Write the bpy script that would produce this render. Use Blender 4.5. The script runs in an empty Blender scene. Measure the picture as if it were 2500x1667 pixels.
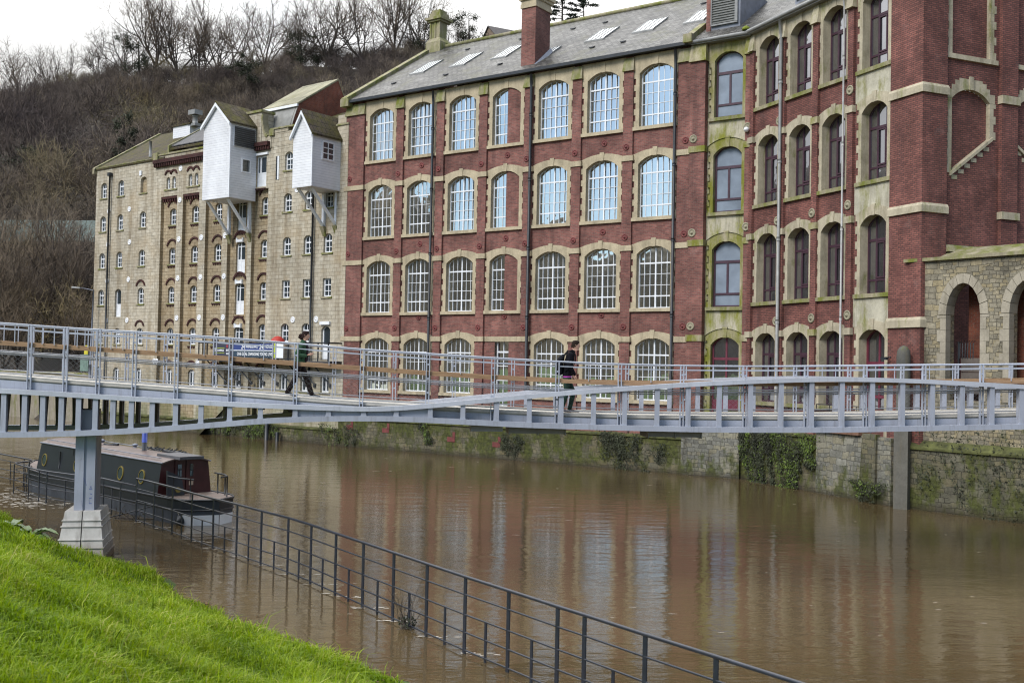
import bpy, bmesh, math, random
import numpy as np
from mathutils import Vector, Matrix
from mathutils.geometry import tessellate_polygon
random.seed(7)
R = math.radians
scene = bpy.context.scene
col = scene.collection

# ------------------------------------------------------------------ helpers
def tag(o, label=None, cat=None, group=None, kind=None):
    if label: o['label'] = label
    if cat: o['category'] = cat
    if group: o['group'] = group
    if kind: o['kind'] = kind
    return o

def empty(name, loc=(0, 0, 0), rz=0.0, label=None, cat=None, group=None, parent=None):
    o = bpy.data.objects.new(name, None)
    o.empty_display_size = 0.2
    col.objects.link(o)
    o.location = loc
    o.rotation_euler = (0, 0, rz)
    if parent: o.parent = parent
    return tag(o, label, cat, group)

class MB:
    """collects faces, builds ONE mesh object"""
    def __init__(s): s.v = []; s.f = []; s.smooth = []
    def face(s, pts, smooth=False):
        n = len(s.v); s.v += [tuple(p) for p in pts]
        s.f.append(tuple(range(n, n + len(pts)))); s.smooth.append(smooth)
    def box(s, x0, x1, y0, y1, z0, z1, M=None):
        c = [(x0,y0,z0),(x1,y0,z0),(x1,y1,z0),(x0,y1,z0),(x0,y0,z1),(x1,y0,z1),(x1,y1,z1),(x0,y1,z1)]
        if M is not None: c = [tuple(M @ Vector(p)) for p in c]
        s.hexa(c)
    def hexa(s, c):
        n = len(s.v); s.v += [tuple(p) for p in c]
        for q in ((0,3,2,1),(4,5,6,7),(0,1,5,4),(1,2,6,5),(2,3,7,6),(3,0,4,7)):
            s.f.append(tuple(n+i for i in q)); s.smooth.append(False)
    def tube(s, pts, r, n=6, cap=True, smooth=True):
        pts = [Vector(p) for p in pts]
        rr = r if isinstance(r, (list, tuple)) else [r]*len(pts)
        rings = []
        for i, p in enumerate(pts):
            d = (pts[min(i+1, len(pts)-1)] - pts[max(i-1, 0)])
            if d.length < 1e-9: d = Vector((0,0,1))
            d.normalize()
            a = d.cross(Vector((0,0,1))) if abs(d.z) < .95 else d.cross(Vector((1,0,0)))
            a.normalize(); b = d.cross(a)
            base = len(s.v)
            for k in range(n):
                t = 2*math.pi*k/n
                s.v.append(tuple(p + (a*math.cos(t) + b*math.sin(t))*rr[i]))
            rings.append(base)
        for i in range(len(rings)-1):
            for k in range(n):
                s.f.append((rings[i]+k, rings[i]+(k+1) % n, rings[i+1]+(k+1) % n, rings[i+1]+k)); s.smooth.append(smooth)
        if cap:
            s.f.append(tuple(rings[0]+k for k in range(n))); s.smooth.append(False)
            s.f.append(tuple(rings[-1]+k for k in reversed(range(n)))); s.smooth.append(False)
    def lathe(s, prof, c=(0,0,0), n=16, smooth=True):
        rings = []
        for r, z in prof:
            base = len(s.v)
            for k in range(n):
                t = 2*math.pi*k/n
                s.v.append((c[0]+r*math.cos(t), c[1]+r*math.sin(t), c[2]+z))
            rings.append(base)
        for i in range(len(rings)-1):
            for k in range(n):
                s.f.append((rings[i]+k, rings[i]+(k+1) % n, rings[i+1]+(k+1) % n, rings[i+1]+k)); s.smooth.append(smooth)
        s.f.append(tuple(rings[0]+k for k in range(n))); s.smooth.append(False)
        s.f.append(tuple(rings[-1]+k for k in range(n))); s.smooth.append(False)
    def plate(s, outer, holes=(), y0=0.0, y1=None, hole_y=None, sides=True):
        """polygon in (x,z) facing -y at y0, edges swept back to y1"""
        loops = [[Vector((p[0], p[1], 0)) for p in l] for l in [outer]+list(holes)]
        flat = [p for l in loops for p in l]
        n = len(s.v); s.v += [(p.x, y0, p.y) for p in flat]
        for t in tessellate_polygon(loops):
            a, b, c = (flat[i] for i in t)
            if abs((b-a).cross(c-a).z) < 1e-9: continue
            t = tuple(t) if (b-a).cross(c-a).z > 0 else tuple(reversed(t))
            s.f.append(tuple(n+i for i in t)); s.smooth.append(False)
        if y1 is not None:
            for li, l in enumerate(loops):
                if li == 0 and not sides: continue
                yb = y1 if li == 0 else (hole_y if hole_y is not None else y1)
                for i in range(len(l)):
                    p, q = l[i], l[(i+1) % len(l)]
                    s.face([(p.x,y0,p.y),(q.x,y0,q.y),(q.x,yb,q.y),(p.x,yb,p.y)])
    def mesh(s, name, mats):
        me = bpy.data.meshes.new(name)
        me.from_pydata(s.v, [], s.f)
        me.polygons.foreach_set('use_smooth', s.smooth)
        uv = me.uv_layers.new(name='UVMap')
        co = np.array(s.v, dtype=np.float32).reshape(-1, 3)
        nl = len(me.loops)
        vi = np.empty(nl, dtype=np.int32); me.loops.foreach_get('vertex_index', vi)
        npoly = len(me.polygons)
        nor = np.empty(npoly*3, dtype=np.float32); me.polygons.foreach_get('normal', nor); nor = np.abs(nor.reshape(-1,3))
        tot = np.empty(npoly, dtype=np.int32); me.polygons.foreach_get('loop_total', tot)
        ax = np.repeat(np.argmax(nor*np.array([1,1,.999]), axis=1), tot)
        P = co[vi]
        U = np.where((ax == 0)[:,None], P[:,[1,2]], np.where((ax == 1)[:,None], P[:,[0,2]], P[:,[0,1]]))
        uv.data.foreach_set('uv', U.astype(np.float32).ravel())
        for m in (mats if isinstance(mats, (list, tuple)) else [mats]): me.materials.append(m)
        me.update()
        return me
    def build(s, name, mat, parent=None, M=None):
        o = bpy.data.objects.new(name, s.mesh(name, mat))
        col.objects.link(o)
        if parent: o.parent = parent
        if M is not None: o.matrix_local = M
        return o

def kids(o): return list(o.children)
def copy_tree(o, parent, M=None, loc=None):
    ch = kids(o)
    c = o.copy(); col.objects.link(c)
    if parent is not None: c.parent = parent
    if M is not None: c.matrix_local = M
    if loc is not None: c.location = loc
    for k in ch: copy_tree(k, c)
    return c

def T(x, y, z): return Matrix.Translation((x, y, z))
def RZ(a): return Matrix.Rotation(a, 4, 'Z')

def lerp(tab, x):
    if x <= tab[0][0]:
        (a, b), (c, d) = tab[0], tab[1]
    elif x >= tab[-1][0]:
        (a, b), (c, d) = tab[-2], tab[-1]
    else:
        for i in range(len(tab)-1):
            if tab[i][0] <= x <= tab[i+1][0]:
                (a, b), (c, d) = tab[i], tab[i+1]; break
    return b + (d-b)*(x-a)/(c-a)

# ------------------------------------------------------------------ materials
def N(nt, typ, ins=None, **attrs):
    n = nt.nodes.new(typ)
    for k, v in attrs.items(): setattr(n, k, v)
    for k, v in (ins or {}).items():
        s = n.inputs[k]
        if isinstance(v, bpy.types.NodeSocket): nt.links.new(v, s)
        else: s.default_value = v
    return n
def c4(c): return (c[0], c[1], c[2], 1.0)
def new_mat(name):
    m = bpy.data.materials.new(name); m.use_nodes = True
    nt = m.node_tree; nt.nodes.clear()
    b = N(nt, 'ShaderNodeBsdfPrincipled'); o = N(nt, 'ShaderNodeOutputMaterial')
    nt.links.new(b.outputs[0], o.inputs[0])
    return m, nt, b
def setc(nt, sock, v):
    if isinstance(v, bpy.types.NodeSocket): nt.links.new(v, sock)
    else: sock.default_value = v
def pos(nt, scale=(1,1,1)):
    g = N(nt, 'ShaderNodeNewGeometry')
    return N(nt, 'ShaderNodeMapping', {'Vector': g.outputs['Position'], 'Scale': scale}).outputs[0]
def uvw(nt, scale=(1,1,1)):
    g = N(nt, 'ShaderNodeTexCoord')
    return N(nt, 'ShaderNodeMapping', {'Vector': g.outputs['UV'], 'Scale': scale}).outputs[0]
def noise(nt, vec, scale, detail=4.0, rough=.55, dist=0.0):
    return N(nt, 'ShaderNodeTexNoise', {'Vector': vec, 'Scale': scale, 'Detail': detail, 'Roughness': rough, 'Distortion': dist}).outputs['Fac']
def ramp(nt, fac, stops):
    n = N(nt, 'ShaderNodeValToRGB', {'Fac': fac}); e = n.color_ramp.elements
    while len(e) < len(stops): e.new(0.5)
    for i, (p, c) in enumerate(stops):
        e[i].position = p
        e[i].color = c4(c) if isinstance(c, (tuple, list)) else (c, c, c, 1)
    return n.outputs['Color']
def mix(nt, fac, a, b, blend='MIX'):
    n = N(nt, 'ShaderNodeMix', data_type='RGBA', blend_type=blend)
    setc(nt, n.inputs['Factor'], fac)
    setc(nt, n.inputs['A'], c4(a) if isinstance(a, (tuple, list)) else a)
    setc(nt, n.inputs['B'], c4(b) if isinstance(b, (tuple, list)) else b)
    return n.outputs['Result']
def math_(nt, op, a, b=0.0, clamp=False):
    n = N(nt, 'ShaderNodeMath', operation=op, use_clamp=clamp)
    setc(nt, n.inputs[0], a); setc(nt, n.inputs[1], b)
    return n.outputs[0]
def bump(nt, b, h, strength=.4, dist=.02):
    n = N(nt, 'ShaderNodeBump', {'Height': h, 'Strength': strength, 'Distance': dist})
    nt.links.new(n.outputs[0], b.inputs['Normal'])
def zmask(nt, z0, z1):
    g = N(nt, 'ShaderNodeNewGeometry'); s = N(nt, 'ShaderNodeSeparateXYZ', {0: g.outputs['Position']})
    return N(nt, 'ShaderNodeMapRange', {'Value': s.outputs['Z'], 'From Min': z0, 'From Max': z1, 'To Min': 0., 'To Max': 1.}).outputs[0]

def simple(name, c, rough=.6, var=.25, scale=3.0, metal=0.0, spec=.5, bmp=0.0):
    m, nt, b = new_mat(name)
    f = noise(nt, pos(nt), scale, 5)
    lo = tuple(x*(1-var) for x in c); hi = tuple(min(1, x*(1+var)) for x in c)
    nt.links.new(ramp(nt, f, [(.3, lo), (.7, hi)]), b.inputs['Base Color'])
    b.inputs['Roughness'].default_value = rough; b.inputs['Metallic'].default_value = metal
    b.inputs['Specular IOR Level'].default_value = spec
    if bmp: bump(nt, b, noise(nt, pos(nt), scale*6, 4), bmp)
    return m

def brick_mat(name, c1, c2, mortar, w=.225, h=.075, ms=.010, stain=.5, pale=.35):
    m, nt, b = new_mat(name)
    br = N(nt, 'ShaderNodeTexBrick', {'Vector': uvw(nt), 'Color1': c4(c1), 'Color2': c4(c2), 'Mortar': c4(mortar),
           'Scale': 1.0, 'Mortar Size': ms, 'Mortar Smooth': .2, 'Bias': -.1, 'Brick Width': w, 'Row Height': h})
    p = pos(nt)
    big = ramp(nt, noise(nt, p, .55, 6, .65), [(.32, 1-stain), (.68, 1.2)])
    c = mix(nt, 1.0, br.outputs['Color'], big, 'MULTIPLY')
    mid = ramp(nt, noise(nt, pos(nt, (1,1,.35)), 2.2, 5, .65), [(.3, .72), (.7, 1.2)])
    c = mix(nt, .8, c, mid, 'MULTIPLY')
    eff = ramp(nt, noise(nt, p, .8, 7, .75), [(.58, 0.0), (.78, pale)])
    c = mix(nt, eff, c, (.36, .25, .23))
    sp = ramp(nt, noise(nt, p, 9.0, 3, .6), [(.70, 0.0), (.78, .5)])
    c = mix(nt, sp, c, (.36, .27, .23))
    dark = ramp(nt, noise(nt, pos(nt, (1.3,1.3,.12)), 1.6, 4, .6), [(.55, 0.0), (.78, .55)])
    c = mix(nt, dark, c, (.05, .03, .03))
    nt.links.new(c, b.inputs['Base Color'])
    b.inputs['Roughness'].default_value = .82; b.inputs['Specular IOR Level'].default_value = .3
    bump(nt, b, math_(nt, 'SUBTRACT', 1.0, br.outputs['Fac']), .5, .01)
    return m

def stone_mat(name, c, streak=(.13,.11,.07), moss=0.0, amt=.6, mossc=(.13,.15,.015)):
    m, nt, b = new_mat(name)
    p = pos(nt)
    f = noise(nt, p, 1.4, 6, .65)
    k = ramp(nt, f, [(.28, tuple(x*.72 for x in c)), (.5, c), (.72, tuple(min(1, x*1.2) for x in c))])
    st = ramp(nt, noise(nt, pos(nt, (2.2,2.2,.25)), 1.5, 5, .65), [(.50, 0.0), (.75, amt)])
    k = mix(nt, st, k, streak)
    if moss:
        ms = ramp(nt, noise(nt, pos(nt, (1.5,1.5,.55)), 1.1, 6, .7), [(.56-.26*moss, 0.0), (.74-.2*moss, .9)])
        k = mix(nt, ms, k, mossc)
    k = mix(nt, .5, k, ramp(nt, noise(nt, p, 14, 3), [(.3, .8), (.7, 1.15)]), 'MULTIPLY')
    nt.links.new(k, b.inputs['Base Color'])
    b.inputs['Roughness'].default_value = .85; b.inputs['Specular IOR Level'].default_value = .3
    bump(nt, b, noise(nt, p, 12, 4), .3, .015)
    return m

def ashlar_mat(name, a, bcol, mortar, w=.52, h=.235, green_to=4.5, streak=(.12,.08,.035), green=.7):
    m, nt, b = new_mat(name)
    br = N(nt, 'ShaderNodeTexBrick', {'Vector': uvw(nt), 'Color1': c4(a), 'Color2': c4(bcol), 'Mortar': c4(mortar), 'Scale': 1.0,
           'Mortar Size': .014, 'Mortar Smooth': .4, 'Bias': .1, 'Brick Width': w, 'Row Height': h})
    p = pos(nt)
    c = mix(nt, .9, br.outputs['Color'], ramp(nt, noise(nt, p, .22, 5, .6), [(.3, .72), (.7, 1.2)]), 'MULTIPLY')
    c = mix(nt, .7, c, ramp(nt, noise(nt, p, 3.2, 5, .7), [(.3, .72), (.7, 1.22)]), 'MULTIPLY')
    st = ramp(nt, noise(nt, pos(nt, (1.1,1.1,.10)), 1.3, 5, .65), [(.46, 0.0), (.74, .65)])
    c = mix(nt, st, c, streak)
    warm = ramp(nt, noise(nt, p, .5, 4, .6), [(.5, 0.0), (.75, .45)])
    c = mix(nt, warm, c, (.36, .26, .14))
    wht = ramp(nt, noise(nt, pos(nt, (1.6,1.6,.08)), 1.7, 4, .6), [(.66, 0.0), (.8, .5)])
    c = mix(nt, wht, c, (.5, .47, .4))
    lowm = math_(nt, 'MULTIPLY', math_(nt, 'SUBTRACT', 1.0, zmask(nt, 1.0, green_to)), ramp(nt, noise(nt, pos(nt,(1,1,.4)), 1.0, 5), [(.35, 0.0), (.65, green)]))
    c = mix(nt, lowm, c, (.12, .14, .05))
    nt.links.new(c, b.inputs['Base Color']); b.inputs['Roughness'].default_value = .85; b.inputs['Specular IOR Level'].default_value = .3
    bump(nt, b, math_(nt, 'SUBTRACT', 1.0, br.outputs['Fac']), .6, .015)
    return m

def rubble_mat(name, base, moss_hi, moss_lo, z0, z1, w=.34, h=.17, dark=.5, mossc=(.055,.066,.012)):
    m, nt, b = new_mat(name)
    p = pos(nt)
    d1 = N(nt, 'ShaderNodeTexNoise', {'Vector': p, 'Scale': 1.3, 'Detail': 3.}); d2 = N(nt, 'ShaderNodeTexNoise', {'Vector': p, 'Scale': 5., 'Detail': 2.})
    v = N(nt, 'ShaderNodeVectorMath', {0: uvw(nt), 1: N(nt, 'ShaderNodeVectorMath', {0: d1.outputs['Color'], 'Scale': .22}, operation='SCALE').outputs[0]}, operation='ADD').outputs[0]
    v = N(nt, 'ShaderNodeVectorMath', {0: v, 1: N(nt, 'ShaderNodeVectorMath', {0: d2.outputs['Color'], 'Scale': .07}, operation='SCALE').outputs[0]}, operation='ADD').outputs[0]
    def bt(ww, hh, off):
        return N(nt, 'ShaderNodeTexBrick', {'Vector': v, 'Color1': (0,0,0,1), 'Color2': (1,1,1,1), 'Mortar': (.5,.5,.5,1), 'Scale': 1., 'Mortar Size': .013, 'Mortar Smooth': .35, 'Brick Width': ww, 'Row Height': hh}, offset=off, offset_frequency=2, squash=.62, squash_frequency=3)
    A, B = bt(w, h, .43), bt(w*1.7, h*1.55, .31)
    pick = ramp(nt, noise(nt, p, .7, 2), [(.49, 0.), (.51, 1.)])
    val = mix(nt, pick, A.outputs['Color'], B.outputs['Color']); fac = mix(nt, pick, A.outputs['Fac'], B.outputs['Fac'])
    c = ramp(nt, val, [(0., tuple(x*.7 for x in base)), (.4, base), (.75, (base[0]*1.12, base[1]*1.04, base[2]*.85)), (1., tuple(x*1.22 for x in base))])
    c = mix(nt, fac, c, tuple(x*.42 for x in base))
    c = mix(nt, .9, c, ramp(nt, noise(nt, p, .55, 6, .65), [(.3, 1-dark), (.7, 1.2)]), 'MULTIPLY')
    c = mix(nt, .6, c, ramp(nt, noise(nt, p, 11, 4), [(.3, .65), (.7, 1.25)]), 'MULTIPLY')
    st = ramp(nt, noise(nt, pos(nt,(1.4,1.4,.25)), 1.2, 5, .65), [(.52, 0.), (.75, .7)])
    c = mix(nt, st, c, (.035, .032, .022))
    zm = zmask(nt, z0, z1)
    thr = N(nt, 'ShaderNodeMapRange', {'Value': zm, 'From Min': 0., 'From Max': 1., 'To Min': moss_lo, 'To Max': moss_hi}).outputs[0]
    f = math_(nt, 'ADD', noise(nt, pos(nt,(1,1,.6)), 1.3, 7, .7), thr)
    c = mix(nt, ramp(nt, f, [(.5, 0.), (.62, .85)]), c, ramp(nt, noise(nt, p, 6, 4), [(.3, tuple(x*.4 for x in mossc)), (.7, tuple(x*1.5 for x in mossc))]))
    wet = math_(nt, 'SUBTRACT', 1.0, zmask(nt, .03, .35))
    c = mix(nt, math_(nt, 'MULTIPLY', wet, .75), c, (.035,.028,.018))
    nt.links.new(c, b.inputs['Base Color']); b.inputs['Roughness'].default_value = .85; b.inputs['Specular IOR Level'].default_value = .3
    bump(nt, b, math_(nt, 'ADD', math_(nt, 'SUBTRACT', 1.0, fac), noise(nt, p, 8, 4)), .6, .04)
    return m

def roof_mat(name, c, hi, moss, w=.35, h=.22, rough=.42, mossc=(.16,.16,.02), light=.5, mfreq=.5, var=1.5, spec=.3):
    m, nt, b = new_mat(name)
    br = N(nt, 'ShaderNodeTexBrick', {'Vector': uvw(nt), 'Color1': c4(c), 'Color2': c4(tuple(x*var for x in c)), 'Mortar': c4(tuple(x*.25 for x in c)), 'Scale': 1.0,
           'Mortar Size': .022, 'Mortar Smooth': .3, 'Bias': 0., 'Brick Width': w, 'Row Height': h})
    p = pos(nt)
    c2 = mix(nt, .8, br.outputs['Color'], ramp(nt, noise(nt, p, .8, 6, .65), [(.3, .6), (.7, 1.35)]), 'MULTIPLY')
    lt = ramp(nt, math_(nt, 'ADD', math_(nt, 'MULTIPLY', noise(nt, p, .7, 5, .7), .5), math_(nt, 'MULTIPLY', noise(nt, pos(nt,(2.2,2.2,3)), 2.4, 4, .75), .5)), [(.53, 0.), (.63, light)])
    c2 = mix(nt, lt, c2, hi)
    ms = ramp(nt, noise(nt, p, mfreq, 7, .7), [(.72-.4*moss, 0.), (.88-.3*moss, .85)])
    c2 = mix(nt, ms, c2, ramp(nt, noise(nt, p, 5, 4), [(.3, tuple(x*.35 for x in mossc)), (.7, mossc)]))
    nt.links.new(c2, b.inputs['Base Color']); b.inputs['Roughness'].default_value = rough; b.inputs['Specular IOR Level'].default_value = spec
    bump(nt, b, math_(nt, 'SUBTRACT', 1.0, br.outputs['Fac']), .6, .02)
    return m

def glass_mat(name, refl=.5, tint=(.9,.95,1.0), base=(.018,.022,.026), wob=.02, dirt=.0):
    m, nt, b = new_mat(name)
    out = [n for n in nt.nodes if n.type == 'OUTPUT_MATERIAL'][0]
    b.inputs['Base Color'].default_value = c4(base); b.inputs['Roughness'].default_value = .25
    gl = N(nt, 'ShaderNodeBsdfGlossy', {'Color': c4(tint), 'Roughness': .02})
    bp = N(nt, 'ShaderNodeBump', {'Height': noise(nt, pos(nt), 1.1, 2), 'Strength': .5, 'Distance': wob})
    nt.links.new(bp.outputs[0], gl.inputs['Normal'])
    mx = N(nt, 'ShaderNodeMixShader', {0: refl, 1: b.outputs[0], 2: gl.outputs[0]})
    nt.links.new(mx.outputs[0], out.inputs[0])
    if dirt: nt.links.new(ramp(nt, noise(nt, pos(nt), .6, 3), [(.35, base), (.7, tuple(x+dirt for x in base))]), b.inputs['Base Color'])
    return m

M_BRICK = brick_mat('brick_red', (.265,.108,.090), (.140,.056,.052), (.20,.135,.115), pale=.5, stain=.45)
M_BRICK2 = brick_mat('brick_wing', (.255,.100,.082), (.145,.055,.049), (.085,.050,.045), pale=.3, stain=.42, ms=.013)
M_BRICKD = brick_mat('brick_dark', (.075,.022,.020), (.05,.018,.017), (.05,.03,.03), pale=.05)
M_BRICKO = brick_mat('brick_orange', (.23,.065,.035), (.16,.04,.025), (.17,.11,.085), pale=.5)
M_TRIM = stone_mat('stone_trim', (.43,.37,.26), amt=.5)
M_TRIMM = stone_mat('stone_trim_mossy', (.37,.33,.23), moss=.72, amt=.85, mossc=(.155,.165,.008))
M_TRIMW = stone_mat('stone_trim_wing', (.40,.36,.27), moss=.12, amt=.6)
M_PANEL = stone_mat('render_panel', (.43,.40,.31), moss=.5, amt=.85, mossc=(.19,.20,.01), streak=(.05,.045,.025))
M_CAP = stone_mat('stone_cap_mossy', (.30,.27,.19), moss=.6, amt=.6)
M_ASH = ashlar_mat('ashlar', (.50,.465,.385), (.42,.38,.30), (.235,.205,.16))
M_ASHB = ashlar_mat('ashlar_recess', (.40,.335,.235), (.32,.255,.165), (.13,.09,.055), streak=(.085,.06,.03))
M_RUBBLE = rubble_mat('rubble_stone', (.27,.245,.185), -.16, -.06, 3, 9, .25, .14, .45)
M_RIVER = rubble_mat('river_wall_stone', (.15,.14,.10), .14, .05, 0.3, 1.7, .40, .19, .5)
M_RIVER2 = rubble_mat('river_wall_stone_pale', (.205,.205,.18), -.07, .08, 0.2, 1.6, .36, .18, .35)
M_RIVER3 = rubble_mat('river_wall_stone_dark', (.145,.14,.105), .0, .09, 0.2, 3.2, .36, .18, .5)
M_SLATE = roof_mat('slate_roof', (.032,.031,.029), (.27,.265,.25), .50, rough=.5, light=.62, var=3.6, mossc=(.085,.085,.015))  # pale patches in the slate colour paint in sky glints
M_TILE = roof_mat('mossy_tile_roof', (.055,.043,.033), (.10,.085,.05), .80, .33, .36, .9, (.105,.098,.012), .25, 1.3)
M_SHEET = roof_mat('weathered_sheet_roof', (.20,.19,.13), (.32,.30,.18), .55, .9, 2.2, .75, (.20,.19,.05), .4)
M_LEAD = simple('lead_sheet', (.17,.19,.24), .55, .3, 2.2)
M_MANS = simple('mansard_sheet', (.20,.20,.19), .5, .35, 1.2)
def board_mat():
    m, nt, b = new_mat('white_boarding')
    br = N(nt, 'ShaderNodeTexBrick', {'Vector': uvw(nt), 'Color1': (.74,.76,.80,1), 'Color2': (.70,.72,.77,1), 'Mortar': (.56,.58,.63,1), 'Scale': 1., 'Mortar Size': .014,
           'Mortar Smooth': .5, 'Brick Width': 9.0, 'Row Height': .155})
    c = mix(nt, .8, br.outputs['Color'], ramp(nt, noise(nt, pos(nt,(1,1,.5)), .9, 6, .65), [(.3, .78), (.65, 1.05)]), 'MULTIPLY')
    nt.links.new(c, b.inputs['Base Color']); b.inputs['Roughness'].default_value = .55
    bump(nt, b, math_(nt, 'SUBTRACT', 1.0, br.outputs['Fac']), .5, .02)
    return m
M_PANEL2 = stone_mat('render_panel_pale', (.43,.41,.33), moss=.18, amt=.7, mossc=(.17,.17,.03))
M_BOARD = board_mat()
M_WHITE = simple('white_paint', (.74,.77,.82), .45, .08)
M_PLUM = simple('plum_paint', (.050,.021,.036), .45, .25)
M_PLUMD = simple('plum_door_paint', (.13,.020,.040), .5, .25)
M_GLASS = glass_mat('window_glass', .70, (.97,1.0,.97))
M_GLASSW = glass_mat('window_glass_wing', .38, (.9,.93,1.0), (.02,.02,.025), dirt=.02)
M_GLASSM = glass_mat('window_glass_small', .09, (.8,.9,1.0), (.022,.032,.04))
M_FROST = simple('clouded_glass', (.20,.24,.30), .3, .3, .8)
M_SKYL = simple('skylight_glass', (.88,.91,.89), .35, .1)
M_BLACK = simple('black_iron', (.018,.022,.028), .45, .3)
M_ZINC = simple('zinc_pipe', (.22,.225,.225), .4, .2)
M_TIE = simple('tie_plate_red', (.145,.036,.034), .7, .3)
M_TIEW = simple('tie_plate_pale', (.26,.24,.17), .8, .3)
M_MEDAL = simple('white_medallion', (.72,.74,.78), .6, .1)
def steel_mat(name, c, rough=.4, grime=.45):
    m, nt, b = new_mat(name); p = pos(nt)
    k = ramp(nt, noise(nt, p, .8, 5, .6), [(.3, tuple(x*.86 for x in c)), (.7, tuple(x*1.1 for x in c))])
    st = ramp(nt, noise(nt, pos(nt, (7,7,.9)), 1.3, 5, .65), [(.52, 0.), (.74, grime)])
    k = mix(nt, st, k, (.13,.125,.12))
    sp = ramp(nt, noise(nt, p, 14, 4, .7), [(.66, 0.), (.76, grime)])
    k = mix(nt, sp, k, (.12,.09,.075))
    nt.links.new(k, b.inputs['Base Color'])
    nt.links.new(ramp(nt, noise(nt, p, 3, 5), [(.3, rough*.8), (.7, min(1, rough*1.6))]), b.inputs['Roughness'])
    return m
M_STEEL = steel_mat('bridge_steel', (.335,.36,.43))
M_STEELR = simple('bridge_rail_paint', (.36,.39,.46), .38, .10, 1.0)
M_STEELLIT = steel_mat('bridge_steel_skylit', (.44,.465,.53), .32, .25)  # lighter copy of the bridge steel, top highlight painted into the colour
M_STAIN = simple('stainless_wire', (.30,.31,.33), .35, .1, metal=.6)
def timber_mat():
    m, nt, b = new_mat('timber_handrail')
    c = ramp(nt, noise(nt, pos(nt,(.5,12,12)), 2.0, 5, .6), [(.3, (.20,.115,.058)), (.7, (.36,.225,.125))])
    nt.links.new(c, b.inputs['Base Color']); b.inputs['Roughness'].default_value = .55
    return m
M_TIMBER = timber_mat()
M_DECK = simple('deck_stone', (.42,.40,.36), .75, .15, 4)
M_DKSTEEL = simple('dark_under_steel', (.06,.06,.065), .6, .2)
M_RAIL = simple('railing_paint', (.022,.026,.038), .32, .25, 5)
M_CONC = None
def conc_mat():
    m, nt, b = new_mat('precast_concrete')
    c = ramp(nt, noise(nt, pos(nt), 2.5, 6, .7), [(.3, (.40,.385,.365)), (.7, (.58,.565,.54))])
    st = ramp(nt, noise(nt, pos(nt,(3,3,.4)), 2, 5), [(.5,0.),(.75,.6)])
    c = mix(nt, st, c, (.13,.11,.08))
    wet = math_(nt, 'SUBTRACT', 1.0, zmask(nt, .05, .55))
    c = mix(nt, wet, c, (.10,.065,.035))
    nt.links.new(c, b.inputs['Base Color']); b.inputs['Roughness'].default_value = .8
    bump(nt, b, noise(nt, pos(nt), 25, 3), .2, .01)
    return m
M_CONC = conc_mat()
M_BARK = simple('bark', (.075,.062,.052), .9, .35, 2.0)
def twig_mat(name, a, b_, green=None):
    m, nt, b = new_mat(name)
    oi = N(nt, 'ShaderNodeObjectInfo')
    c = ramp(nt, oi.outputs['Random'], [(0., a), (.5, tuple((x+y)/2 for x, y in zip(a, b_))), (.8, b_), (1., green or b_)])
    c = mix(nt, .6, c, ramp(nt, noise(nt, pos(nt), .12, 4), [(.3, .6), (.7, 1.3)]), 'MULTIPLY')
    c = mix(nt, .8, c, ramp(nt, noise(nt, pos(nt), .030, 4), [(.35, (.62,.58,.62)), (.5, (1.0,.97,.92)), (.65, (1.25,1.15,.85))]), 'MULTIPLY')
    nt.links.new(c, b.inputs['Base Color']); b.inputs['Roughness'].default_value = .95; b.inputs['Specular IOR Level'].default_value = .1
    return m
M_TWIG = twig_mat('twigs', (.098,.083,.080), (.190,.160,.135), (.205,.180,.112))
M_TWIGD = twig_mat('twigs_skyline', (.105,.088,.078), (.150,.124,.102))
M_IVY = simple('ivy_leaves', (.030,.036,.018), .8, .7, 2.0)
M_IVYB = simple('bright_ivy_leaves', (.075,.115,.016), .7, .8, 2.0)
M_PINE = simple('pine_needles', (.022,.034,.020), .85, .4, 2.0)

# ------------------------------------------------------------------ camera
ZC = 4.9; FPX = 2600.0
pit = math.atan(60.5/FPX); rol = 0.02
F0 = Vector((0, math.cos(pit), math.sin(pit))); X0 = Vector((1,0,0)); U0 = Vector((0, -math.sin(pit), math.cos(pit)))
RX = X0*math.cos(rol) + U0*math.sin(rol); UP = U0*math.cos(rol) - X0*math.sin(rol)
cam = bpy.data.cameras.new('camera'); cam_o = bpy.data.objects.new('camera', cam); col.objects.link(cam_o)
cam_o.matrix_world = Matrix((( RX.x, UP.x, -F0.x, 0), (RX.y, UP.y, -F0.y, 0), (RX.z, UP.z, -F0.z, ZC), (0,0,0,1)))
cam.sensor_width = 36.0; cam.lens = FPX/2500*36; cam.clip_start = .2; cam.clip_end = 3000
cam.dof.use_dof = True; cam.dof.focus_distance = 27.5; cam.dof.aperture_fstop = 3.5
scene.camera = cam_o

# ------------------------------------------------------------------ frames
O1 = Vector((-9.85, 63.2, 0)); A1 = math.atan2(-1, 1.42); A0 = math.atan2(-1, 1.30)
def fdir(a): return Vector((math.cos(a), math.sin(a), 0)), Vector((-math.sin(a), math.cos(a), 0))
P2 = Vector((10.79, 48.66, 0)); A2 = math.atan2(-1, .425)
O4 = Vector((14.62, 39.35, 0)); A4 = math.atan2(-1, .77)
OB = Vector((0, 26.35, 0)); AB = math.atan2(.08, 1)

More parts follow.
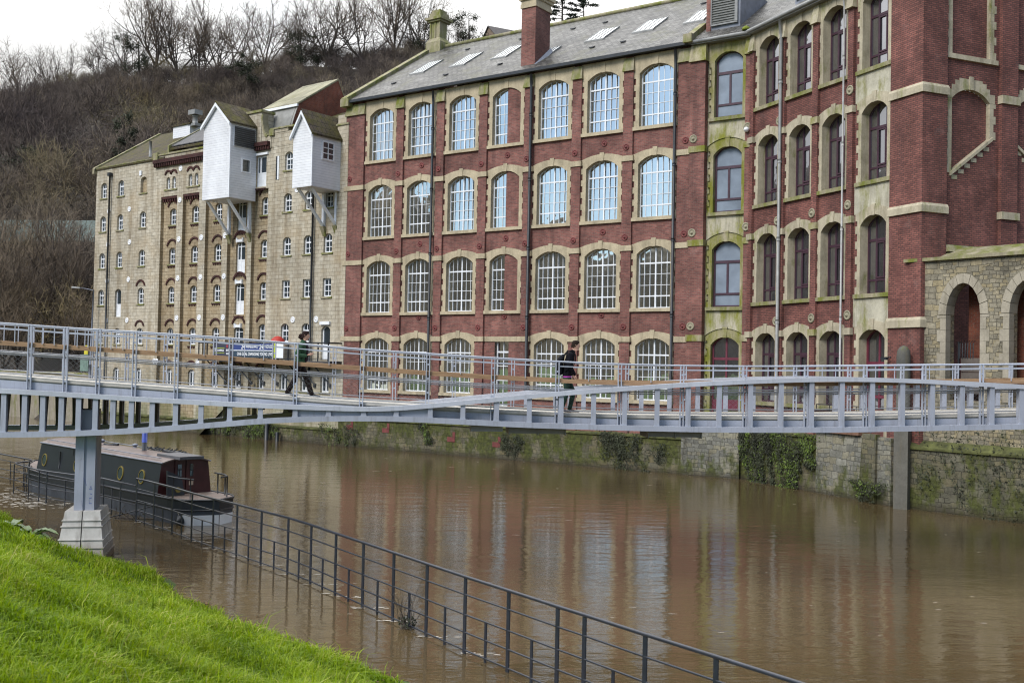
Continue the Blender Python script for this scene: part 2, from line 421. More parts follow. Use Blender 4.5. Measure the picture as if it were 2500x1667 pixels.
# ------------------------------------------------------------------ window shapes
def arch(xc, w, zb, zs, rise, n=10, grow=0.0):
    """CCW outline, bottom-left first"""
    h = w/2
    if rise <= 0: return [(xc-h, zb), (xc+h, zb), (xc+h, zs), (xc-h, zs)]
    Rr = (h*h + rise*rise)/(2*rise); zc = zs + rise - Rr; a0 = math.asin(min(1, h/Rr))
    pts = [(xc-h, zb), (xc+h, zb)]
    for i in range(n+1):
        a = a0 - 2*a0*i/n
        pts.append((xc + Rr*math.sin(a), zc + Rr*math.cos(a)))
    return pts
def arch_z(x, w, zs, rise):
    if rise <= 0: return zs
    h = w/2; Rr = (h*h + rise*rise)/(2*rise); zc = zs + rise - Rr
    return zc + math.sqrt(max(0, Rr*Rr - x*x))
def arc_pts(w, zs, rise, n=12, off=0.0):
    h = w/2; Rr = (h*h + rise*rise)/(2*rise); zc = zs + rise - Rr; a0 = math.asin(min(1, h/Rr))
    return [((Rr+off)*math.sin(-a0+2*a0*i/n), zc+(Rr+off)*math.cos(-a0+2*a0*i/n)) for i in range(n+1)]
def bar(mb, x0, x1, z0, z1, y0, y1): mb.box(x0, x1, y0, y1, z0, z1)

def window_frame(W, H, rise, y, vbars, hbars, fw=.06, thick=.05, depth=.07, x0=None, x1=None):
    """frame with bars, opening bottom centre at the origin. vbars [(x, width)], hbars [(z, width)]"""
    mb = MB(); zs = H - rise
    xa = -W/2 if x0 is None else x0; xb = W/2 if x1 is None else x1
    out = arch(0, W, 0, zs, rise); inn = arch(0, W-2*fw, fw, zs-(fw*.3 if rise else fw), rise)
    if x0 is None and x1 is None:
        mb.plate(out, [inn], y, y+depth)
    else:
        mb.box(xa, xa+fw, y, y+depth, 0, arch_z(xa+fw, W, zs, rise)); mb.box(xb-fw, xb, y, y+depth, 0, arch_z(xb, W, zs, rise)-.01)
        mb.box(xa+fw, xb-fw, y, y+depth, 0, fw)
        ap = [(x, z) for x, z in arc_pts(W, zs, rise, 24) if xa+fw <= x <= xb-fw]
        for (p, q) in zip(ap, ap[1:]):
            mb.hexa([(p[0],y,p[1]-fw),(q[0],y,q[1]-fw),(q[0],y+depth,q[1]-fw),(p[0],y+depth,p[1]-fw),(p[0],y,p[1]),(q[0],y,q[1]),(q[0],y+depth,q[1]),(p[0],y+depth,p[1])])
    for x, w in vbars:
        if xa+fw < x < xb-fw+.001: mb.box(x-w/2, x+w/2, y+.006, y+depth-.01, fw*.9, arch_z(x, W, zs, rise)-fw*.6)
    for z, w in hbars: mb.box(xa+fw*.8, xb-fw*.8, y+.003, y+depth-.012, z-w/2, z+w/2)
    return mb
def pane_mb(W, H, rise, y, x0=None, x1=None):
    mb = MB()
    if x0 is None: mb.plate(arch(0, W-.04, .02, H-rise, rise), [], y)
    else:
        zs = H-rise
        ap = [(x, z-.01) for x, z in arc_pts(W, zs, rise, 24) if x0 <= x <= x1]
        mb.plate([(x0+.01, .02), (x1-.01, .02)] + [(x1-.01, arch_z(x1-.01, W, zs, rise)-.02)] + list(reversed(ap)) + [(x0+.01, arch_z(x0+.01, W, zs, rise)-.02)], [], y)
    return mb
def quoin_outline(W, zb, ztop, a=.20, b=.33, step=.30):
    """right-hand toothed jamb, bottom to top"""
    pts = []; z = zb; k = 0
    while z < ztop-1e-6:
        z2 = min(z+step, ztop); o = W/2 + (b if k % 2 == 0 else a)
        pts += [(o, z), (o, z2)]; z = z2; k += 1
    return pts
def surround_mb(W, H, rise, y_front, y_back, top=None, band=(-.17, .08), ext=.32, a=.20, b=.32, key=True):
    """stone surround; origin at opening bottom centre; band z relative to crown"""
    mb = MB(); zs = H - rise
    hole = arch(0, W, 0, zs, rise)
    if top is None:
        jr = quoin_outline(W, 0, H+band[0], a, b)
        e = W/2 + b
        arc = arc_pts(2*e, H+band[1], ext-band[1], 14)
        out = [(-W/2-a, 0)] if False else []
        right = jr + [(e, H+band[0]), (e, H+band[1])]
        left = [(-x, z) for x, z in reversed(right)]
        out = right + list(reversed(arc))[1:-1] + left
    else:
        jr = quoin_outline(W, 0, zs-.05, a, b); e = W/2 + b + .02
        right = jr + [(e, zs-.05), (e, top)]
        out = right + [(-x, z) for x, z in reversed(right)]
    # drop duplicate points
    o2 = []
    for p in out:
        if not o2 or (abs(p[0]-o2[-1][0]) + abs(p[1]-o2[-1][1])) > 1e-5: o2.append(p)
    mb.plate(o2, [hole], y_front, .02, hole_y=y_back)
    if key:
        zt = (H + ext + .07) if top is None else min(top-.02, H+.5)
        mb.hexa([(-.09,y_front-.03,H-.03),(.09,y_front-.03,H-.03),(.09,y_front+.02,H-.03),(-.09,y_front+.02,H-.03),
                 (-.13,y_front-.03,zt),(.13,y_front-.03,zt),(.13,y_front+.02,zt),(-.13,y_front+.02,zt)])
    return mb

# ================================================================== RED MILL
W7, H7, RISE7 = 1.84, 3.02, .38
SILL = [16.74, 12.28, 7.85, 3.38]
BAYS = [2.49 + 2.977*k for k in range(7)]
def wall_cells(mb, us, zs, opening, y=0.0):
    """us: cell edges; zs: row edges (descending rows); opening(i, r) -> outline or None"""
    for i in range(len(us)-1):
        for r in range(len(zs)-1):
            o = [(us[i], zs[r+1]), (us[i+1], zs[r+1]), (us[i+1], zs[r]), (us[i], zs[r])]
            h = opening(i, r)
            mb.plate(o, [h] if h else [], y)

mill = empty('brick_mill', O1, A1, 'long red brick mill with tall arched white sash windows in four storeys and slate roof', 'mill')
mb = MB()
us = [-.27] + [(BAYS[k]+BAYS[k+1])/2 for k in range(6)] + [23.0]
def op_mill(i, r):
    if i == 3 and r == 3: return [(10.92, 2.2), (11.83, 2.2), (11.83, 6.3), (10.92, 6.3)]
    return arch(BAYS[i], W7+.12, SILL[r]-.03, SILL[r]+H7-RISE7+.04, RISE7)
wall_cells(mb, us, [20.3, 16.15, 11.7, 7.25, 1.66], op_mill)
mb.box(-.27, .0, .01, 8, 1.66, 20.2)      # gable flank
mb.face([(-.27,0,20.3), (-.27,15.2,20.3), (-.27,7.6,25.4)])
mb.face([(-.27,0,1.66), (-.27,15.2,1.66), (-.27,15.2,20.3), (-.27,0,20.3)])
mb.build('wall', M_BRICK, mill)
# pilasters with stone caps
pil = [(-.25, 1.2)] + [((BAYS[k]+BAYS[k+1])/2-.27, (BAYS[k]+BAYS[k+1])/2+.27) for k in range(6)] + [(21.56, 22.25)]
for a, b in pil:
    m = MB(); m.box(a, b, -.13, -.002, 1.66, 19.62); m.build('pilaster', M_BRICK, mill)
    m = MB()
    m.hexa([(a-.05,-.24,19.55),(b+.05,-.24,19.55),(b+.05,-.001,19.55),(a-.05,-.001,19.55),(a-.01,-.10,20.22),(b+.01,-.10,20.22),(b+.01,-.001,20.22),(a-.01,-.001,20.22)])
    m.build('capital', M_CAP, mill)
    for r in (1, 2, 3):
        zc = SILL[r]+H7-.05
        m = MB(); m.box(a-.06, b+.06, -.19, -.003, zc-.15, zc+.12); m.build('string_course', M_TRIM, mill)
m = MB(); m.box(22.27, 23.0, -.12, -.004, 1.66, 19.4); m.build('pilaster', M_BRICK, mill)
m = MB(); zc = SILL[3]+H7-.05; m.box(9.95, 12.58, -.05, .0, zc-.15, zc+.12); m.build('string_course', M_TRIM, mill)
# windows
vb = [(0, .072)] + [(s*W7*k/6, .024) for s in (-1, 1) for k in (1, 2)]
hb = [(.60, .06), (2.20, .07), (1.13, .024), (1.67, .024)]
fr_me = window_frame(W7, H7, RISE7, .20, vb, hb, .055).mesh('window', M_WHITE)
pn_me = pane_mb(W7, H7, RISE7, .245).mesh('pane', M_GLASS)
sr_me = surround_mb(W7, H7, RISE7, -.05, .2).mesh('surround', M_TRIM)
sr_top = surround_mb(W7, H7, RISE7, -.05, .2, top=20.28-SILL[0]).mesh('surround', M_TRIM)
m = MB(); m.box(-1.24, 1.24, -.13, .22, -.17, -.001); sl_me = m.mesh('sill', M_TRIM)
hf_me = window_frame(W7, H7, RISE7, .20, vb, hb, .065, x0=-W7/2, x1=.02).mesh('window', M_WHITE)
hp_me = pane_mb(W7, H7, RISE7, .245, -W7/2, .02).mesh('pane', M_GLASS)
m = MB(); zs = H7-RISE7
m.plate([(.02, 0), (W7/2, 0)] + [p for p in reversed(arc_pts(W7, zs, RISE7, 24)) if p[0] >= .02] + [(.02, H7)], [], .04, .3)
hi_me = m.mesh('brick_infill', M_BRICK)
def part(me, name, parent, loc=(0,0,0), M=None):
    o = bpy.data.objects.new(name, me); col.objects.link(o); o.parent = parent
    if M is not None: o.matrix_local = M
    else: o.location = loc
    return o
rndp = random.Random(17)
for k, u in enumerate(BAYS):
    for r in range(4):
        if k == 3 and r == 3: continue
        half = k == 3
        w = part(hf_me if half else fr_me, 'window', mill, (u, 0, SILL[r]))
        p_ = part(hp_me if half else pn_me, 'pane', w); p_.rotation_euler = (rndp.uniform(-.012,.012), 0, rndp.uniform(-.02,.02))
        part(sr_top if r == 0 else sr_me, 'surround', w)
        part(sl_me, 'sill', w)
        if half: part(hi_me, 'brick_infill', w)
# narrow glazed door of the fourth bay
f = window_frame(.9, 4.1, 0, .2, [(0, .04)], [(3.45, .09), (2.7, .04), (1.95, .06), (1.2, .05), (.6, .05)], .07).build('glazed_door', M_WHITE, mill, M=T(11.375, 0, 2.2))
pane_mb(.9, 4.1, 0, .25).build('pane', M_GLASS, f)
# tie plates
def star(r, t):
    m = MB(); m.lathe([(r, 0), (r, t*.4), (r*.72, t*.55), (r*.68, t*.25), (r*.30, t*.3), (r*.25, t*1.6), (.01, t*1.7)], n=12); return m
m = star(.17, .05); m.v = [(x, -z, y) for x, y, z in m.v]; tie_me = m.mesh('tie_plate', M_TIE)
for z in (15.8, 11.35, 6.95):
    for u in [0.12] + [p[0]+.20 for p in pil[1:7]] + [22.0]:
        part(tie_me, 'tie_plate', mill, (u, -.14, z))
    for u in (BAYS[1], BAYS[3], BAYS[5]):
        part(tie_me, 'tie_plate', mill, (u+.1, -.01, z+.35 if z > 10 else z+.6))
# pipes, gutter
for u in (6.52, 13.14, 21.48):
    m = MB(); m.tube([(u, -.30, 20.2), (u, -.25, 19.5), (u, -.25, 1.9)], .075, 8)
    for z in (18, 14.6, 11, 7.4, 4.2): m.tube([(u, -.25, z), (u, -.25, z+.14)], .10, 8)
    m.build('drainpipe', M_BLACK, mill)
m = MB(); m.box(-.3, 22.6, -.42, -.20, 20.30, 20.46); m.build('gutter', M_BLACK, mill)
# roof
def slab(m, x0, x1, y0, z0, y1, z1, t=.12):
    m.hexa([(x0,y0,z0-t),(x1,y0,z0-t),(x1,y1,z1-t),(x0,y1,z1-t),(x0,y0,z0),(x1,y0,z0),(x1,y1,z1),(x0,y1,z1)])
m = MB(); slab(m, -.1, 23.2, -.3, 20.50, 7.6, 25.55); slab(m, -.1, 23.2, 15.5, 20.5, 7.6, 25.55)
roof = m.build('roof', M_SLATE, mill)
m = MB(); m.tube([(-.2, 7.6, 25.6), (23.2, 7.6, 25.6)], .13, 6); m.build('ridge_tile', M_CAP, roof)
SL = (25.55-20.5)/7.9
def roof_z(y): return 20.5 + (y+.3)*SL
m = MB(); slab(m, -.42, .05, -.45, roof_z(-.45)+.22, 7.4, roof_z(7.4)+.22, .3); m.box(-.45, .2, -.5, -.1, 20.1, 20.55); m.build('coping', M_CAP, mill)
for u0, u1, y0, y1 in [(2.25, 3.30, 2.72, 4.5), (5.32, 6.36, 2.72, 4.5), (8.3, 9.34, 2.78, 4.5), (12.15, 13.1, 1.9, 2.62), (14.6, 15.72, 2.73, 4.38), (17.5, 18.66, 2.75, 4.38), (20.45, 21.5, 2.73, 4.4)]:
    m = MB(); slab(m, u0, u1, y0, roof_z(y0)+.05, y1, roof_z(y1)+.05, .08); s = m.build('skylight', M_SKYL, roof)
    m = MB()
    for i in range(5):
        x = u0 + (u1-u0)*i/4; slab(m, x-.018, x+.018, y0-.04, roof_z(y0-.04)+.09, y1+.04, roof_z(y1+.04)+.09, .06)
    slab(m, u0-.05, u1+.05, y0-.14, roof_z(y0-.14)+.08, y0-.01, roof_z(y0-.01)+.08, .1)
    m.build('glazing_bar', M_ZINC, s)
rnd = random.Random(3)
m = MB()
for i in range(11):
    x = 2.2 + i*1.95 + rnd.uniform(-.3, .3); y = rnd.choice([1.1, 1.3, 5.6, 5.8])
    slab(m, x-.13, x+.13, y, roof_z(y)+.10, y+.22, roof_z(y+.22)+.04, .06)
m.build('roof_vent', M_BLACK, roof)
# brick chimney on the eaves
ch = MB(); ch.box(12.02, 12.92, .35, 1.75, 20.2, 24.0); ch = ch.build('chimney', M_BRICKO if False else M_BRICK, mill)
m = MB(); m.box(11.96, 12.98, .29, 1.81, 24.0, 24.22); m.box(11.99, 12.95, .32, 1.78, 24.22, 24.42); m.box(11.90, 13.04, .23, 1.87, 24.42, 24.56)
m.box(11.80, 13.14, .13, 1.97, 24.56, 24.72); m.box(11.92, 13.02, .25, 1.85, 24.72, 25.3); m.build('chimney_cap', M_TRIM, ch)
m = MB(); m.hexa([(12.93,.30,20.5),(13.10,.30,20.75),(13.10,1.8,roof_z(1.8)+.05),(12.93,1.8,roof_z(1.8)+.05),(12.93,.30,20.9),(12.98,.30,20.9),(12.98,1.8,roof_z(1.8)+.28),(12.93,1.8,roof_z(1.8)+.28)]); m.build('flashing', M_LEAD, ch)
# stone chimney on the gable
ch = MB(); ch.box(-.25, .95, 7.0, 8.2, 24.6, 25.85); ch.hexa([(-.25,7.0,25.85),(.95,7.0,25.85),(.95,8.2,25.85),(-.25,8.2,25.85),(-.05,7.2,26.15),(.75,7.2,26.15),(.75,8.0,26.15),(-.05,8.0,26.15)])
ch.box(-.02, .72, 7.23, 7.97, 26.15, 27.2)
for x in (-.07, .32, .67):
    ch.box(x, x+.1, 7.17, 7.25, 26.15, 27.2); 
ch.box(-.18, .88, 7.07, 8.13, 27.2, 27.32); ch.box(-.3, 1.0, 6.95, 8.25, 27.32, 27.48); ch.box(-.1, .8, 7.15, 8.05, 27.48, 27.8); ch.box(0, .7, 7.25, 7.95, 27.8, 28.0)
ch.build('stone_chimney', M_CAP, mill)
# red raking brackets above the river
for u, z in [(.78, 1.15), (3.6, 1.1), (8.35, .85), (11.4, .75)]:
    m = MB(); m.hexa([(u-.55,-.28,z+1.0),(u-.38,-.28,z+1.0),(u-.38,-.12,z+1.0),(u-.55,-.12,z+1.0),(u-.12,-.38,z+.12),(u+.06,-.38,z+.12),(u+.06,-.2,z+.12),(u-.12,-.2,z+.12)])
    m.box(u-.2, u+.32, -.42, -.08, z-.12, z+.14); m.box(u+.16, u+.34, -.42, -.08, z+.1, z+.42); m.build('raking_bracket', M_TIE, mill)

# ================================================================== WING
wing = empty('mill_wing', P2, A2, 'red brick mill wing with plum window frames and a blind arched end wall', 'mill wing')
Mwi = (T(*P2) @ RZ(A2)).inverted()
def in_mill(M=Matrix()): return Mwi @ T(*O1) @ RZ(A1) @ M
WB = [1.33, 3.55, 5.72, 8.09]; WW = 1.42; HW = 3.07
SW = [16.86, 12.42, 8.0, 3.55]
mb = MB()
def op_wing(i, r): return arch(WB[i], WW+.12, SW[r]-.03, SW[r]+HW-RISE7+.04, RISE7)
wall_cells(mb, [0, 2.44, 4.63, 6.9, 10.55], [20.4, 16.3, 11.85, 7.4, 1.5], op_wing)
mb.build('wall', M_BRICK2, wing)
# mossy bay, lies in the plane of the long facade
mb = MB()
def op_moss(i, r): return arch(24.06, 1.41+.1, SILL[r]-.03 if r < 3 else 2.3, SILL[r]+HW-RISE7+.04, RISE7)
wall_cells(mb, [23.0, 25.2475], [20.3, 16.2, 11.75, 7.3, 1.6], op_moss, y=.12)
mb.build('wall', M_PANEL, wing, in_mill())
for a, b, fr in [(22.26, 23.02, -.22), (24.98, 25.26, -.10)]:
    m = MB(); m.box(a, b, fr, .13, 1.6, 19.55); m.build('pilaster', M_BRICK, wing, in_mill())
    m = MB(); m.hexa([(a-.06,fr-.12,19.45),(b+.06,fr-.12,19.45),(b+.06,.14,19.45),(a-.06,.14,19.45),(a,fr+.03,20.25),(b,fr+.03,20.25),(b,.14,20.25),(a,.14,20.25)])
    m.build('capital', M_TRIMM, wing, in_mill())
    for r in (1, 2, 3):
        zc = SILL[r]+H7+.0; m = MB(); m.box(a-.04, b+.04, fr-.06, .135, zc-.15, zc+.14); m.build('string_course', M_TRIMM, wing, in_mill())
# two-light plum windows of the mossy bay
fm = window_frame(1.41, HW, RISE7, .30, [], [(2.12, .13), (.62, .10)], .09)
fm.box(-.06, .04, .305, .36, .6, 2.1)
fm_me = fm.mesh('window', M_PLUM); pm_me = pane_mb(1.41, HW, RISE7, .345).mesh('pane', M_FROST)
sm_me = surround_mb(1.41, HW, RISE7, .07, .3, a=.16, b=.26, ext=.40).mesh('surround', M_TRIMM)
sm_top = surround_mb(1.41, HW, RISE7, .07, .3, top=20.28-SILL[0], a=.16, b=.26).mesh('surround', M_TRIMM)
m = MB(); m.box(-.98, .92, -.02, .3, -.16, -.001); ms_me = m.mesh('sill', M_CAP)
for r in range(3):
    w = part(fm_me, 'window', wing, M=in_mill(T(24.06, 0, SILL[r])))
    part(pm_me, 'pane', w); part(sm_top if r == 0 else sm_me, 'surround', w); part(ms_me, 'sill', w)
# doors of the mossy bay
HD = SILL[3]+HW-2.3
d = window_frame(1.41, HD, RISE7, .30, [(0, .09)], [(3.15, .12), (1.0, .5)], .08).build('double_door', M_PLUMD, wing, in_mill(T(24.06, 0, 2.3)))
pane_mb(1.41, HD, RISE7, .345).build('pane', M_GLASSW, d)
m = surround_mb(1.41, HD, RISE7, .07, .3, a=.16, b=.26, ext=.40); m.build('surround', M_TRIMM, d)
# curved bay windows
fw = window_frame(WW, HW, RISE7, .34, [(-.24, .06), (.26, .06)], [(2.12, .10), (.55, .075)], .07)
fw.box(-.21, .23, .325, .36, .62, .68); fw.box(-.21, .23, .325, .36, 1.99, 2.05); fw.box(-.21,-.16,.325,.36,.68,1.99); fw.box(.18,.23,.325,.36,.68,1.99)
fw_me = fw.mesh('window', M_PLUM); pw_me = pane_mb(WW, HW, RISE7, .385).mesh('pane', M_GLASSW)
sw_me = surround_mb(WW, HW, RISE7, -.05, .34, a=.17, b=.28, ext=.33).mesh('surround', M_TRIMW)
sw_top = surround_mb(WW, HW, RISE7, -.05, .34, top=20.36-SW[0], a=.17, b=.28).mesh('surround', M_TRIMW)
m = MB(); m.box(-1.02, 1.02, -.12, .36, -.16, -.001); sws_me = m.mesh('sill', M_CAP)
for k, u in enumerate(WB):
    for r in range(4):
        if k == 3 and r == 3: continue
        w = part(fw_me, 'window', wing, (u, 0, SW[r])); part(pw_me, 'pane', w)
        part(sw_top if r == 0 else sw_me, 'surround', w); part(sws_me, 'sill', w)
HD2 = SW[3]+HW-2.3
d = window_frame(WW, HD2, RISE7, .34, [(.0, .08)], [(3.0, .11), (1.7, .12), (.5, .4)], .09).build('plum_door', M_PLUMD, wing, T(WB[3], 0, 2.3))
pane_mb(WW, HD2, RISE7, .385).build('pane', M_GLASSW, d); surround_mb(WW, HD2, RISE7, -.05, .34, a=.17, b=.28, ext=.33).build('surround', M_TRIMW, d)
# cream panels between the windows of the last bay
for r in range(3):
    m = MB(); m.plate([(7.0, SW[r+1]+HW+.10), (9.02, SW[r+1]+HW+.10), (9.02, SW[r]-.16), (7.0, SW[r]-.16)], [], -.03, .0); m.build('render_panel', M_PANEL2, wing)
for a, b in [(2.30, 2.58), (4.45, 4.80), (6.62, 6.95), (.02, .30)]:
    m = MB(); m.box(a, b, -.13, -.002, 1.5, 19.6); m.build('pilaster', M_BRICK2, wing)
    m = MB(); m.hexa([(a-.06,-.26,19.5),(b+.06,-.26,19.5),(b+.06,-.001,19.5),(a-.06,-.001,19.5),(a,-.10,20.3),(b,-.10,20.3),(b,-.001,20.3),(a,-.001,20.3)]); m.build('capital', M_TRIMW, wing)
    for r in (1, 2, 3):
        zc = SW[r]+HW-.05; m = MB(); m.box(a-.05, b+.05, -.19, -.003, zc-.15, zc+.12); m.build('string_course', M_TRIMM if b > 4.4 and b < 5 else M_TRIMW, wing)
# buttress at the corner and its bands
m = MB(); m.box(9.06, 10.72, -.14, 1.05, 1.5, 24); m.build('buttress', M_BRICK2, wing)
for z0, z1 in [(15.24, 15.56), (10.84, 11.14), (6.62, 6.95)]:
    m = MB(); m.hexa([(9.02,-.22,z0),(10.80,-.22,z0),(10.80,1.08,z0),(9.02,1.08,z0),(9.02,-.22,z1-.06),(10.80,-.22,z1-.06),(10.80,1.08,z1-.06),(9.02,1.08,z1-.06)])
    m.hexa([(9.02,-.22,z1-.06),(10.80,-.22,z1-.06),(10.80,1.08,z1-.06),(9.02,1.08,z1-.06),(9.02,-.15,z1+.05),(10.73,-.15,z1+.05),(10.73,1.08,z1+.05),(9.02,1.08,z1+.05)])
    m.build('string_course', M_TRIMW, wing)
# end wall (perpendicular)
ME = T(10.55, 0, 0) @ RZ(R(90))
mb = MB()
def blind(cx, flip=1):
    zb0, zb1, zt, W_ = 12.42, 13.85, 15.22, 1.9
    a = arc_pts(W_, zt, .42, 10)
    l, r_ = (zb0, zb1) if flip > 0 else (zb1, zb0)
    return [(cx-W_/2, l), (cx+W_/2, r_)] + [(cx+x, z) for x, z in reversed(a)]
CXS = [2.36, 5.62]
cells = [(-.1, 3.99), (3.99, 16.0)]
for (a, b), cx, fl in zip(cells, CXS, (1, -1)):
    mb.plate([(a, 16.2), (b, 16.2), (b, 26), (a, 26)], [arch(cx, 1.9, 16.88, 23.6, .42)], 0)
    mb.plate([(a, 1.5), (b, 1.5), (b, 16.2), (a, 16.2)], [blind(cx, fl)], 0)
mb.build('end_wall', M_BRICK2, wing, ME)
for cx, fl in zip(CXS, (1, -1)):
    m = MB(); bl = blind(cx, fl); m.plate(bl, [], .16); up = arch(cx, 1.9, 16.88, 23.6, .42); m.plate(up, [], .16)
    m.build('blind_panel', M_BRICK2, wing, ME)
    # toothed surrounds
    m = MB()
    h = .95
    def jamb(x0, sgn, z0, z1):
        z = z0; k = 0
        while z < z1-.01:
            z2 = min(z+.30, z1); o = .30 if k % 2 == 0 else .19
            xa, xb = (x0-o, x0) if sgn < 0 else (x0, x0+o)
            m.box(xa, xb, -.02, .16, z, z2-.004); z = z2; k += 1
    jamb(cx-h, -1, 12.42 if fl > 0 else 13.85, 15.22); jamb(cx+h, 1, 13.85 if fl > 0 else 12.42, 15.22)
    jamb(cx-h, -1, 16.88, 23.6); jamb(cx+h, 1, 16.88, 23.6)
    a = arc_pts(1.9, 15.22, .42, 9)
    for i in range(9):
        p, q = a[i], a[i+1]; zt = max(p[1], q[1])+.40; zt = round(zt/.09)*.09
        m.hexa([(cx+p[0],-.02,p[1]),(cx+q[0],-.02,q[1]),(cx+q[0],.16,q[1]),(cx+p[0],.16,p[1]),(cx+p[0],-.02,zt),(cx+q[0],-.02,zt),(cx+q[0],.16,zt),(cx+p[0],.16,zt)])
    m.box(cx-.10, cx+.10, -.06, .1, 15.62, 16.12); m.box(cx-h-.26, cx-h, -.021, .1, 15.225, 15.56); m.box(cx+h, cx+h+.26, -.021, .1, 15.225, 15.56)
    m.box(cx-h-.34, cx+h+.34, -.10, .16, 16.70, 16.878)
    z0, z1 = (12.42, 13.85) if fl > 0 else (13.85, 12.42)
    m.hexa([(cx-h-.1,-.10,z0-.12),(cx+h+.1,-.10,z1-.04),(cx+h+.1,.16,z1-.04),(cx-h-.1,.16,z0-.12),(cx-h-.1,-.10,z0+.01),(cx+h+.1,-.10,z1+.09),(cx+h+.1,.16,z1+.09),(cx-h-.1,.16,z0+.01)])
    for i in range(6):
        t0 = i/6; x0 = cx-h+1.9*t0; x1 = x0+1.9/6; zz = min(z0+(z1-z0)*t0, z0+(z1-z0)*(t0+1/6))
        m.box(x0+.02, x1-.02, -.018, .05, zz-.22, zz-.06)
    m.build('stone_dressing', M_TRIMW, wing, ME)
for a, b in [(3.78, 4.62), (7.2, 8.0)]:
    m = MB(); m.box(a, b, -.16, -.002, 1.5, 26); m.build('pilaster', M_BRICK2, wing, ME)
    for z0, z1 in [(15.25, 15.56), (10.84, 11.12)]:
        m = MB(); m.box(a-.05, b+.05, -.24, -.003, z0, z1); m.build('string_course', M_TRIMW, wing, ME)
m = MB(); m.hexa([(1.06,-.30,9.45),(3.8,-.30,9.45),(3.8,0,9.45),(1.06,0,9.45),(1.06,-.12,9.72),(3.8,-.12,9.72),(3.8,0,9.72),(1.06,0,9.72)]); m.build('ledge', M_CAP, wing, ME)
# tie plates
m = star(.20, .05); m.v = [(x, -z, y) for x, y, z in m.v]; tw_me = m.mesh('tie_plate', M_TIEW)
for u, z in [(2.25, 15.9), (6.8, 16.2), (2.2, 11.5), (4.55, 11.55), (6.75, 11.6), (2.2, 7.1), (4.6, 7.15), (6.8, 7.2)]: part(tw_me, 'tie_plate', wing, (u, -.15, z))
for z in (15.8, 11.35, 6.95): part(tw_me, 'tie_plate', wing, M=in_mill(T(22.45, -.23, z)))
for z in (16.1, 11.5): part(tw_me, 'tie_plate', wing, M=in_mill(T(25.1, -.12, z)))
# wall light and camera
m = MB(); m.lathe([(.01, -.02), (.12, .0), (.12, .12), (.05, .2), (.01, .22)], n=12); m.v = [(x, -z, y) for x, y, z in m.v]; m.build('bulkhead_light', M_WHITE, wing, in_mill(T(25.1, -.14, 15.95)))
m = MB(); m.tube([(9.25,-.14,5.55),(9.18,-.3,5.5)], .02, 6); m.box(9.0, 9.3, -.42, -.30, 5.42, 5.53); m.build('security_camera', M_BLACK, wing)
# pipes
for u, mt, rr in [(2.44, M_ZINC, .07), (6.52, simple('grey_white_pipe', (.34,.34,.34), .6, .15), .04)]:
    m = MB(); m.tube([(u, -.34, 20.25), (u, -.24, 19.6), (u, -.24, 2.2)], rr, 8)
    for z in (17.5, 14, 10.6, 7.0): m.tube([(u,-.24,z),(u,-.24,z+.16)], rr*1.35, 8)
    m.build('drainpipe', mt, wing)
m = MB(); m.tube([(0, -.36, 20.42), (10, -.36, 20.45)], .09, 8); m.box(-.05, 9.1, -.34, -.0, 20.3, 20.40); m.build('gutter', M_ZINC, wing)
m = MB(); m.tube([(22.2, -.36, 20.38), (25.3, -.36, 20.38)], .09, 8); m.box(22.3, 25.25, -.34, .1, 20.26, 20.36); m.build('gutter', M_ZINC, wing, in_mill())
# roofs
m = MB(); slab(m, -.3, 10.4, -.35, 20.5, 6.5, 24.9); slab(m, -.3, 10.4, 13, 20.5, 6.5, 24.9)
m.hexa([(10.45,.1,20),(10.55,.1,20),(10.55,13,20),(10.45,13,20),(10.45,.1,24),(10.55,.1,24),(10.55,13,24),(10.45,13,24)])
wr = m.build('roof', M_SLATE, wing)
m = MB(); slab(m, 22.3, 27.5, -.33, 20.5, 7.6, 25.5); wr2 = m.build('roof', M_SLATE, wing, in_mill())
m = MB(); slab(m, 22.05, 22.4, -.5, roof_z(-.5)+.3, 1.1, roof_z(1.1)+.3, .35); m.box(22.0, 22.45, -.6, -.2, 20.35, 20.75); m.build('coping', M_CAP, wing, in_mill())
# leaded dormer with louvred front
d = MB(); d.box(22.66, 22.88, .55, 4.0, 20.8, 23.9); d.build('party_wall', M_BRICK, wing, in_mill())
d = MB(); d.box(22.88, 24.36, .62, 5.0, 20.7, 23.2)
dm = d.build('dormer', M_LEAD, wing, in_mill())
m = MB(); m.box(22.95, 24.12, .58, .615, 21.35, 23.0); 
for i in range(14): m.hexa([(22.95,.53,21.38+i*.12),(24.12,.53,21.38+i*.12),(24.12,.60,21.44+i*.12),(22.95,.60,21.44+i*.12),(22.95,.53,21.40+i*.12),(24.12,.53,21.40+i*.12),(24.12,.60,21.46+i*.12),(22.95,.60,21.46+i*.12)])
m.build('louvre', simple('louvre_grey', (.16,.165,.16), .5, .2), dm)
m = MB(); m.box(22.90, 22.95, .50, .62, 21.3, 23.1); m.box(24.12, 24.26, .50, .62, 21.3, 23.1); m.box(22.9, 24.26, .50, .62, 21.27, 21.34); m.build('frame', M_ZINC, dm)
d = MB(); d.box(2.1, 3.3, .75, 4, 21.0, 23.0); dm = d.build('dormer', M_LEAD, wing)
m = MB(); m.box(2.2, 3.2, .70, .745, 21.35, 22.6); m.build('pane', M_GLASSW, dm)
m = MB(); m.lathe([(.01,0),(.2,.02),(.17,.12),(.05,.2),(.01,.2)], (.02, -.38, 20.5), 10); m.build('moss_clump', simple('bright_moss', (.16,.20,.02), .9, .5, 20), wing)

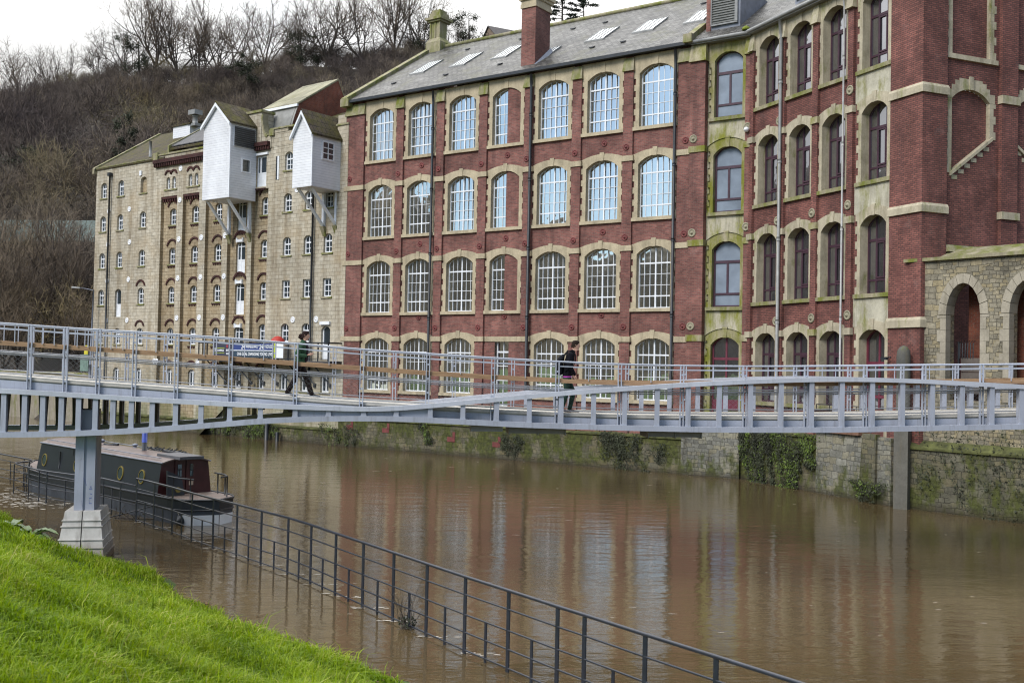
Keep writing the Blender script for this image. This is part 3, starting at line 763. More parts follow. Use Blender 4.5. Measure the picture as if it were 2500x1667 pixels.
# ================================================================== MALTHOUSE
malt = empty('malthouse', O1, A0, 'pale stone malthouse with small white windows, mossy roofs and two overhanging white hoists', 'malthouse')
WC = [-26.27, -24.02, -21.18, -17.88, -15.33, -12.78, -10.36, -7.97, -5.53, -3.58, -1.78]
SR = [16.8, 14.3, 11.55, 8.83, 5.95, 3.1]
WM, HM, RM = .74, 1.16, .20
RB = [18.5, 16.3, 13.75, 11.0, 8.3, 5.5, .0]          # row edges
EDG = [-27.3, -25.2, -22.6, -19.0, -17.12, -16.45, -14.62, -13.87, -12.02, -11.46, -9.42, -8.98, -7.42, -6.3, -4.5, -2.7, .0]
COLCELL = {0: (-27.3,-25.2), 1: (-25.2,-22.6), 2: (-22.6,-19.0), 3: (-19.0,-17.12), 4: (-16.45,-14.62), 5: (-13.87,-12.02), 6: (-11.46,-9.42), 7: (-8.98,-7.42), 8: (-7.42,-4.5), 9: (-4.5,-2.7), 10: (-2.7,-.02)}
RECESS = (3, 4, 5, 6, 7)
kind = {}
for c in range(11):
    for r in range(6): kind[c, r] = 'win'
kind[2, 0] = 'niche'; kind[3, 0] = kind[4, 0] = 'twin'; kind[5, 0] = kind[6, 0] = None
kind[7, 0] = 'french'; kind[9, 0] = kind[10, 0] = None
for r in (1, 2, 3, 4, 5): kind[6, r] = 'door'
kind[1, 3] = 'tall'; kind[8, 3] = kind[9, 3] = kind[10, 3] = 'rect'; kind[10, 4] = 'tall'
for c in (0, 1, 2): pass
kind[6, 5] = 'win'
DEP = {}
def opening(c, r):
    k = kind[c, r]; x = WC[c]; z = SR[r]
    if k is None: return None
    if k in ('win', 'niche'): 
        zz = z + (.18 if (r == 4 and c >= 7) else 0) + (.12 if (c == 8 and r == 0) else 0)
        return dict(x=x, z=zz, w=WM, h=HM, rise=RM)
    if k == 'twin': return None
    if k == 'rect': return dict(x=x, z=z+.05, w=.74, h=1.12, rise=0)
    if k == 'door': return dict(x=x, z=z-.9, w=.95, h=2.1, rise=.2)
    if k == 'tall': return dict(x=x, z=z-.9, w=.78, h=2.05, rise=.2)
    if k == 'french': return dict(x=x-.22, z=16.10, w=1.05, h=1.98, rise=0)
mbw = MB(); mbr = MB()
for c in range(11):
    a, b = COLCELL[c]
    for r in range(6):
        rec = c in RECESS and r > 0
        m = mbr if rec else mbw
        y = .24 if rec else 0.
        aa, bb = a, b
        if c in RECESS and r == 0:
            pass
        z1, z0 = RB[r], RB[r+1]
        if c == 6 and r > 0: z0, z1 = (RB[r+1] if r == 5 else SR[r]-1.05), (RB[1] if r == 1 else SR[r-1]-1.05)
        if c == 6 and r == 5: z0 = 0.
        if c == 1 and r == 3: z0 = 7.75
        if c == 1 and r == 4: z1 = 7.75
        if c == 10 and r == 4: z0 = 4.75
        if c == 10 and r == 5: z1 = 4.75
        if c == 7 and r == 0: z0 = 15.95; 
        if c == 7 and r == 1: z1 = 15.95
        if c == 6 and r == 0: z0 = 16.3
        o = opening(c, r)
        holes = []
        if o: holes = [arch(o['x'], o['w']-.002, o['z'], o['z']+o['h']-o['rise'], o['rise'], 6)]
        if kind[c, r] == 'twin': holes = [arch(WC[c]+dx, .40, 16.8, 17.50, .14, 6) for dx in (-.33, .33)]
        m.plate([(aa, z0), (bb, z0), (bb, z1), (aa, z1)], holes, y, y+.26 if holes else None, sides=False)
# plain strips between the recesses
for a, b in [(-17.12,-16.45), (-14.62,-13.87), (-12.02,-11.46), (-9.42,-8.98)]:
    mbw.plate([(a, 0), (b, 0), (b, 18.5), (a, 18.5)], [], 0)
for c in RECESS:
    a, b = COLCELL[c]
    zt = 15.95 if c == 7 else RB[1]
    mbr.face([(a,0,0),(a,.24,0),(a,.24,zt),(a,0,zt)]); mbr.face([(b,0,0),(b,.24,0),(b,.24,zt),(b,0,zt)]); mbr.face([(a,0,zt),(b,0,zt),(b,.24,zt),(a,.24,zt)])
# upper wall and parapets
mbw.plate([(-27.3,18.5),(-19.75,18.5),(-19.75,19.12),(-27.3,19.12)], [], 0)
mbw.box(-19.75, -9.7, -.06, .35, 18.5, 19.22)
mbw.box(-9.66, -8.16, -.10, .9, 18.5, 20.9)
sc = [(-8.16, 18.5)] + [(-7.2, 18.5), (-7.2, 19.28)] + [(-8.16+.55*(1-math.cos(t*math.pi/2/6))+.0, 20.7-1.42*math.sin(t*math.pi/2/6)) for t in range(6, -1, -1)]
mbw.plate(sc, [], -.06, .3)
mbw.box(-7.2, -2.0, -.02, .35, 18.5, 19.40); mbw.box(-7.2, -5.6, -.05, .4, 19.40, 19.62)
mbw.box(-.98, -.03, -.16, .4, .0, 19.1); mbw.box(-1.0, -.3, -.1, .5, 19.1, 19.75)
mbw.box(-2.0, -.98, 0.01, .35, 18.5, 19.3)
mbw.face([(-27.3,0,0),(-27.3,11,0),(-27.3,11,19.1),(-27.3,0,19.1)]); mbw.face([(-27.3,0,19.1),(-27.3,11,19.1),(-27.3,5.4,22.6)])
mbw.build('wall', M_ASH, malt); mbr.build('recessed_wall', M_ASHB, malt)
# dark brick cornice and corbels
for a, b in [(-19.72, -13.0), (-9.6, -7.3)]:
    m = MB(); m.box(a, b, -.30, .0, 18.66, 18.92); m.box(a, b, -.18, .0, 18.42, 18.66)
    x = a+.05
    while x < b-.1: m.box(x, x+.10, -.25, -.17, 18.46, 18.655); x += .22
    m.build('brick_cornice', M_BRICKD, malt)
for c in (3, 4):
    a, b = COLCELL[c]; m = MB(); m.box(a, b, .02, .23, 16.12, 16.29)
    x = a+.1
    while x < b-.1: m.box(x, x+.12, .06, .23, 15.93, 16.115); x += .27
    m.build('corbel_table', M_BRICKD, malt)
m = MB(); m.box(-19.8, -9.7, -.14, .40, 19.22, 19.34); m.box(-19.85, -19.3, -.2, .4, 18.9, 19.45); m.box(-9.75, -8.06, -.2, .95, 20.9, 21.05); m.box(-7.3, -2.0, -.12, .4, 19.62, 19.72); m.box(-7.35, -6.9, -.14, .4, 19.25, 19.62)
for t in range(6):
    f = lambda t: (-8.16+.55*(1-math.cos(t*math.pi/12)), 20.7-1.42*math.sin(t*math.pi/12))
    p, q = f(t), f(t+1)
    m.hexa([(p[0]-.02,-.12,p[1]-.06),(q[0]-.02,-.12,q[1]-.06),(q[0]-.02,.34,q[1]-.06),(p[0]-.02,.34,p[1]-.06),(p[0]+.14,-.12,p[1]+.06),(q[0]+.1,-.12,q[1]+.06),(q[0]+.1,.34,q[1]+.06),(p[0]+.14,.34,p[1]+.06)])
m.box(-1.06, -.0, -.22, .5, 19.1, 19.2); m.box(-27.5, -27.25, -.25, .1, 18.7, 19.05); m.box(-27.4, -19.7, -.10, .1, 19.03, 19.14)
m.build('coping', M_CAP, malt)
# windows of the malthouse
vb = [(0, .045)]; hb = [(.36, .035), (.72, .085)]
protos = {}
def mw(key, W, H, rise, vb, hb, lower=0.0):
    if key not in protos:
        f = window_frame(W, H, rise, .14, vb, hb, .085, depth=.06)
        if lower: f.box(-W/2+.05, W/2-.05, .158, .21, .05, lower)
        s = MB(); s.box(-W/2-.12, W/2+.12, -.07, .16, -.10, -.001)
        protos[key] = (f.mesh('window', M_WHITE), pane_mb(W, H, rise, .20).mesh('pane', M_GLASSM), s.mesh('sill', M_CAP))
    return protos[key]
hoodm = {}
def hood(w):
    if w not in hoodm:
        m = MB(); h = w/2; pts = arc_pts(w, 0, w*.36, 8); po = arc_pts(w+.24, 0, w*.36+.13, 8)
        for i in range(8):
            a, b, c_, d_ = pts[i], pts[i+1], po[i+1], po[i]
            m.hexa([(a[0],-.07,a[1]),(b[0],-.07,b[1]),(b[0],.01,b[1]),(a[0],.01,a[1]),(d_[0],-.07,d_[1]),(c_[0],-.07,c_[1]),(c_[0],.01,c_[1]),(d_[0],.01,d_[1])])
        hoodm[w] = m.mesh('hood_arch', M_BRICKD)
    return hoodm[w]
bs = MB(); bs.box(-.5, .5, -.05, .01, -.17, -.10)
for i in range(5): bs.box(-.42+i*.19, -.34+i*.19, -.05, .01, -.26, -.17)
bs_me = bs.mesh('corbel', M_BRICKD)
for c in range(11):
    for r in range(6):
        k = kind[c, r]; rec = .24 if (c in RECESS and r > 0) else 0
        if k is None: continue
        if k == 'twin':
            for dx in (-.33, .33):
                f, p, s = mw('twin', .40, .84, .14, [], [(.42, .05)])
                w = part(f, 'window', malt, (WC[c]+dx, 0, 16.8)); part(p, 'pane', w)
                part(hood(.56), 'hood_arch', w, (0, 0, 1.02))
            m = MB(); m.box(WC[c]-.75, WC[c]+.75, -.07, .02, 16.68, 16.79); m.build('sill', M_CAP, malt)
            continue
        o = opening(c, r)
        if k == 'niche':
            m = MB(); m.plate(arch(o['x'], o['w'], o['z'], o['z']+o['h']-o['rise'], o['rise'], 6), [], .2); m.build('blocked_window', M_ASHB, malt)
            m = MB(); m.box(o['x']-.5, o['x']+.5, -.07, .02, o['z']-.1, o['z']-.001); m.build('sill', M_CAP, malt); continue
        if k == 'win': f, p, s = mw('win', WM, HM, RM, vb, hb) if r < 5 else mw('low', WM, HM, RM, [(0, .12)], [(.95, .05)])
        elif k == 'rect': f, p, s = mw('rect', .74, 1.12, 0, vb, [(.36, .035), (.72, .06)])
        elif k == 'door': f, p, s = mw('door', .95, 2.1, .2, [(-.12, .10)], [(.85, .1), (1.75, .05)], .85)
        elif k == 'tall': f, p, s = mw('tall', .78, 2.05, .2, [], [(.9, .1)], .88)
        elif k == 'french': f, p, s = mw('french', 1.05, 1.98, 0, [(-.2, .14)], [(.88, .1)], .88)
        w = part(f, 'loading_door' if k in ('door', 'tall', 'french') else 'window', malt, (o['x'], rec, o['z'])); part(p, 'pane', w)
        if k in ('win', 'rect'):
            part(s, 'sill', w)
            if c in RECESS or (c == 2 and r in (3, 4)): 
                if not (r == 0): part(hood(1.0 if c in RECESS else .9), 'hood_arch', w, (0, 0, HM+.13))
            if c in RECESS and r < 5: part(bs_me, 'corbel', w, (0, 0, 0))
        if k == 'door':
            part(hood(1.15), 'hood_arch', w, (0, 0, 2.28)); part(bs_me, 'corbel', w, (0, 0, 0))
            m = MB(); m.box(-.32, .32, -.12, .02, 2.03, 2.2); m.box(-.34, -.26, -.14, .02, 2.0, 2.3); m.box(.26, .34, -.14, .02, 2.0, 2.3); m.build('canopy_bracket', M_WHITE, w)
        if k == 'french':
            m = MB(); m.box(-.75, .7, -.10, .02, 2.02, 2.16); m.build('lintel', M_WHITE, w); part(bs_me, 'corbel', w, (0, 0, 0))
        if k == 'tall' and c == 10:
            m = MB(); m.box(-.42, .42, -.14, .02, 2.13, 2.32); m.build('canopy_bracket', M_WHITE, w)
m = MB(); m.box(-6.75, -6.53, -.001, .02, 16.4, 17.9); m.build('slot_window', M_BLACK, malt)
m = MB(); m.box(-6.56, -6.42, -.05, .02, 16.4, 17.9); m.build('slot_lining', M_WHITE, malt)
# medallions
m = MB(); m.lathe([(.20, 0), (.20, .022), (.15, .035), (.14, .020), (.06, .022), (.05, .045), (.01, .05)], n=14); m.v = [(x, -z, y) for x, y, z in m.v]; md_me = m.mesh('medallion', M_MEDAL)
for u, z in [(-25.53,15.79),(-22.88,15.74),(-25.53,13.31),(-22.74,13.33),(-16.8,18.11),(-16.8,15.92),(-16.8,13.2),(-14.27,13.18),(-11.72,13.16),(-4.7,15.61),(-25.49,10.59),(-22.75,10.62),(-25.42,7.65),(-22.79,7.66),
             (-16.8,10.5),(-14.25,10.49),(-11.72,10.46),(-16.8,7.76),(-14.27,7.75),(-11.7,7.74),(-4.78,7.51),(-2.66,7.51),(-19.3,4.75),(-19.0,4.75),(-16.8,4.7),(-14.3,4.7),(-27.1,3.4)]:
    part(md_me, 'medallion', malt, (u, -.004, z))
m = MB(); m.box(-21.65, -21.40, -.08, .0, 18.05, 18.4); m.build('alarm_box', M_WHITE, malt)
for u, z0, z1 in [(-25.27, 18.6, 1.0), (-3.0, 15.2, 2.0)]:
    m = MB(); m.tube([(u, -.16, z0), (u, -.16, z1)], .07, 8)
    if u < -20: m.box(u-.14, u+.14, -.30, -.03, z0-.25, z0)
    m.build('drainpipe', M_BLACK, malt)
# roofs
def mr(y): return 19.16 + y*.655
m = MB(); slab(m, -27.4, -18.6, -.1, mr(-.1), 5.4, mr(5.4)); slab(m, -27.4, -18.6, 11, 19.1, 5.4, mr(5.4)); m.build('roof', M_TILE, malt)
m = MB(); slab(m, -27.55, -27.25, -.2, mr(-.2)+.12, 5.4, mr(5.4)+.12, .3); m.build('coping', M_CAP, malt)
m = MB(); slab(m, -18.6, -9.75, .3, 19.75, 4.9, 22.75); slab(m, -18.6, -9.75, 10, 19.5, 4.9, 22.75); m.build('roof', M_TILE, malt)
m = MB(); m.hexa([(-18.7,.2,19.2),(-18.55,.2,19.2),(-18.55,5,22.4),(-18.7,5,22.4),(-18.7,.2,19.95),(-18.55,.2,19.95),(-18.55,5,23.0),(-18.7,5,23.0)]); m.build('verge', M_CAP, malt)
m = MB(); slab(m, -18.5, -13.9, .4, 19.95, 3.4, 21.95, .06); m.build('slate_patch', simple('dark_slate', (.06,.06,.065), .7, .3, 2), malt)
# white boarded roof box with cowl
m = MB(); m.box(-23.2, -21.1, 3.7, 5.6, 21.1, 22.45); bx = m.build('roof_box', M_BOARD, malt)
m = MB(); m.hexa([(-23.3,3.6,22.45),(-21.0,3.6,22.45),(-21.0,5.7,22.45),(-23.3,5.7,22.45),(-23.3,3.6,22.55),(-21.0,3.6,22.55),(-21.0,5.7,23.2),(-23.3,5.7,23.2)]); m.build('roof_box_top', M_TILE, bx)
m = MB(); m.lathe([(.20,0),(.20,.62),(.26,.64),(.26,.70),(.20,.72)], (-20.9, 4.0, 22.4), 12); m.box(-21.3,-20.5,3.65,4.35,23.15,23.5); m.box(-21.3,-20.5,3.7,4.3,22.3,22.5); m.build('flue_cowl', M_ZINC, malt)
m = MB(); m.tube([(-21.0, .35, 19.4), (-21.0, .35, 20.55)], .10, 8); m.build('vent_pipe', M_ZINC, malt)
# tall roof with brick gable
m = MB(); slab(m, -9.8, -6.25, 1.25, 21.55, 4.7, 23.85); slab(m, -9.8, -6.25, 5.4, 22.6, 4.7, 23.85); m.build('roof', M_SHEET, malt)
prof = []
for i in range(7):
    t = i/6; prof.append((.75+.6*t**1.7, 19.2+2.2*t))
m = MB()
for p, q in zip(prof, prof[1:]): m.hexa([(-9.7,p[0],p[1]),(-6.3,p[0],p[1]),(-6.3,p[0]+.1,p[1]),(-9.7,p[0]+.1,p[1]),(-9.7,q[0],q[1]),(-6.3,q[0],q[1]),(-6.3,q[0]+.1,q[1]),(-9.7,q[0]+.1,q[1])])
m.build('mansard', M_MANS, malt)
m = MB(); m.box(-9.8, -6.25, 1.16, 1.28, 21.30, 21.46); m.build('fascia', M_WHITE, malt)
m = MB()
g = [(-6.28,p[0]-.02,p[1]) for p in prof] + [(-6.28,4.7,23.72),(-6.28,5.5,22.4),(-6.28,5.6,19.0)]
m.face(g); m.face([(x-.2,y,z) for x,y,z in g]); m.build('brick_gable', M_BRICKO, malt)
m = MB(); slab(m, -6.3, -.1, .5, 19.5, 5, 21.6); slab(m, -6.3, -.1, 9.5, 19.5, 5, 21.6); m.build('roof', M_TILE, malt)
m = MB(); m.box(-1.1, -.35, 5.0, 5.9, 20.5, 22.3); m.box(-1.2, -.25, 4.9, 6.0, 22.3, 22.45); m.box(-1.0,-.5,5.1,5.8,22.45,22.75); m.build('chimney', M_CAP, malt)
# the two white boarded hoists
def lucam(u0, u1, pr, z0, ze, za, braces, louv, win):
    body = MB()
    body.box(u0, u1, -pr, -.01, z0, ze)
    uc = (u0+u1)/2
    body.face([(u0,-pr,ze),(u1,-pr,ze),(uc,-pr,za)])
    lu = body.build('hoist', M_BOARD, malt)
    m = MB()
    for s, ua in ((-1, u0), (1, u1)):
        e = ua + s*.14; ez = ze - .14*(za-ze)/(uc-u0)
        m.hexa([(e,-pr-.16,ez-.02),(e,.5,ez-.02),(uc,.5,za-.0),(uc,-pr-.16,za-.0),(e,-pr-.16,ez+.10),(e,.5,ez+.10),(uc,.5,za+.13),(uc,-pr-.16,za+.13)])
    m.build('hoist_roof', M_TILE, lu)
    m = MB()
    for s, ua in ((-1, u0), (1, u1)):
        e = ua + s*.12; ez = ze - .12*(za-ze)/(uc-u0)
        m.hexa([(e,-pr-.20,ez-.20),(uc,-pr-.20,za-.20),(uc,-pr-.05,za-.20),(e,-pr-.05,ez-.20),(e,-pr-.20,ez+.0),(uc,-pr-.20,za+.0),(uc,-pr-.05,za+.0),(e,-pr-.05,ez+.0)])
    m.box(u1-.005, u1+.06, -pr, -.01, ze-.16, ze+.0); m.box(u1-.06, u1+.02, -pr-.02, -pr+.06, z0, ze)
    m.build('bargeboard', M_WHITE, lu)
    if louv:
        a, b, c_, d_ = louv
        m = MB(); m.box(u1+.002, u1+.03, a-.04, b+.04, c_-.04, d_+.04); m.build('louvre_frame', M_WHITE, lu)
        m = MB(); z = c_
        m.box(u1+.03, u1+.04, a, b, c_, d_)
        while z < d_-.05:
            m.hexa([(u1+.04,a,z+.05),(u1+.12,a,z),(u1+.12,b,z),(u1+.04,b,z+.05),(u1+.04,a,z+.075),(u1+.12,a,z+.025),(u1+.12,b,z+.025),(u1+.04,b,z+.075)]); z += .125
        m.build('louvre', simple('louvre_dark', (.10,.105,.11), .5, .2), lu)
    a, b, c_, d_, nv, nh = win
    m = MB(); m.box(u1+.0, u1+.05, a-.09, b+.09, c_-.09, c_); m.box(u1+.0, u1+.05, a-.09, b+.09, d_, d_+.09); m.box(u1+.0, u1+.05, a-.09, a, c_, d_); m.box(u1+.0, u1+.05, b, b+.09, c_, d_)
    for i in range(1, nv): y = a+(b-a)*i/nv; m.box(u1+.01, u1+.045, y-.025, y+.025, c_, d_)
    for i in range(1, nh): z = c_+(d_-c_)*i/nh; m.box(u1+.01, u1+.043, a, b, z-.025, z+.025)
    w = m.build('window', M_WHITE, lu)
    m = MB(); m.face([(u1+.012,a,c_),(u1+.012,b,c_),(u1+.012,b,d_),(u1+.012,a,d_)]); m.build('pane', M_GLASSM, w)
    for ub in braces:
        m = MB()
        def beam(p, q, t=.085):
            p = Vector(p); q = Vector(q)
            m.hexa([(p.x-t,p.y-t,p.z),(p.x+t,p.y-t,p.z),(p.x+t,p.y+t,p.z),(p.x-t,p.y+t,p.z),(q.x-t,q.y-t,q.z),(q.x+t,q.y-t,q.z),(q.x+t,q.y+t,q.z),(q.x-t,q.y+t,q.z)])
        beam((ub, -pr+.25, z0), (ub, -.12, z0-2.0)); beam((ub, -.1, z0-2.0), (ub, -.1, z0))
        m.build('brace', M_WHITE, lu)
        m = MB(); m.hexa([(ub-.13,-.02,z0-2.6),(ub+.13,-.02,z0-2.6),(ub+.13,.02,z0-2.6),(ub-.13,.02,z0-2.6),(ub-.16,-.28,z0-2.05),(ub+.16,-.28,z0-2.05),(ub+.16,.02,z0-2.05),(ub-.16,.02,z0-2.05)]); m.build('stone_corbel', M_CAP, lu)
    return lu
lucam(-11.42, -8.68, 2.1, 15.18, 20.0, 21.3, (-11.2, -9.15), (-1.80, -.18, 18.5, 19.75), (-1.10, -.55, 16.98, 17.72, 1, 1))
lucam(-2.35, -.67, 2.4, 15.15, 18.35, 19.62, (-2.1, -1.0), None, (-1.58, -.78, 16.9, 17.85, 2, 3))
# balcony with braces
bal = MB(); bal.box(-12.6, -.15, -1.25, -.02, 4.86, 4.98); bal = bal.build('balcony', M_DKSTEEL, malt)
m = MB()
for i in range(15):
    u = -12.55 + i*(12.35/14); m.box(u-.03, u+.03, -1.24, -1.18, 4.98, 6.05)
m.box(-12.6, -.15, -1.25, -1.17, 6.02, 6.09); m.box(-12.6, -12.54, -1.25, -.02, 6.0, 6.09); m.box(-.2, -.15, -1.25, -.02, 6.0, 6.09); m.box(-12.6, -.15, -1.24, -1.18, 5.05, 5.1)
m.build('balustrade', M_BLACK, bal)
for u in (-11.2, -9.9, -8.6, -7.35, -6.05, -4.75, -3.4, -2.6, -1.2):
    m = MB(); m.tube([(u-.5, -1.15, 4.87), (u, -.06, 3.55)], .045, 6); m.box(u-.10, u+.10, -.08, .0, 3.38, 3.62); m.build('brace', M_BLACK, bal)
# banners on the balcony rail
def banner(name, label, u0, u1, z0, z1, mats, parts, y=-1.30):
    o = empty(name, (0,0,0), 0, label, 'banner', 'banners on the balcony rail')
    o.matrix_world = T(*O1) @ RZ(A0) @ T((u0+u1)/2, y, z0)
    h = (u1-u0)/2
    for i, (za, zb, ua, ub, mt, nm) in enumerate(mats):
        m = MB(); m.box(ua-(u0+u1)/2, ub-(u0+u1)/2, -.012-.003*i, .0, za-z0, zb-z0); m.build(nm, mt, o)
    for (txt, u, z, size, mt, sx) in parts:
        cu = bpy.data.curves.new('lettering', 'FONT'); cu.body = txt; cu.size = size; cu.align_x = 'CENTER'; cu.align_y = 'CENTER'; cu.extrude = .002; cu.offset = .006
        cu.materials.append(mt)
        tmp = bpy.data.objects.new('lettering', cu); col.objects.link(tmp)
        lme = bpy.data.meshes.new_from_object(tmp.evaluated_get(bpy.context.evaluated_depsgraph_get())); bpy.data.objects.remove(tmp)
        t = bpy.data.objects.new('lettering', lme); col.objects.link(t); t.parent = o
        t.matrix_local = T(u-(u0+u1)/2, -.03, z-z0) @ Matrix.Rotation(R(90), 4, 'X') @ Matrix.Diagonal((sx, 1, 1, 1))
    return o
M_NAVY = simple('banner_navy', (.035,.06,.20), .5, .15); M_TEAL = simple('banner_slate', (.03,.055,.085), .5, .15); M_INK = simple('banner_white', (.78,.82,.88), .5, .03)
M_LIME = simple('banner_lime', (.42,.52,.06), .5, .1); M_GREYB = simple('banner_grey', (.045,.05,.075), .5, .15); M_REDB = simple('banner_red', (.30,.04,.06), .5, .1)
banner('banner', 'blue two-tone banner reading 24 WINDOWS. 24 HEROES on the balcony rail', -8.95, -4.95, 5.12, 6.0,
       [(5.58, 6.0, -8.95, -4.95, M_NAVY, 'upper_band'), (5.12, 5.54, -8.95, -4.95, M_TEAL, 'lower_band'), (5.535, 5.585, -8.95, -4.95, M_INK, 'stripe')],
       [('24', -7.86, 5.78, .40, M_INK, 1), ('WINDOWS.', -7.02, 5.80, .27, M_INK, .82), ('24', -6.1, 5.78, .40, M_INK, 1), ('HEROES', -5.36, 5.80, .27, M_INK, .82),
        ('ONE GOAL CHANGING YOUNG LIVES', -6.72, 5.33, .27, M_INK, .74)])
banner('banner', 'dark grey banner with two yellow lines and small white lettering', -10.85, -9.0, 5.15, 6.0,
       [(5.15, 6.0, -10.85, -9.0, M_GREYB, 'sheet'), (5.68, 5.71, -10.75, -9.75, M_LIME, 'stripe'), (5.38, 5.41, -10.75, -9.75, M_LIME, 'stripe'), (5.72, 5.90, -9.55, -9.38, M_REDB, 'emblem')],
       [('DAVE HAMFIELD', -10.25, 5.545, .15, M_INK, .85), ('BATH', -9.35, 5.55, .2, M_INK, .8), ('RUGBY', -9.35, 5.33, .15, M_INK, .8)])
banner('banner', 'small white sign panel with lime green edge at the end of the blue banner', -4.93, -4.07, 5.12, 6.0,
       [(5.12, 6.0, -4.93, -4.72, M_LIME, 'edge'), (5.12, 6.0, -4.72, -4.07, M_INK, 'sheet')], [])
# red dome shaped parasol behind the banner
o = empty('red_parasol', (0,0,0), 0, 'red domed parasol top showing above the blue banner', 'parasol')
o.matrix_world = T(*O1) @ RZ(A0) @ T(-5.25, -.75, 4.98)
m = MB(); m.lathe([(.48, .98), (.45, 1.15), (.36, 1.33), (.2, 1.45), (.03, 1.50)], n=16); m.build('canopy', simple('red_cloth', (.42,.035,.025), .6, .15), o)
m = MB(); m.tube([(0,0,0),(0,0,1.45)], .025, 8); m.build('pole', M_BLACK, o)

# ================================================================== RIVER WALLS
def wall_run(name, label, frame, a, b, y, z0, z1, thick, mat, cap=None, capname='coping', group=None):
    o, ang = frame
    root = empty(name, o, ang, label, 'wall', group)
    m = MB()
    n = max(1, int((b-a)/.8)); rr = random.Random(int(a*10))
    xs = [a+(b-a)*i/n for i in range(n+1)]
    m.box(a, b, y, y+thick, z0, z1); m.build('masonry', mat, root)
    if cap:
        m = MB()
        for p, q in zip(xs, xs[1:]):
            h = rr.uniform(-.02, .03); m.hexa([(p,y-.08,z1),(q,y-.08,z1),(q,y+thick,z1),(p,y+thick,z1),(p,y-.08,z1+.09+h),(q,y-.08,z1+.09+h),(q,y+thick,z1+.14+h),(p,y+thick,z1+.14+h)])
        m.build(capname, cap, root)
    return root
M_MOSSCAP = simple('moss_capping', (.075,.082,.025), .9, .6, 3)
rw0 = wall_run('river_wall', 'stone river wall at the foot of the pale malthouse', (O1, A0), -27.3, -.1, -.30, -2, .85, .28, M_RIVER, M_MOSSCAP)
wall_run('river_wall', 'long low mossy river wall under the white windowed brick mill', (O1, A1), -.1, 22.2, -.40, -2, 1.62, .38, M_RIVER, M_MOSSCAP)
wall_run('river_wall', 'pale patched stretch of river wall below the mossy stained bay', (O1, A1), 22.2, 25.1, -.5, -2, 2.3, .6, M_RIVER2)
wall_run('river_wall', 'river wall stretch overgrown with ivy below the plum windows', (P2, A2), -.1, 5.35, -.35, -2, 2.2, .4, M_RIVER, M_MOSSCAP)
w = wall_run('river_wall', 'pale rendered stretch of river wall with a rusty sill on top', (P2, A2), 5.35, 9.6, -.42, -2, 2.5, .5, M_RIVER2)
m = MB(); m.box(5.3, 8.0, -.55, .0, 2.5, 2.72); m.build('rusty_sill', simple('rusty_steel', (.16,.09,.06), .8, .4, 4), w)
m = MB(); m.hexa([(8.0,-.6,-1),(8.9,-.6,-1),(8.9,-.3,-1),(8.0,-.3,-1),(8.15,-.5,2.6),(8.9,-.5,2.6),(8.9,-.3,2.6),(8.15,-.3,2.6)]); m.build('mossy_buttress', M_RIVER3, w)
# flood wall upstream of the malthouse
fwall = wall_run('flood_wall', 'plain grey concrete flood wall beyond the malthouse end', (O1, A0), -75, -27.5, .2, -2, 3.6, .4, stone_mat('flood_concrete', (.27,.245,.20), amt=.6, moss=.1), M_CAP)

# stone wall with arches (right)
sw = empty('arched_stone_wall', O4, A4, 'grey rubble stone wall with round arched openings beside the red brick end wall', 'wall')
m = MB()
def ar(x0, x1, zs=7.05):
    r_ = (x1-x0)/2; c_ = (x0+x1)/2
    return [(x0, 4.0), (x1, 4.0)] + [(c_+r_*math.cos(t*math.pi/14), zs+1.12*math.sin(t*math.pi/14)) for t in range(15)]
OPEN = [(1.52, 2.80), (3.84, 5.12), (6.16, 7.44), (8.48, 9.76), (10.8, 12.08)]
edges = [0, 3.32, 5.64, 7.96, 10.28, 18.0]
for (a, b), (x0, x1) in zip(zip(edges, edges[1:]), OPEN):
    m.plate([(a, 2.4), (b, 2.4), (b, 9.02), (a, 9.02)], [ar(x0-.01, x1+.01)], 0, .55, sides=False)
m.face([(0,0,2.4),(0,.55,2.4),(0,.55,9.02),(0,0,9.02)])
m.build('masonry', M_RUBBLE, sw)
M_VOUS = stone_mat('voussoir_stone', (.33,.30,.24), amt=.5)
for x0, x1 in OPEN:
    m = MB(); r_ = (x1-x0)/2; c_ = (x0+x1)/2
    for i in range(10):
        p0, p1 = math.pi*i/10+.01, math.pi*(i+1)/10-.01
        q = lambda rr, rz, a: (c_+rr*math.cos(a), 7.05+rz*math.sin(a))
        a, b, c2, d_ = q(r_, 1.12, p0), q(r_, 1.12, p1), q(r_+.30, 1.46, p1), q(r_+.30, 1.46, p0)
        m.hexa([(a[0],-.03,a[1]),(b[0],-.03,b[1]),(b[0],.5,b[1]),(a[0],.5,a[1]),(d_[0],-.03,d_[1]),(c2[0],-.03,c2[1]),(c2[0],.5,c2[1]),(d_[0],.5,d_[1])])
    z = 4.0; k = 0
    while z < 7.0:
        h = .42; e = .34 if k % 2 else .22
        m.box(x0-e, x0, -.025, .3, z, min(z+h-.01, 7.04)); m.box(x1, x1+e, -.025, .3, z, min(z+h-.01, 7.04)); z += h; k += 1
    m.build('arch_surround', M_VOUS, sw)
m = MB(); m.hexa([(-.12,-.14,9.02),(18,-.14,9.02),(18,.65,9.02),(-.12,.65,9.02),(-.12,-.14,9.14),(18,-.14,9.14),(18,.65,9.18),(-.12,.65,9.18)]); m.build('coping', M_CAP, sw)
m = MB(); m.hexa([(.15,-.30,2.18),(18,-.30,2.18),(18,0.1,2.18),(.15,0.1,2.18),(.15,-.30,2.26),(18,-.30,2.26),(18,.1,2.58),(.15,.1,2.58)]); m.build('ledge', M_MOSSCAP, sw)
m = MB(); m.box(.0, 18, -.22, .6, -2, 2.18); m.build('river_face', M_RIVER3, sw)
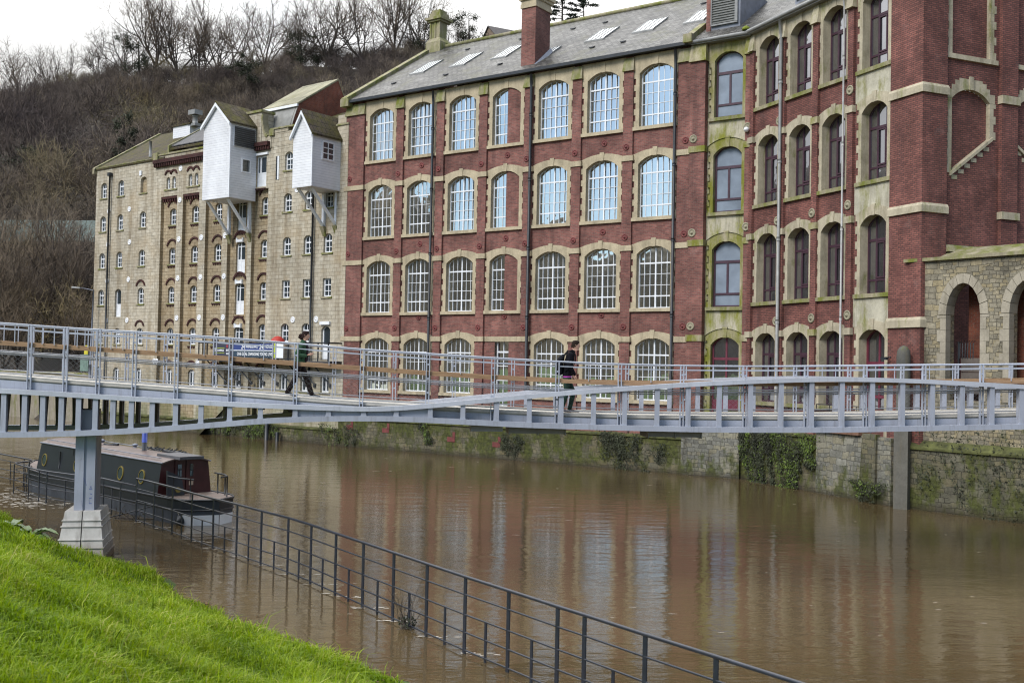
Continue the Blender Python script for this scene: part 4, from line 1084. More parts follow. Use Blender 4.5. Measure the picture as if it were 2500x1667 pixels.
# brick back wall and lean-to roof seen through and above the arches
m = MB(); m.box(1.7, 18, 1.2, 1.4, 4, 8.7); m.build('back_wall', M_BRICKO, sw)
m = MB(); m.hexa([(.6,.5,9.1),(18,.5,9.1),(18,2.2,9.5),(.6,1.5,9.5),(.6,.5,9.16),(18,.5,9.16),(18,2.2,9.6),(.6,1.5,9.6)]); m.build('lean_to_roof', M_CAP, sw)
g = empty('slatted_gate', (0,0,0), 0, 'low dark timber gate with black bars inside the first stone arch', 'gate'); g.matrix_world = T(*O4) @ RZ(A4) @ T(1.95, .62, 4.2)
m = MB()
for i in range(5): m.box(-.2, .95, 0, .04, .05+i*.26, .28+i*.26)
m.build('board_panel', simple('weathered_board', (.10,.085,.075), .8, .3, 3), g)
m = MB()
for i in range(6): m.tube([(-.25+i*.1, .0, 1.3), (-.25+i*.1, 0, 1.85), (-.2+i*.1, .05, 1.95)], .018, 5)
m.box(-.32, -.26, -.02, .03, 0, 1.9); m.build('bars', M_BLACK, g)
# round topped stone post
pp = empty('stone_post', (14.35, 39.0, 0), R(-35), 'tall weathered stone post with rounded top in front of the arched wall corner', 'post')
m = MB(); m.lathe([(.24, 2.9), (.25, 5.55), (.21, 5.78), (.13, 5.9), (.02, 5.95)], n=20); m.build('shaft', stone_mat('grey_post_stone', (.09,.09,.083), amt=.6, moss=.15), pp)
m = MB(); m.box(-.25, .25, -.25, .25, -2, 2.95); m.build('base', stone_mat('post_base_stone', (.125,.122,.108), amt=.6), pp)

# ================================================================== GROUND, HILL, WATER
def smooth(t): t = max(0, min(1, t)); return t*t*(3-2*t)
CREST = [(-260, 34), (-150, 44), (-97, 52), (-86, 54), (-78, 58), (-69, 60), (-50, 61), (-19, 62), (4, 60), (35, 59), (120, 52), (260, 40)]
n1 = fdir(A1)[1]; e1 = fdir(A1)[0]; e0 = fdir(A0)[0]; n0 = fdir(A0)[1]
def hill_z(x, y):
    z = 3.4
    c = lerp(CREST, x*205/max(y, 100) if False else x)
    t = (y-98)/(205-98)
    if t > 0:
        if t <= 1: z = 3.4 + (c-3.4)*(t**1.18)
        else: z = c + (y-205)*.06
        z += 1.5*math.sin(x*.09+y*.05)*min(1, max(0, t)*3) + 1.0*math.sin(x*.21-y*.13)*min(1, max(0, t)*3)
    return z
m = MB(); nx, ny = 90, 60
X = [-260+520*i/nx for i in range(nx+1)]; Y = [70+250*j/ny for j in range(ny+1)]
m.v = []
for j in range(ny+1):
    for i in range(nx+1):
        x, y = X[i], Y[j]; p = Vector((x, y, 0)) - O1
        b0 = p.dot(n0)
        z = hill_z(x, y) if b0 > .8 else -3.0
        m.v.append((x, y, z))
for j in range(ny):
    for i in range(nx):
        a = j*(nx+1)+i; m.f.append((a, a+1, a+nx+2, a+nx+1)); m.smooth.append(True)
mh, nt, b = new_mat('hillside_ground')
nt.links.new(ramp(nt, noise(nt, pos(nt), .05, 6, .65), [(.3, (.030,.025,.023)), (.5, (.050,.042,.034)), (.7, (.07,.06,.04))]), b.inputs['Base Color']); b.inputs['Roughness'].default_value = .95
tag(m.build('hill', mh), kind='structure')
# unseen ridge added left of frame, shaped to darken the window reflections
m = MB(); NX, NY = 60, 8
for j in range(NY+1):
    for i in range(NX+1):
        t = j/NY; y = -120 + 260*i/NX
        h = lerp([(-120,22),(-15,25.5),(10,26),(20,27.5),(30,28.5),(45,29.5),(75,34),(140,42)], y) + 2.2*math.sin(y*.19+1) + 1.8*math.sin(y*.41) + 1.2*math.sin(y*.9)
        m.v.append((-95-30*t - 8*math.sin(y*.03), y, 1.0 + h*smooth(t*1.6)))
for j in range(NY):
    for i in range(NX):
        a = j*(NX+1)+i; m.f.append((a, a+1, a+NX+2, a+NX+1)); m.smooth.append(True)
mh2, nt, b = new_mat('reflection_ridge_brown')
nt.links.new(ramp(nt, noise(nt, pos(nt), .12, 6, .7), [(.3, (.03,.028,.02)), (.55, (.10,.085,.06)), (.7, (.20,.17,.12))]), b.inputs['Base Color']); b.inputs['Roughness'].default_value = .95
tag(m.build('reflection_ridge', mh2), kind='structure')

# river
mw_, nt, b = new_mat('river_water')
pw = pos(nt, (1, 1, 1))
c = ramp(nt, noise(nt, pos(nt, (.05,.12,1)), 1.0, 4, .6), [(.3, (.066,.047,.022)), (.55, (.084,.060,.029)), (.75, (.104,.074,.037))])
nt.links.new(c, b.inputs['Base Color']); b.inputs['Roughness'].default_value = .045; b.inputs['IOR'].default_value = 1.5; b.inputs['Specular IOR Level'].default_value = .7
h1 = noise(nt, pos(nt, (.55, 1.5, 1)), 1.2, 3, .55, .6)
h2 = noise(nt, pos(nt, (1.0, 2.2, 1)), 5.0, 3, .6)
h3 = noise(nt, pos(nt, (.12, .3, 1)), 1.0, 2)
hh = math_(nt, 'ADD', math_(nt, 'ADD', math_(nt, 'MULTIPLY', h1, 1.0), math_(nt, 'MULTIPLY', h2, .18)), math_(nt, 'MULTIPLY', h3, .8))
N_ = N(nt, 'ShaderNodeBump', {'Height': hh, 'Strength': .5, 'Distance': .034}); nt.links.new(N_.outputs[0], b.inputs['Normal'])
m = MB(); m.face([(-260,-60,0),(120,-60,0),(120,140,0),(-260,140,0)]); tag(m.build('river', mw_), kind='structure')
m = MB(); m.face([(-400,-200,-2.5),(400,-200,-2.5),(400,1500,-2.5),(-400,1500,-2.5)]); tag(m.build('ground', mh), kind='structure')

# grassy bank (near side)
BE = Vector((-8.94, 24.87, 0)); BD = Vector((.643,-.766,0)); BN = Vector((-.766,-.643,0))
def bank_z(x, y):
    d = (Vector((x, y, 0)) - BE).dot(BN)
    l = (Vector((x, y, 0)) - BE).dot(BD)
    wob = .35*math.sin(l*.55+1.0) + .25*math.sin(l*1.3)
    d += wob - .22
    z = -.02 + .40*d if d > 0 else -.02+.25*d
    if d > 8: z = -.02 + .40*8 + (d-8)*.05
    z += .06*math.sin(x*1.7+y*.9) + .05*math.sin(x*.8-y*2.1)
    return max(z, -2.4)
m = MB(); nx, ny = 110, 60
for j in range(ny+1):
    for i in range(nx+1):
        l = -40 + 75*i/nx; d = -4 + 34*(j/ny)**1.5
        p = BE + BD*l + BN*d
        m.v.append((p.x, p.y, bank_z(p.x, p.y)))
for j in range(ny):
    for i in range(nx):
        a = j*(nx+1)+i; m.f.append((a, a+1, a+nx+2, a+nx+1)); m.smooth.append(True)
mg, nt, b = new_mat('turf_soil')
nt.links.new(ramp(nt, noise(nt, pos(nt), 1.2, 5), [(.3, (.025,.045,.008)), (.7, (.06,.10,.012))]), b.inputs['Base Color']); b.inputs['Roughness'].default_value = .95
tag(m.build('bank', mg), kind='structure')

# grass blades (one mass)
rng = np.random.default_rng(5)
def grass(nb):
    # sample in the visible wedge, denser close to the camera
    K = nb*8
    l = rng.uniform(-14, 19, K); d = rng.uniform(-.02, 9.0, K)
    px = BE.x + BD.x*l + BN.x*d; py = BE.y + BD.y*l + BN.y*d
    z = np.array([bank_z(a, b_) for a, b_ in zip(px, py)])
    dist = np.hypot(px, py)
    ok = (py > 5.5) & (px/py > -.52) & (px/py < .1) & (z > -.06)
    prob = np.clip((15.0/np.maximum(dist, 6))**1.6, .2, 2.2)
    ok &= rng.uniform(0, 2.2, K) < prob
    # lower edge of the frame
    ok &= (z - 4.9)/py > -.36
    idx = np.nonzero(ok)[0][:nb]
    px, py, z = px[idx], py[idx], z[idx]; n = len(idx)
    tuft = .5+.5*np.sin(px*2.1+1.3*np.sin(py*1.7))*np.sin(py*2.6+px*.7)
    tuft2 = np.sin(px*5.3+2*np.sin(py*4.1))*np.sin(py*6.1)
    h = (.07 + .12*rng.random(n)**1.6)*(0.5+.8*tuft + .5*tuft2)
    tall = rng.random(n) < .012; h[tall] *= 2.1
    wd = (.004+.004*rng.random(n))*(1+.5*(np.hypot(px,py)>14)*1.0)
    az = rng.uniform(0, 2*np.pi, n); lean = rng.uniform(.15, 1.35, n)
    laz = 2.2*np.sin(px*1.3+py*.8)+1.8*np.sin(py*2.9-px*1.9)+rng.normal(0, 1.9, n)
    dx, dy = np.cos(az), np.sin(az); lx, ly = np.cos(laz)*lean, np.sin(laz)*lean
    V = np.zeros((n, 5, 3), np.float32)
    V[:,0] = np.stack([px-dx*wd, py-dy*wd, z-.02], 1); V[:,1] = np.stack([px+dx*wd, py+dy*wd, z-.02], 1)
    mx, my, mz = px+lx*h*.35, py+ly*h*.35, z+h*.62
    V[:,2] = np.stack([mx+dx*wd*.8, my+dy*wd*.8, mz], 1); V[:,3] = np.stack([mx-dx*wd*.8, my-dy*wd*.8, mz], 1)
    V[:,4] = np.stack([px+lx*h*1.05, py+ly*h*1.05, z+h*(1.05-.35*lean)], 1)
    me = bpy.data.meshes.new('grass'); 
    me.vertices.add(n*5); me.vertices.foreach_set('co', V.ravel())
    loops = np.zeros((n, 7), np.int32); base = (np.arange(n)*5)[:,None]
    loops[:] = base + np.array([0,1,2,3,3,2,4])
    me.loops.add(n*7); me.loops.foreach_set('vertex_index', loops.ravel())
    me.polygons.add(n*2)
    ls = np.stack([np.arange(n)*7, np.arange(n)*7+4], 1).astype(np.int32); me.polygons.foreach_set('loop_start', ls.ravel())
    me.update(calc_edges=True)
    at = me.attributes.new('tone', 'FLOAT', 'POINT')
    tone = np.clip(.48 + .30*(tuft-.5) + .22*tuft2*(rng.random(n)) + .26*rng.normal(0, .6, n) , 0, 1); at.data.foreach_set('value', np.repeat(tone, 5).astype(np.float32))
    return me
gm, nt, b = new_mat('grass_blades')
a_ = N(nt, 'ShaderNodeAttribute', attribute_name='tone')
gc = ramp(nt, a_.outputs['Fac'], [(0., (.045,.095,.003)), (.4, (.165,.275,.003)), (.75, (.29,.385,.006)), (1., (.50,.48,.15))])
gc = mix(nt, .6, gc, ramp(nt, noise(nt, pos(nt), .8, 4), [(.3, .65), (.7, 1.3)]), 'MULTIPLY')
nt.links.new(gc, b.inputs['Base Color']); b.inputs['Roughness'].default_value = .5; b.inputs['Specular IOR Level'].default_value = .35
tr = N(nt, 'ShaderNodeBsdfTranslucent'); nt.links.new(gc, tr.inputs['Color'])
ms_ = N(nt, 'ShaderNodeMixShader', {0: .42, 1: b.outputs[0], 2: tr.outputs[0]})
nt.links.new(ms_.outputs[0], [n for n in nt.nodes if n.type == 'OUTPUT_MATERIAL'][0].inputs[0])
gme = grass(190000); gme.materials.append(gm)
go = bpy.data.objects.new('grass', gme); col.objects.link(go); tag(go, 'bright green grass covering the near river bank', 'grass', kind='stuff')

m = MB(); rl_ = random.Random(77)
for i in range(420):
    l_ = rl_.uniform(-12, 14); d_ = abs(rl_.gauss(0, .35))-.12; p_ = BE+BD*l_+BN*d_; z_ = max(.012, bank_z(p_.x, p_.y)+rl_.uniform(.01, .07))
    a = rl_.uniform(0, 6.28); s_ = rl_.uniform(.015, .05); e_ = Vector((math.cos(a), math.sin(a), rl_.uniform(-.3,.3))); f_ = Vector((-math.sin(a), math.cos(a), rl_.uniform(-.3,.3)))
    c_ = Vector((p_.x, p_.y, z_)); m.face([c_-e_*s_, c_+f_*s_*.5, c_+e_*s_, c_-f_*s_*.5])
for i in range(110):
    l_ = rl_.uniform(-12, 14); d_ = rl_.gauss(-.05, .18); p_ = BE+BD*l_+BN*d_; z_ = max(.01, bank_z(p_.x, p_.y)+.02); a = rl_.uniform(0, 6.28); L_ = rl_.uniform(.06, .3)
    m.tube([(p_.x, p_.y, z_), (p_.x+math.cos(a)*L_, p_.y+math.sin(a)*L_, z_+rl_.uniform(0,.04))], .006, 4)
tag(m.build('flood_litter', simple('dead_leaf', (.14,.085,.04), .9, .5, 20)), 'brown dead leaves and twigs along the edge of the flooded grass', 'litter', kind='stuff')

# broad leaved weeds
def weed(loc, r, label, seed, n=11, mat=None):
    rr = random.Random(seed); o = empty('broadleaf_weed', (loc[0], loc[1], loc[2]+.10), rr.uniform(0, 6), label, 'plant', 'broad leaved weeds on the grassy bank'); r *= 1.45
    m = MB()
    for i in range(n):
        a = 2*math.pi*i/n + rr.uniform(-.3, .3); L = r*rr.uniform(.6, 1.1); w = L*rr.uniform(.26, .36); el = rr.uniform(.5, 1.1)
        d = Vector((math.cos(a), math.sin(a), 0)); s = Vector((-d.y, d.x, 0)); pts = []
        for t, ww in ((.0, .05), (.3, .8), (.6, 1.0), (.85, .6), (1.0, .05)):
            c_ = d*L*t*math.cos(el*.4) + Vector((0,0, L*(math.sin(el)*t - .75*t*t) + .05 + rr.uniform(-.01,.015)))
            pts.append((c_ - s*w*ww*.5 + Vector((0,0,.03*ww)), c_, c_ + s*w*ww*.5 + Vector((0,0,.03*ww))))
        for p, q in zip(pts, pts[1:]):
            m.face([p[0], p[1], q[1], q[0]], True); m.face([p[1], p[2], q[2], q[1]], True)
    m.build('leaves', mat, o); return o
M_DOCK = simple('dock_leaf', (.12,.20,.06), .4, .4, 6)
def bank_at(l, d): p = BE+BD*l+BN*d; return (p.x, p.y, bank_z(p.x, p.y))
weed(bank_at(-3.4, 1.05), .55, 'largest clump of broad dock leaves beside the concrete pier base', 1, 16, M_DOCK)
weed(bank_at(-4.7, 1.2), .5, 'dock leaf clump at the left frame edge above the grass', 2, 13, M_DOCK)
weed(bank_at(-2.6, .6), .40, 'dock leaf clump nearest the water, left of the concrete pier', 3, 12, M_DOCK)
weed(bank_at(7.6, .5), .18, 'small pale leaved weed near the grass tip at the bottom of the picture', 4, 9, M_DOCK)
weed(bank_at(8.6, .5), .15, 'tiny weed at the lowest tip of the grass bank', 5, 8, M_DOCK)

# ================================================================== FOOTBRIDGE
bridge = empty('footbridge', OB, AB, 'pale blue-grey steel footbridge with timber handrails crossing the river', 'footbridge')
ZT = [(-22,4.5),(-12.2,4.13),(-10.72,4.07),(-9.12,3.99),(-6.82,3.90),(-5.85,3.87),(-4.28,3.84),(-3.29,3.83),(-2.47,3.89),(-1.31,4.02),(.04,4.17),(1.39,4.32),(2.97,4.46),(4.41,4.58),(5.84,4.68),(7.66,4.77),(9.1,4.80),(10.62,4.78),(12.15,4.73),(13.23,4.69),(22,4.2)]
ZB = [(-22,2.9),(-12.17,2.96),(-10.47,3.02),(-9.08,3.10),(-7.62,3.23),(-5.84,3.41),(-4.27,3.48),(-2.75,3.50),(-1.29,3.45),(.39,3.39),(2.4,3.36),(5.14,3.345),(8.41,3.39),(9.12,3.42),(13.24,3.55),(22,3.9)]
ZD = [(-22,4.8),(-12.21,4.43),(-10.73,4.33),(-9.12,4.25),(-6.83,4.12),(-4.28,3.96),(-.96,3.82),(1.23,3.75),(2.99,3.72),(5.13,3.73),(8.27,3.77),(9.24,3.80),(12.41,3.91),(22,4.3)]
ZR = [(-22,6.1),(-12.25,5.69),(-10.77,5.61),(-9.15,5.55),(-6.86,5.45),(-5.29,5.35),(-3.68,5.24),(-2.06,5.17),(-.44,5.10),(1.17,5.04),(2.37,5.01),(4.34,5.0),(5.98,5.02),(7.55,5.05),(9.04,5.09),(10.62,5.14),(12.21,5.19),(13.23,5.21),(22,5.5)]
ZH = [(-22,5.7),(-12.24,5.26),(-10.76,5.19),(-9.15,5.11),(-6.85,4.99),(-4.3,4.85),(-2.05,4.73),(-.43,4.66),(1.18,4.61),(2.37,4.58),(4.3,4.58),(7.5,4.64),(12.4,4.78),(22,5.1)]
def smoothed(tab):
    xs = np.arange(-22, 22.01, .2); v = np.array([lerp(tab, x) for x in xs]); k = np.ones(7)/7
    v2 = np.convolve(np.pad(v, 3, mode='edge'), k, 'valid'); return list(zip(xs.tolist(), v2.tolist()))
ZT, ZB, ZD, ZR, ZH = map(smoothed, (ZT, ZB, ZD, ZR, ZH))
def strip(m, f, y0, y1, zlo, zhi, s0=-21.5, s1=21.5, step=.4, sh=0.0):
    n = int(round((s1-s0)/step))
    for i in range(n):
        a, b_ = s0+(s1-s0)*i/n, s0+(s1-s0)*(i+1)/n; za, zb = lerp(f, a), lerp(f, b_)
        m.hexa([(a,y0,za+zlo),(b_,y0,zb+zlo),(b_,y1,zb+zlo),(a,y1,za+zlo),(a,y0,za+zhi),(b_,y0,zb+zhi),(b_,y1,zb+zhi),(a,y1,za+zhi)])
VS = [-12.09,-11.61,-11.19,-10.76,-10.36,-9.97,-9.56,-9.13,-8.64,-8.09,-7.49,-6.81,-6.08,-5.25,-4.45,-3.6,-2.81,-1.98,-1.18,-.35,.46,1.25,2.06,2.84,3.66,4.45,5.24,6.04,6.83,7.62,8.41,9.2,9.99,10.78,11.57,12.36,13.15]
VS = [-12.09-.55*i for i in range(14, 0, -1)] + VS + [13.15+.79*i for i in range(1, 10)]
def girder(y, sgn, sh):
    m = MB(); strip(m, ZB, y-.09, y+.20, .0, .13); 
    g = m.build('girder', M_STEEL, bridge)
    m = MB(); strip(m, ZT, y-.10, y+.22, -.11, .0); m.build('top_chord', M_STEELLIT, g)
    for s in VS:
        s2 = s+sh; zb, zt = lerp(ZB, s2)+.11, lerp(ZT, s2)-.09
        m = MB()
        fl = (-.065, .065)
        m.box(s2-.06, s2+.06, y-.055, y-.02, zb, zt); m.box(s2-.012, s2+.012, y-.02, y+.19, zb, zt)
        # corner fillets
        for q in (-1, 1):
            m.hexa([(s2+q*.06,y-.05,zb),(s2+q*.13,y-.05,zb),(s2+q*.13,y-.02,zb),(s2+q*.06,y-.02,zb),(s2+q*.06,y-.05,zb+.07),(s2+q*.075,y-.05,zb+.02),(s2+q*.075,y-.02,zb+.02),(s2+q*.06,y-.02,zb+.07)])
        m.build('upright', M_STEEL, g)
    m = MB()
    n = 16
    for i in range(n):
        a, b_ = -5.25+sh+3.27*i/n, -5.25+sh+3.27*(i+1)/n
        m.hexa([(a,y+.03,lerp(ZB,a)+.1),(b_,y+.03,lerp(ZB,b_)+.1),(b_,y+.05,lerp(ZB,b_)+.1),(a,y+.05,lerp(ZB,a)+.1),(a,y+.03,lerp(ZT,a)-.08),(b_,y+.03,lerp(ZT,b_)-.08),(b_,y+.05,lerp(ZT,b_)-.08),(a,y+.05,lerp(ZT,a)-.08)])
    m.build('web_plate', M_STEEL, g)
    return g
BW = 2.9; SH = -.6
girder(0, 1, 0); girder(BW, -1, SH)
m = MB(); strip(m, ZD, .30, BW-.15, -.10, -.005); deck = m.build('deck', M_DECK, bridge)
for ya, yb in ((.24, .30), (BW-.15, BW-.09)): m = MB(); strip(m, ZD, ya, yb, -.06, .015); m.build('deck_edge', M_DECK, deck)
for ya, yb in ((.26, .34), (BW-.2, BW-.12)): m = MB(); strip(m, ZD, ya, yb, -.30, -.10); m.build('edge_beam', M_STEEL, deck)
for s in VS:
    m = MB(); z = lerp(ZD, s); yb = BW-.22; m.hexa([(s-.05,.35,z-.36),(s+.05,.35,z-.36),(s+.05+SH,yb,z-.36),(s-.05+SH,yb,z-.36),(s-.05,.35,z-.12),(s+.05,.35,z-.12),(s+.05+SH,yb,z-.12),(s-.05+SH,yb,z-.12)])
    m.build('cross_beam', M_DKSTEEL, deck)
m = MB()
for s in VS:
    if s < -5.5:
        z0, z1 = lerp(ZB, s)+.1, lerp(ZD, s)-.3
        # haunched frames under the deck
        for (ya, yb) in ((.2, .75), (BW-.1, BW-.65)):
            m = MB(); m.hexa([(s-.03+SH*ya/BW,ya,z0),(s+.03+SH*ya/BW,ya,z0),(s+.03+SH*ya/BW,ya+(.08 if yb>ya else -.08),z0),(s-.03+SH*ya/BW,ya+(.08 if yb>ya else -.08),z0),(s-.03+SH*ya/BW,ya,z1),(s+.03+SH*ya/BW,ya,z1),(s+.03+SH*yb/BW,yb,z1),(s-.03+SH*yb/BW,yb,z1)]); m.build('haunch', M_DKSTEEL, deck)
for a, b_ in [(-.95, -.15), (.0, 1.45), (3.55, 4.95)]:
    m = MB(); z = lerp(ZB, (a+b_)/2)
    m.box(a, b_, .5, 1.5, z-.17, z+.02)
    if b_ > 0:
        for x in (a, (a+b_)/2, b_-.03): m.box(x, x+.03, .47, 1.53, z-.20, z+.03)
    m.build('service_tray', M_ZINC if b_ > 0 else M_STEEL, deck)
# railings, each side
POST = [-21.2+.85*i for i in range(11)]
POST = [p for p in POST if p < -12] + [-11.61,-10.77,-10.0,-9.15,-8.15,-6.86,-5.29,-3.68,-2.06,-.44,1.17,2.75,4.34,5.96,7.55,9.1,10.66,12.2,13.8,15.4,17.0,18.6]
def railing(y, sh, inward):
    rl = MB(); pts = [(s, y, lerp(ZR, s)) for s in np.arange(-21.4, 21.4, .3)]
    rl.tube(pts, .021, 8); rail = rl.build('railing', M_STEELR, bridge)
    for s in POST:
        s2 = s+sh; z0, z1 = lerp(ZD, s2)-.28, lerp(ZR, s2)
        m = MB(); m.box(s2-.050, s2-.028, y-.035, y+.035, z0, z1+.01); m.box(s2+.028, s2+.050, y-.035, y+.035, z0, z1+.01)
        for k in range(4): m.box(s2-.025, s2+.025, y-.02, y+.02, z0+.25+k*.35, z0+.29+k*.35)
        m.build('post', M_STEELR, rail)
    m = MB()
    n = 110
    for i in range(n):
        a, b_ = -21.4+42.8*i/n, -21.4+42.8*(i+1)/n; za, zb = lerp(ZH, a), lerp(ZH, b_)
        ya, yb = (y+.03, y+.15) if inward > 0 else (y-.15, y-.03)
        m.hexa([(a,ya,za-.10),(b_,ya,zb-.10),(b_,yb,zb-.10),(a,yb,za-.10),(a,ya,za),(b_,ya,zb),(b_,yb,zb),(a,yb,za)])
    m.build('timber_handrail', M_TIMBER, rail)
    m = MB()
    m.tube([(s, y, lerp(ZH, s)-.26) for s in np.arange(-21.4, 21.4, .4)], .018, 6); m.tube([(s, y+.06*inward, lerp(ZH, s)-.31) for s in np.arange(-21.4, 21.4, .4)], .016, 6)
    m.tube([(s, y, lerp(ZD, s)+.07) for s in np.arange(-21.4, 21.4, .4)], .016, 6)
    m.build('intermediate_rail', M_STAIN, rail)
    # thin uprights of the upper panel
    m = MB()
    for a, b_ in zip(POST, POST[1:]):
        k = 3 if b_ < -8.5 else 2
        for i in range(1, k):
            s = a+(b_-a)*i/k+sh; m.box(s-.009, s+.009, y-.009, y+.009, lerp(ZH, s)-.02, lerp(ZR, s))
        s0_, s1_ = a+.06+sh, b_-.06+sh
        m.hexa([(s0_,y-.012,lerp(ZR,s0_)-.13),(s1_,y-.012,lerp(ZR,s1_)-.13),(s1_,y+.012,lerp(ZR,s1_)-.13),(s0_,y+.012,lerp(ZR,s0_)-.13),(s0_,y-.012,lerp(ZR,s0_)-.105),(s1_,y-.012,lerp(ZR,s1_)-.105),(s1_,y+.012,lerp(ZR,s1_)-.105),(s0_,y+.012,lerp(ZR,s0_)-.105)])
    m.build('baluster', M_STEELR, rail)
    # diamond wire mesh
    m = MB(); p = .095; w = .0014
    s = -21.0
    while s < 20.5:
        for sg in (1, -1):
            za, zb = lerp(ZD, s)+.07, lerp(ZH, s)-.26; dx = (zb-za)*1.25*sg
            ze = lerp(ZH, s+dx)-.26; zs_ = lerp(ZD, s)+.07
            m.face([(s-w,y,zs_),(s+w,y,zs_),(s+dx+w,y,ze),(s+dx-w,y,ze)])
        s += p*1.6
    m.build('wire_mesh', M_STAIN, rail)
railing(.20, 0, 1); railing(BW-.05, SH-.3, -1)
# pier
pier = MB()
zc = lerp(ZB, -10.2)
for (x0, x1, y0, y1) in [(-.23,-.03,0,.9),(.03,.23,0,.9)]: pier.box(x0, x1, y0, y1, 1.0, zc+.02)
pier.box(-.20, .20, .05, .85, 1.0, zc+.6); pier.box(.225, .24, .12, .78, 1.05, zc)
PM = T(-10.28, .32, 0) @ RZ(R(8))
pr_ = pier.build('pier', M_STEEL, bridge, PM)
m = MB()
cour = [(1.22, 1.0), (1.0, .86), (.86, .55), (.55, .36), (.36, .16), (.16, -.35), (-.35, -1.4)]
def half(z): return .40 + (1.22-z)*.125, .62 + (1.22-z)*.20
for i, (zt, zb) in enumerate(cour):
    for sx in (-1, 1):
        hx1, hy1 = half(zt); hx0, hy0 = half(zb); lip = .03
        x_in = .012*sx
        c = [(x_in, .45-hy0), (sx*hx0, .45-hy0), (sx*hx0, .45+hy0), (x_in, .45+hy0)]
        t = [(x_in, .45-hy1), (sx*(hx1-lip*0), .45-hy1), (sx*hx1, .45+hy1), (x_in, .45+hy1)]
        if sx < 0: c = [c[1], c[0], c[3], c[2]]; t = [t[1], t[0], t[3], t[2]]
        m.hexa([(*p, zb+.012) for p in c] + [(*p, zt-.004) for p in t])
        # projecting lower lip of the course
        lx, ly = hx0+lip, hy0+lip
        c = [(x_in, .45-ly), (sx*lx, .45-ly), (sx*lx, .45+ly), (x_in, .45+ly)]
        if sx < 0: c = [c[1], c[0], c[3], c[2]]
        m.hexa([(*p, zb-.008) for p in c] + [(*p, zb+.012) for p in c])
m.build('plinth', M_CONC, pr_)
m = MB()
for (x, z, dx, dz) in [(-.02,2.0,.03,-.10),(.01,1.92,.03,-.1),(.12,1.72,.05,0),(.12,1.72,.025,.08),(.145,1.8,.025,-.08),(.12,1.5,.05,.02),(.12,1.5,0,-.12),(.12,1.38,.05,0),(.13,1.62,.04,-.02),(-.05,1.45,.01,-.15)]:
    m.hexa([(x-.006,-.004,z-.006),(x+dx+.006,-.004,z+dz-.006),(x+dx+.006,-.001,z+dz-.006),(x-.006,-.001,z-.006),(x-.006,-.004,z+.006),(x+dx+.006,-.004,z+dz+.006),(x+dx+.006,-.001,z+dz+.006),(x-.006,-.001,z+.006)])
m.build('graffiti', simple('blue_graffiti', (.03,.06,.30), .6, .1), pr_)

# ================================================================== RIVERSIDE RAILINGS
def rail_thing(name, label, path, H, posts, shorts, group=None):
    """path: list of plan points at top-rail; rails follow it"""
    o = empty(name, (path[0][0], path[0][1], 0), 0, label, 'railing', group)
    ox, oy = path[0]
    rel = [(x-ox, y-oy) for x, y in path]
    m = MB(); m.tube([(x, y, H) for x, y in rel], .030, 8); m.build('handrail', M_RAIL, o)
    for h in ([.77, .51, .28, .05] if H > 1.2 else [.80, .47, .17]):
        m = MB(); m.tube([(x, y, H*h if H > 1.2 else h*H) for x, y in rel], .016, 6); m.build('rail', M_RAIL, o)
    for i, (x, y) in enumerate(posts):
        m = MB(); x -= ox; y -= oy; M = T(x, y, 0) @ RZ(R(-50))
        m.box(-.035, .035, -.012, .012, -1.2, H-.02, M); m.build('post', M_RAIL, o)
    for (x, y) in shorts:
        m = MB(); x -= ox; y -= oy; M = T(x, y, 0) @ RZ(R(-50))
        z1 = H*.51 if H > 1.2 else H*.8
        m.box(-.025, .025, -.010, .010, -.02, z1, M); m.build('short_post', M_RAIL, o)
    return o
MP = [(-11.2,32.14),(-10.33,31.13),(-9.46,30.07),(-8.56,28.9),(-7.68,27.82),(-6.81,26.83),(-5.94,25.73),(-5.08,24.7),(-4.36,23.69),(-3.63,22.58),(-2.9,21.5),(-2.17,20.42),(-1.45,19.35),(-.71,18.25),(.03,17.2),(.77,16.13),(1.14,15.62),(1.89,14.55),(2.65,13.5),(3.43,12.4),(4.2,11.3)]
SP = [((a[0]+b_[0])/2, (a[1]+b_[1])/2) for i, (a, b_) in enumerate(zip(MP, MP[1:])) if i != 15]
rail_thing('riverside_railing', 'long dark five-rail railing standing in the flood water from the boat to the lower right', MP, 1.30, MP, SP)
LP = [(-26,47.6),(-20.1,41.98),(-18.3,40.2),(-17.75,39.65),(-17.6,39.3),(-17.6,39.0),(-17.75,38.75),(-17.78,38.45),(-17.6,38.1),(-17.2,37.6),(-15.97,36.2),(-15.3,35.65),(-14.31,34.94),(-13.33,34.3),(-12.91,34.0),(-12.1,33.1),(-11.25,32.22)]
rail_thing('riverside_railing', 'lower dark railing with an S-shaped bend beside the bow of the narrowboat', LP, 1.07,
           [(-22,43.8),(-20.1,41.98),(-18.3,40.25),(-17.6,39.15),(-17.76,38.3),(-16.6,36.9),(-15.9,36.13),(-15.5,35.8),(-12.91,34.0),(-12.0,33.0)],
           [(-19.2,41.1),(-17.5,38.6),(-16.9,37.4),(-14.6,35.15),(-12.45,33.5)])

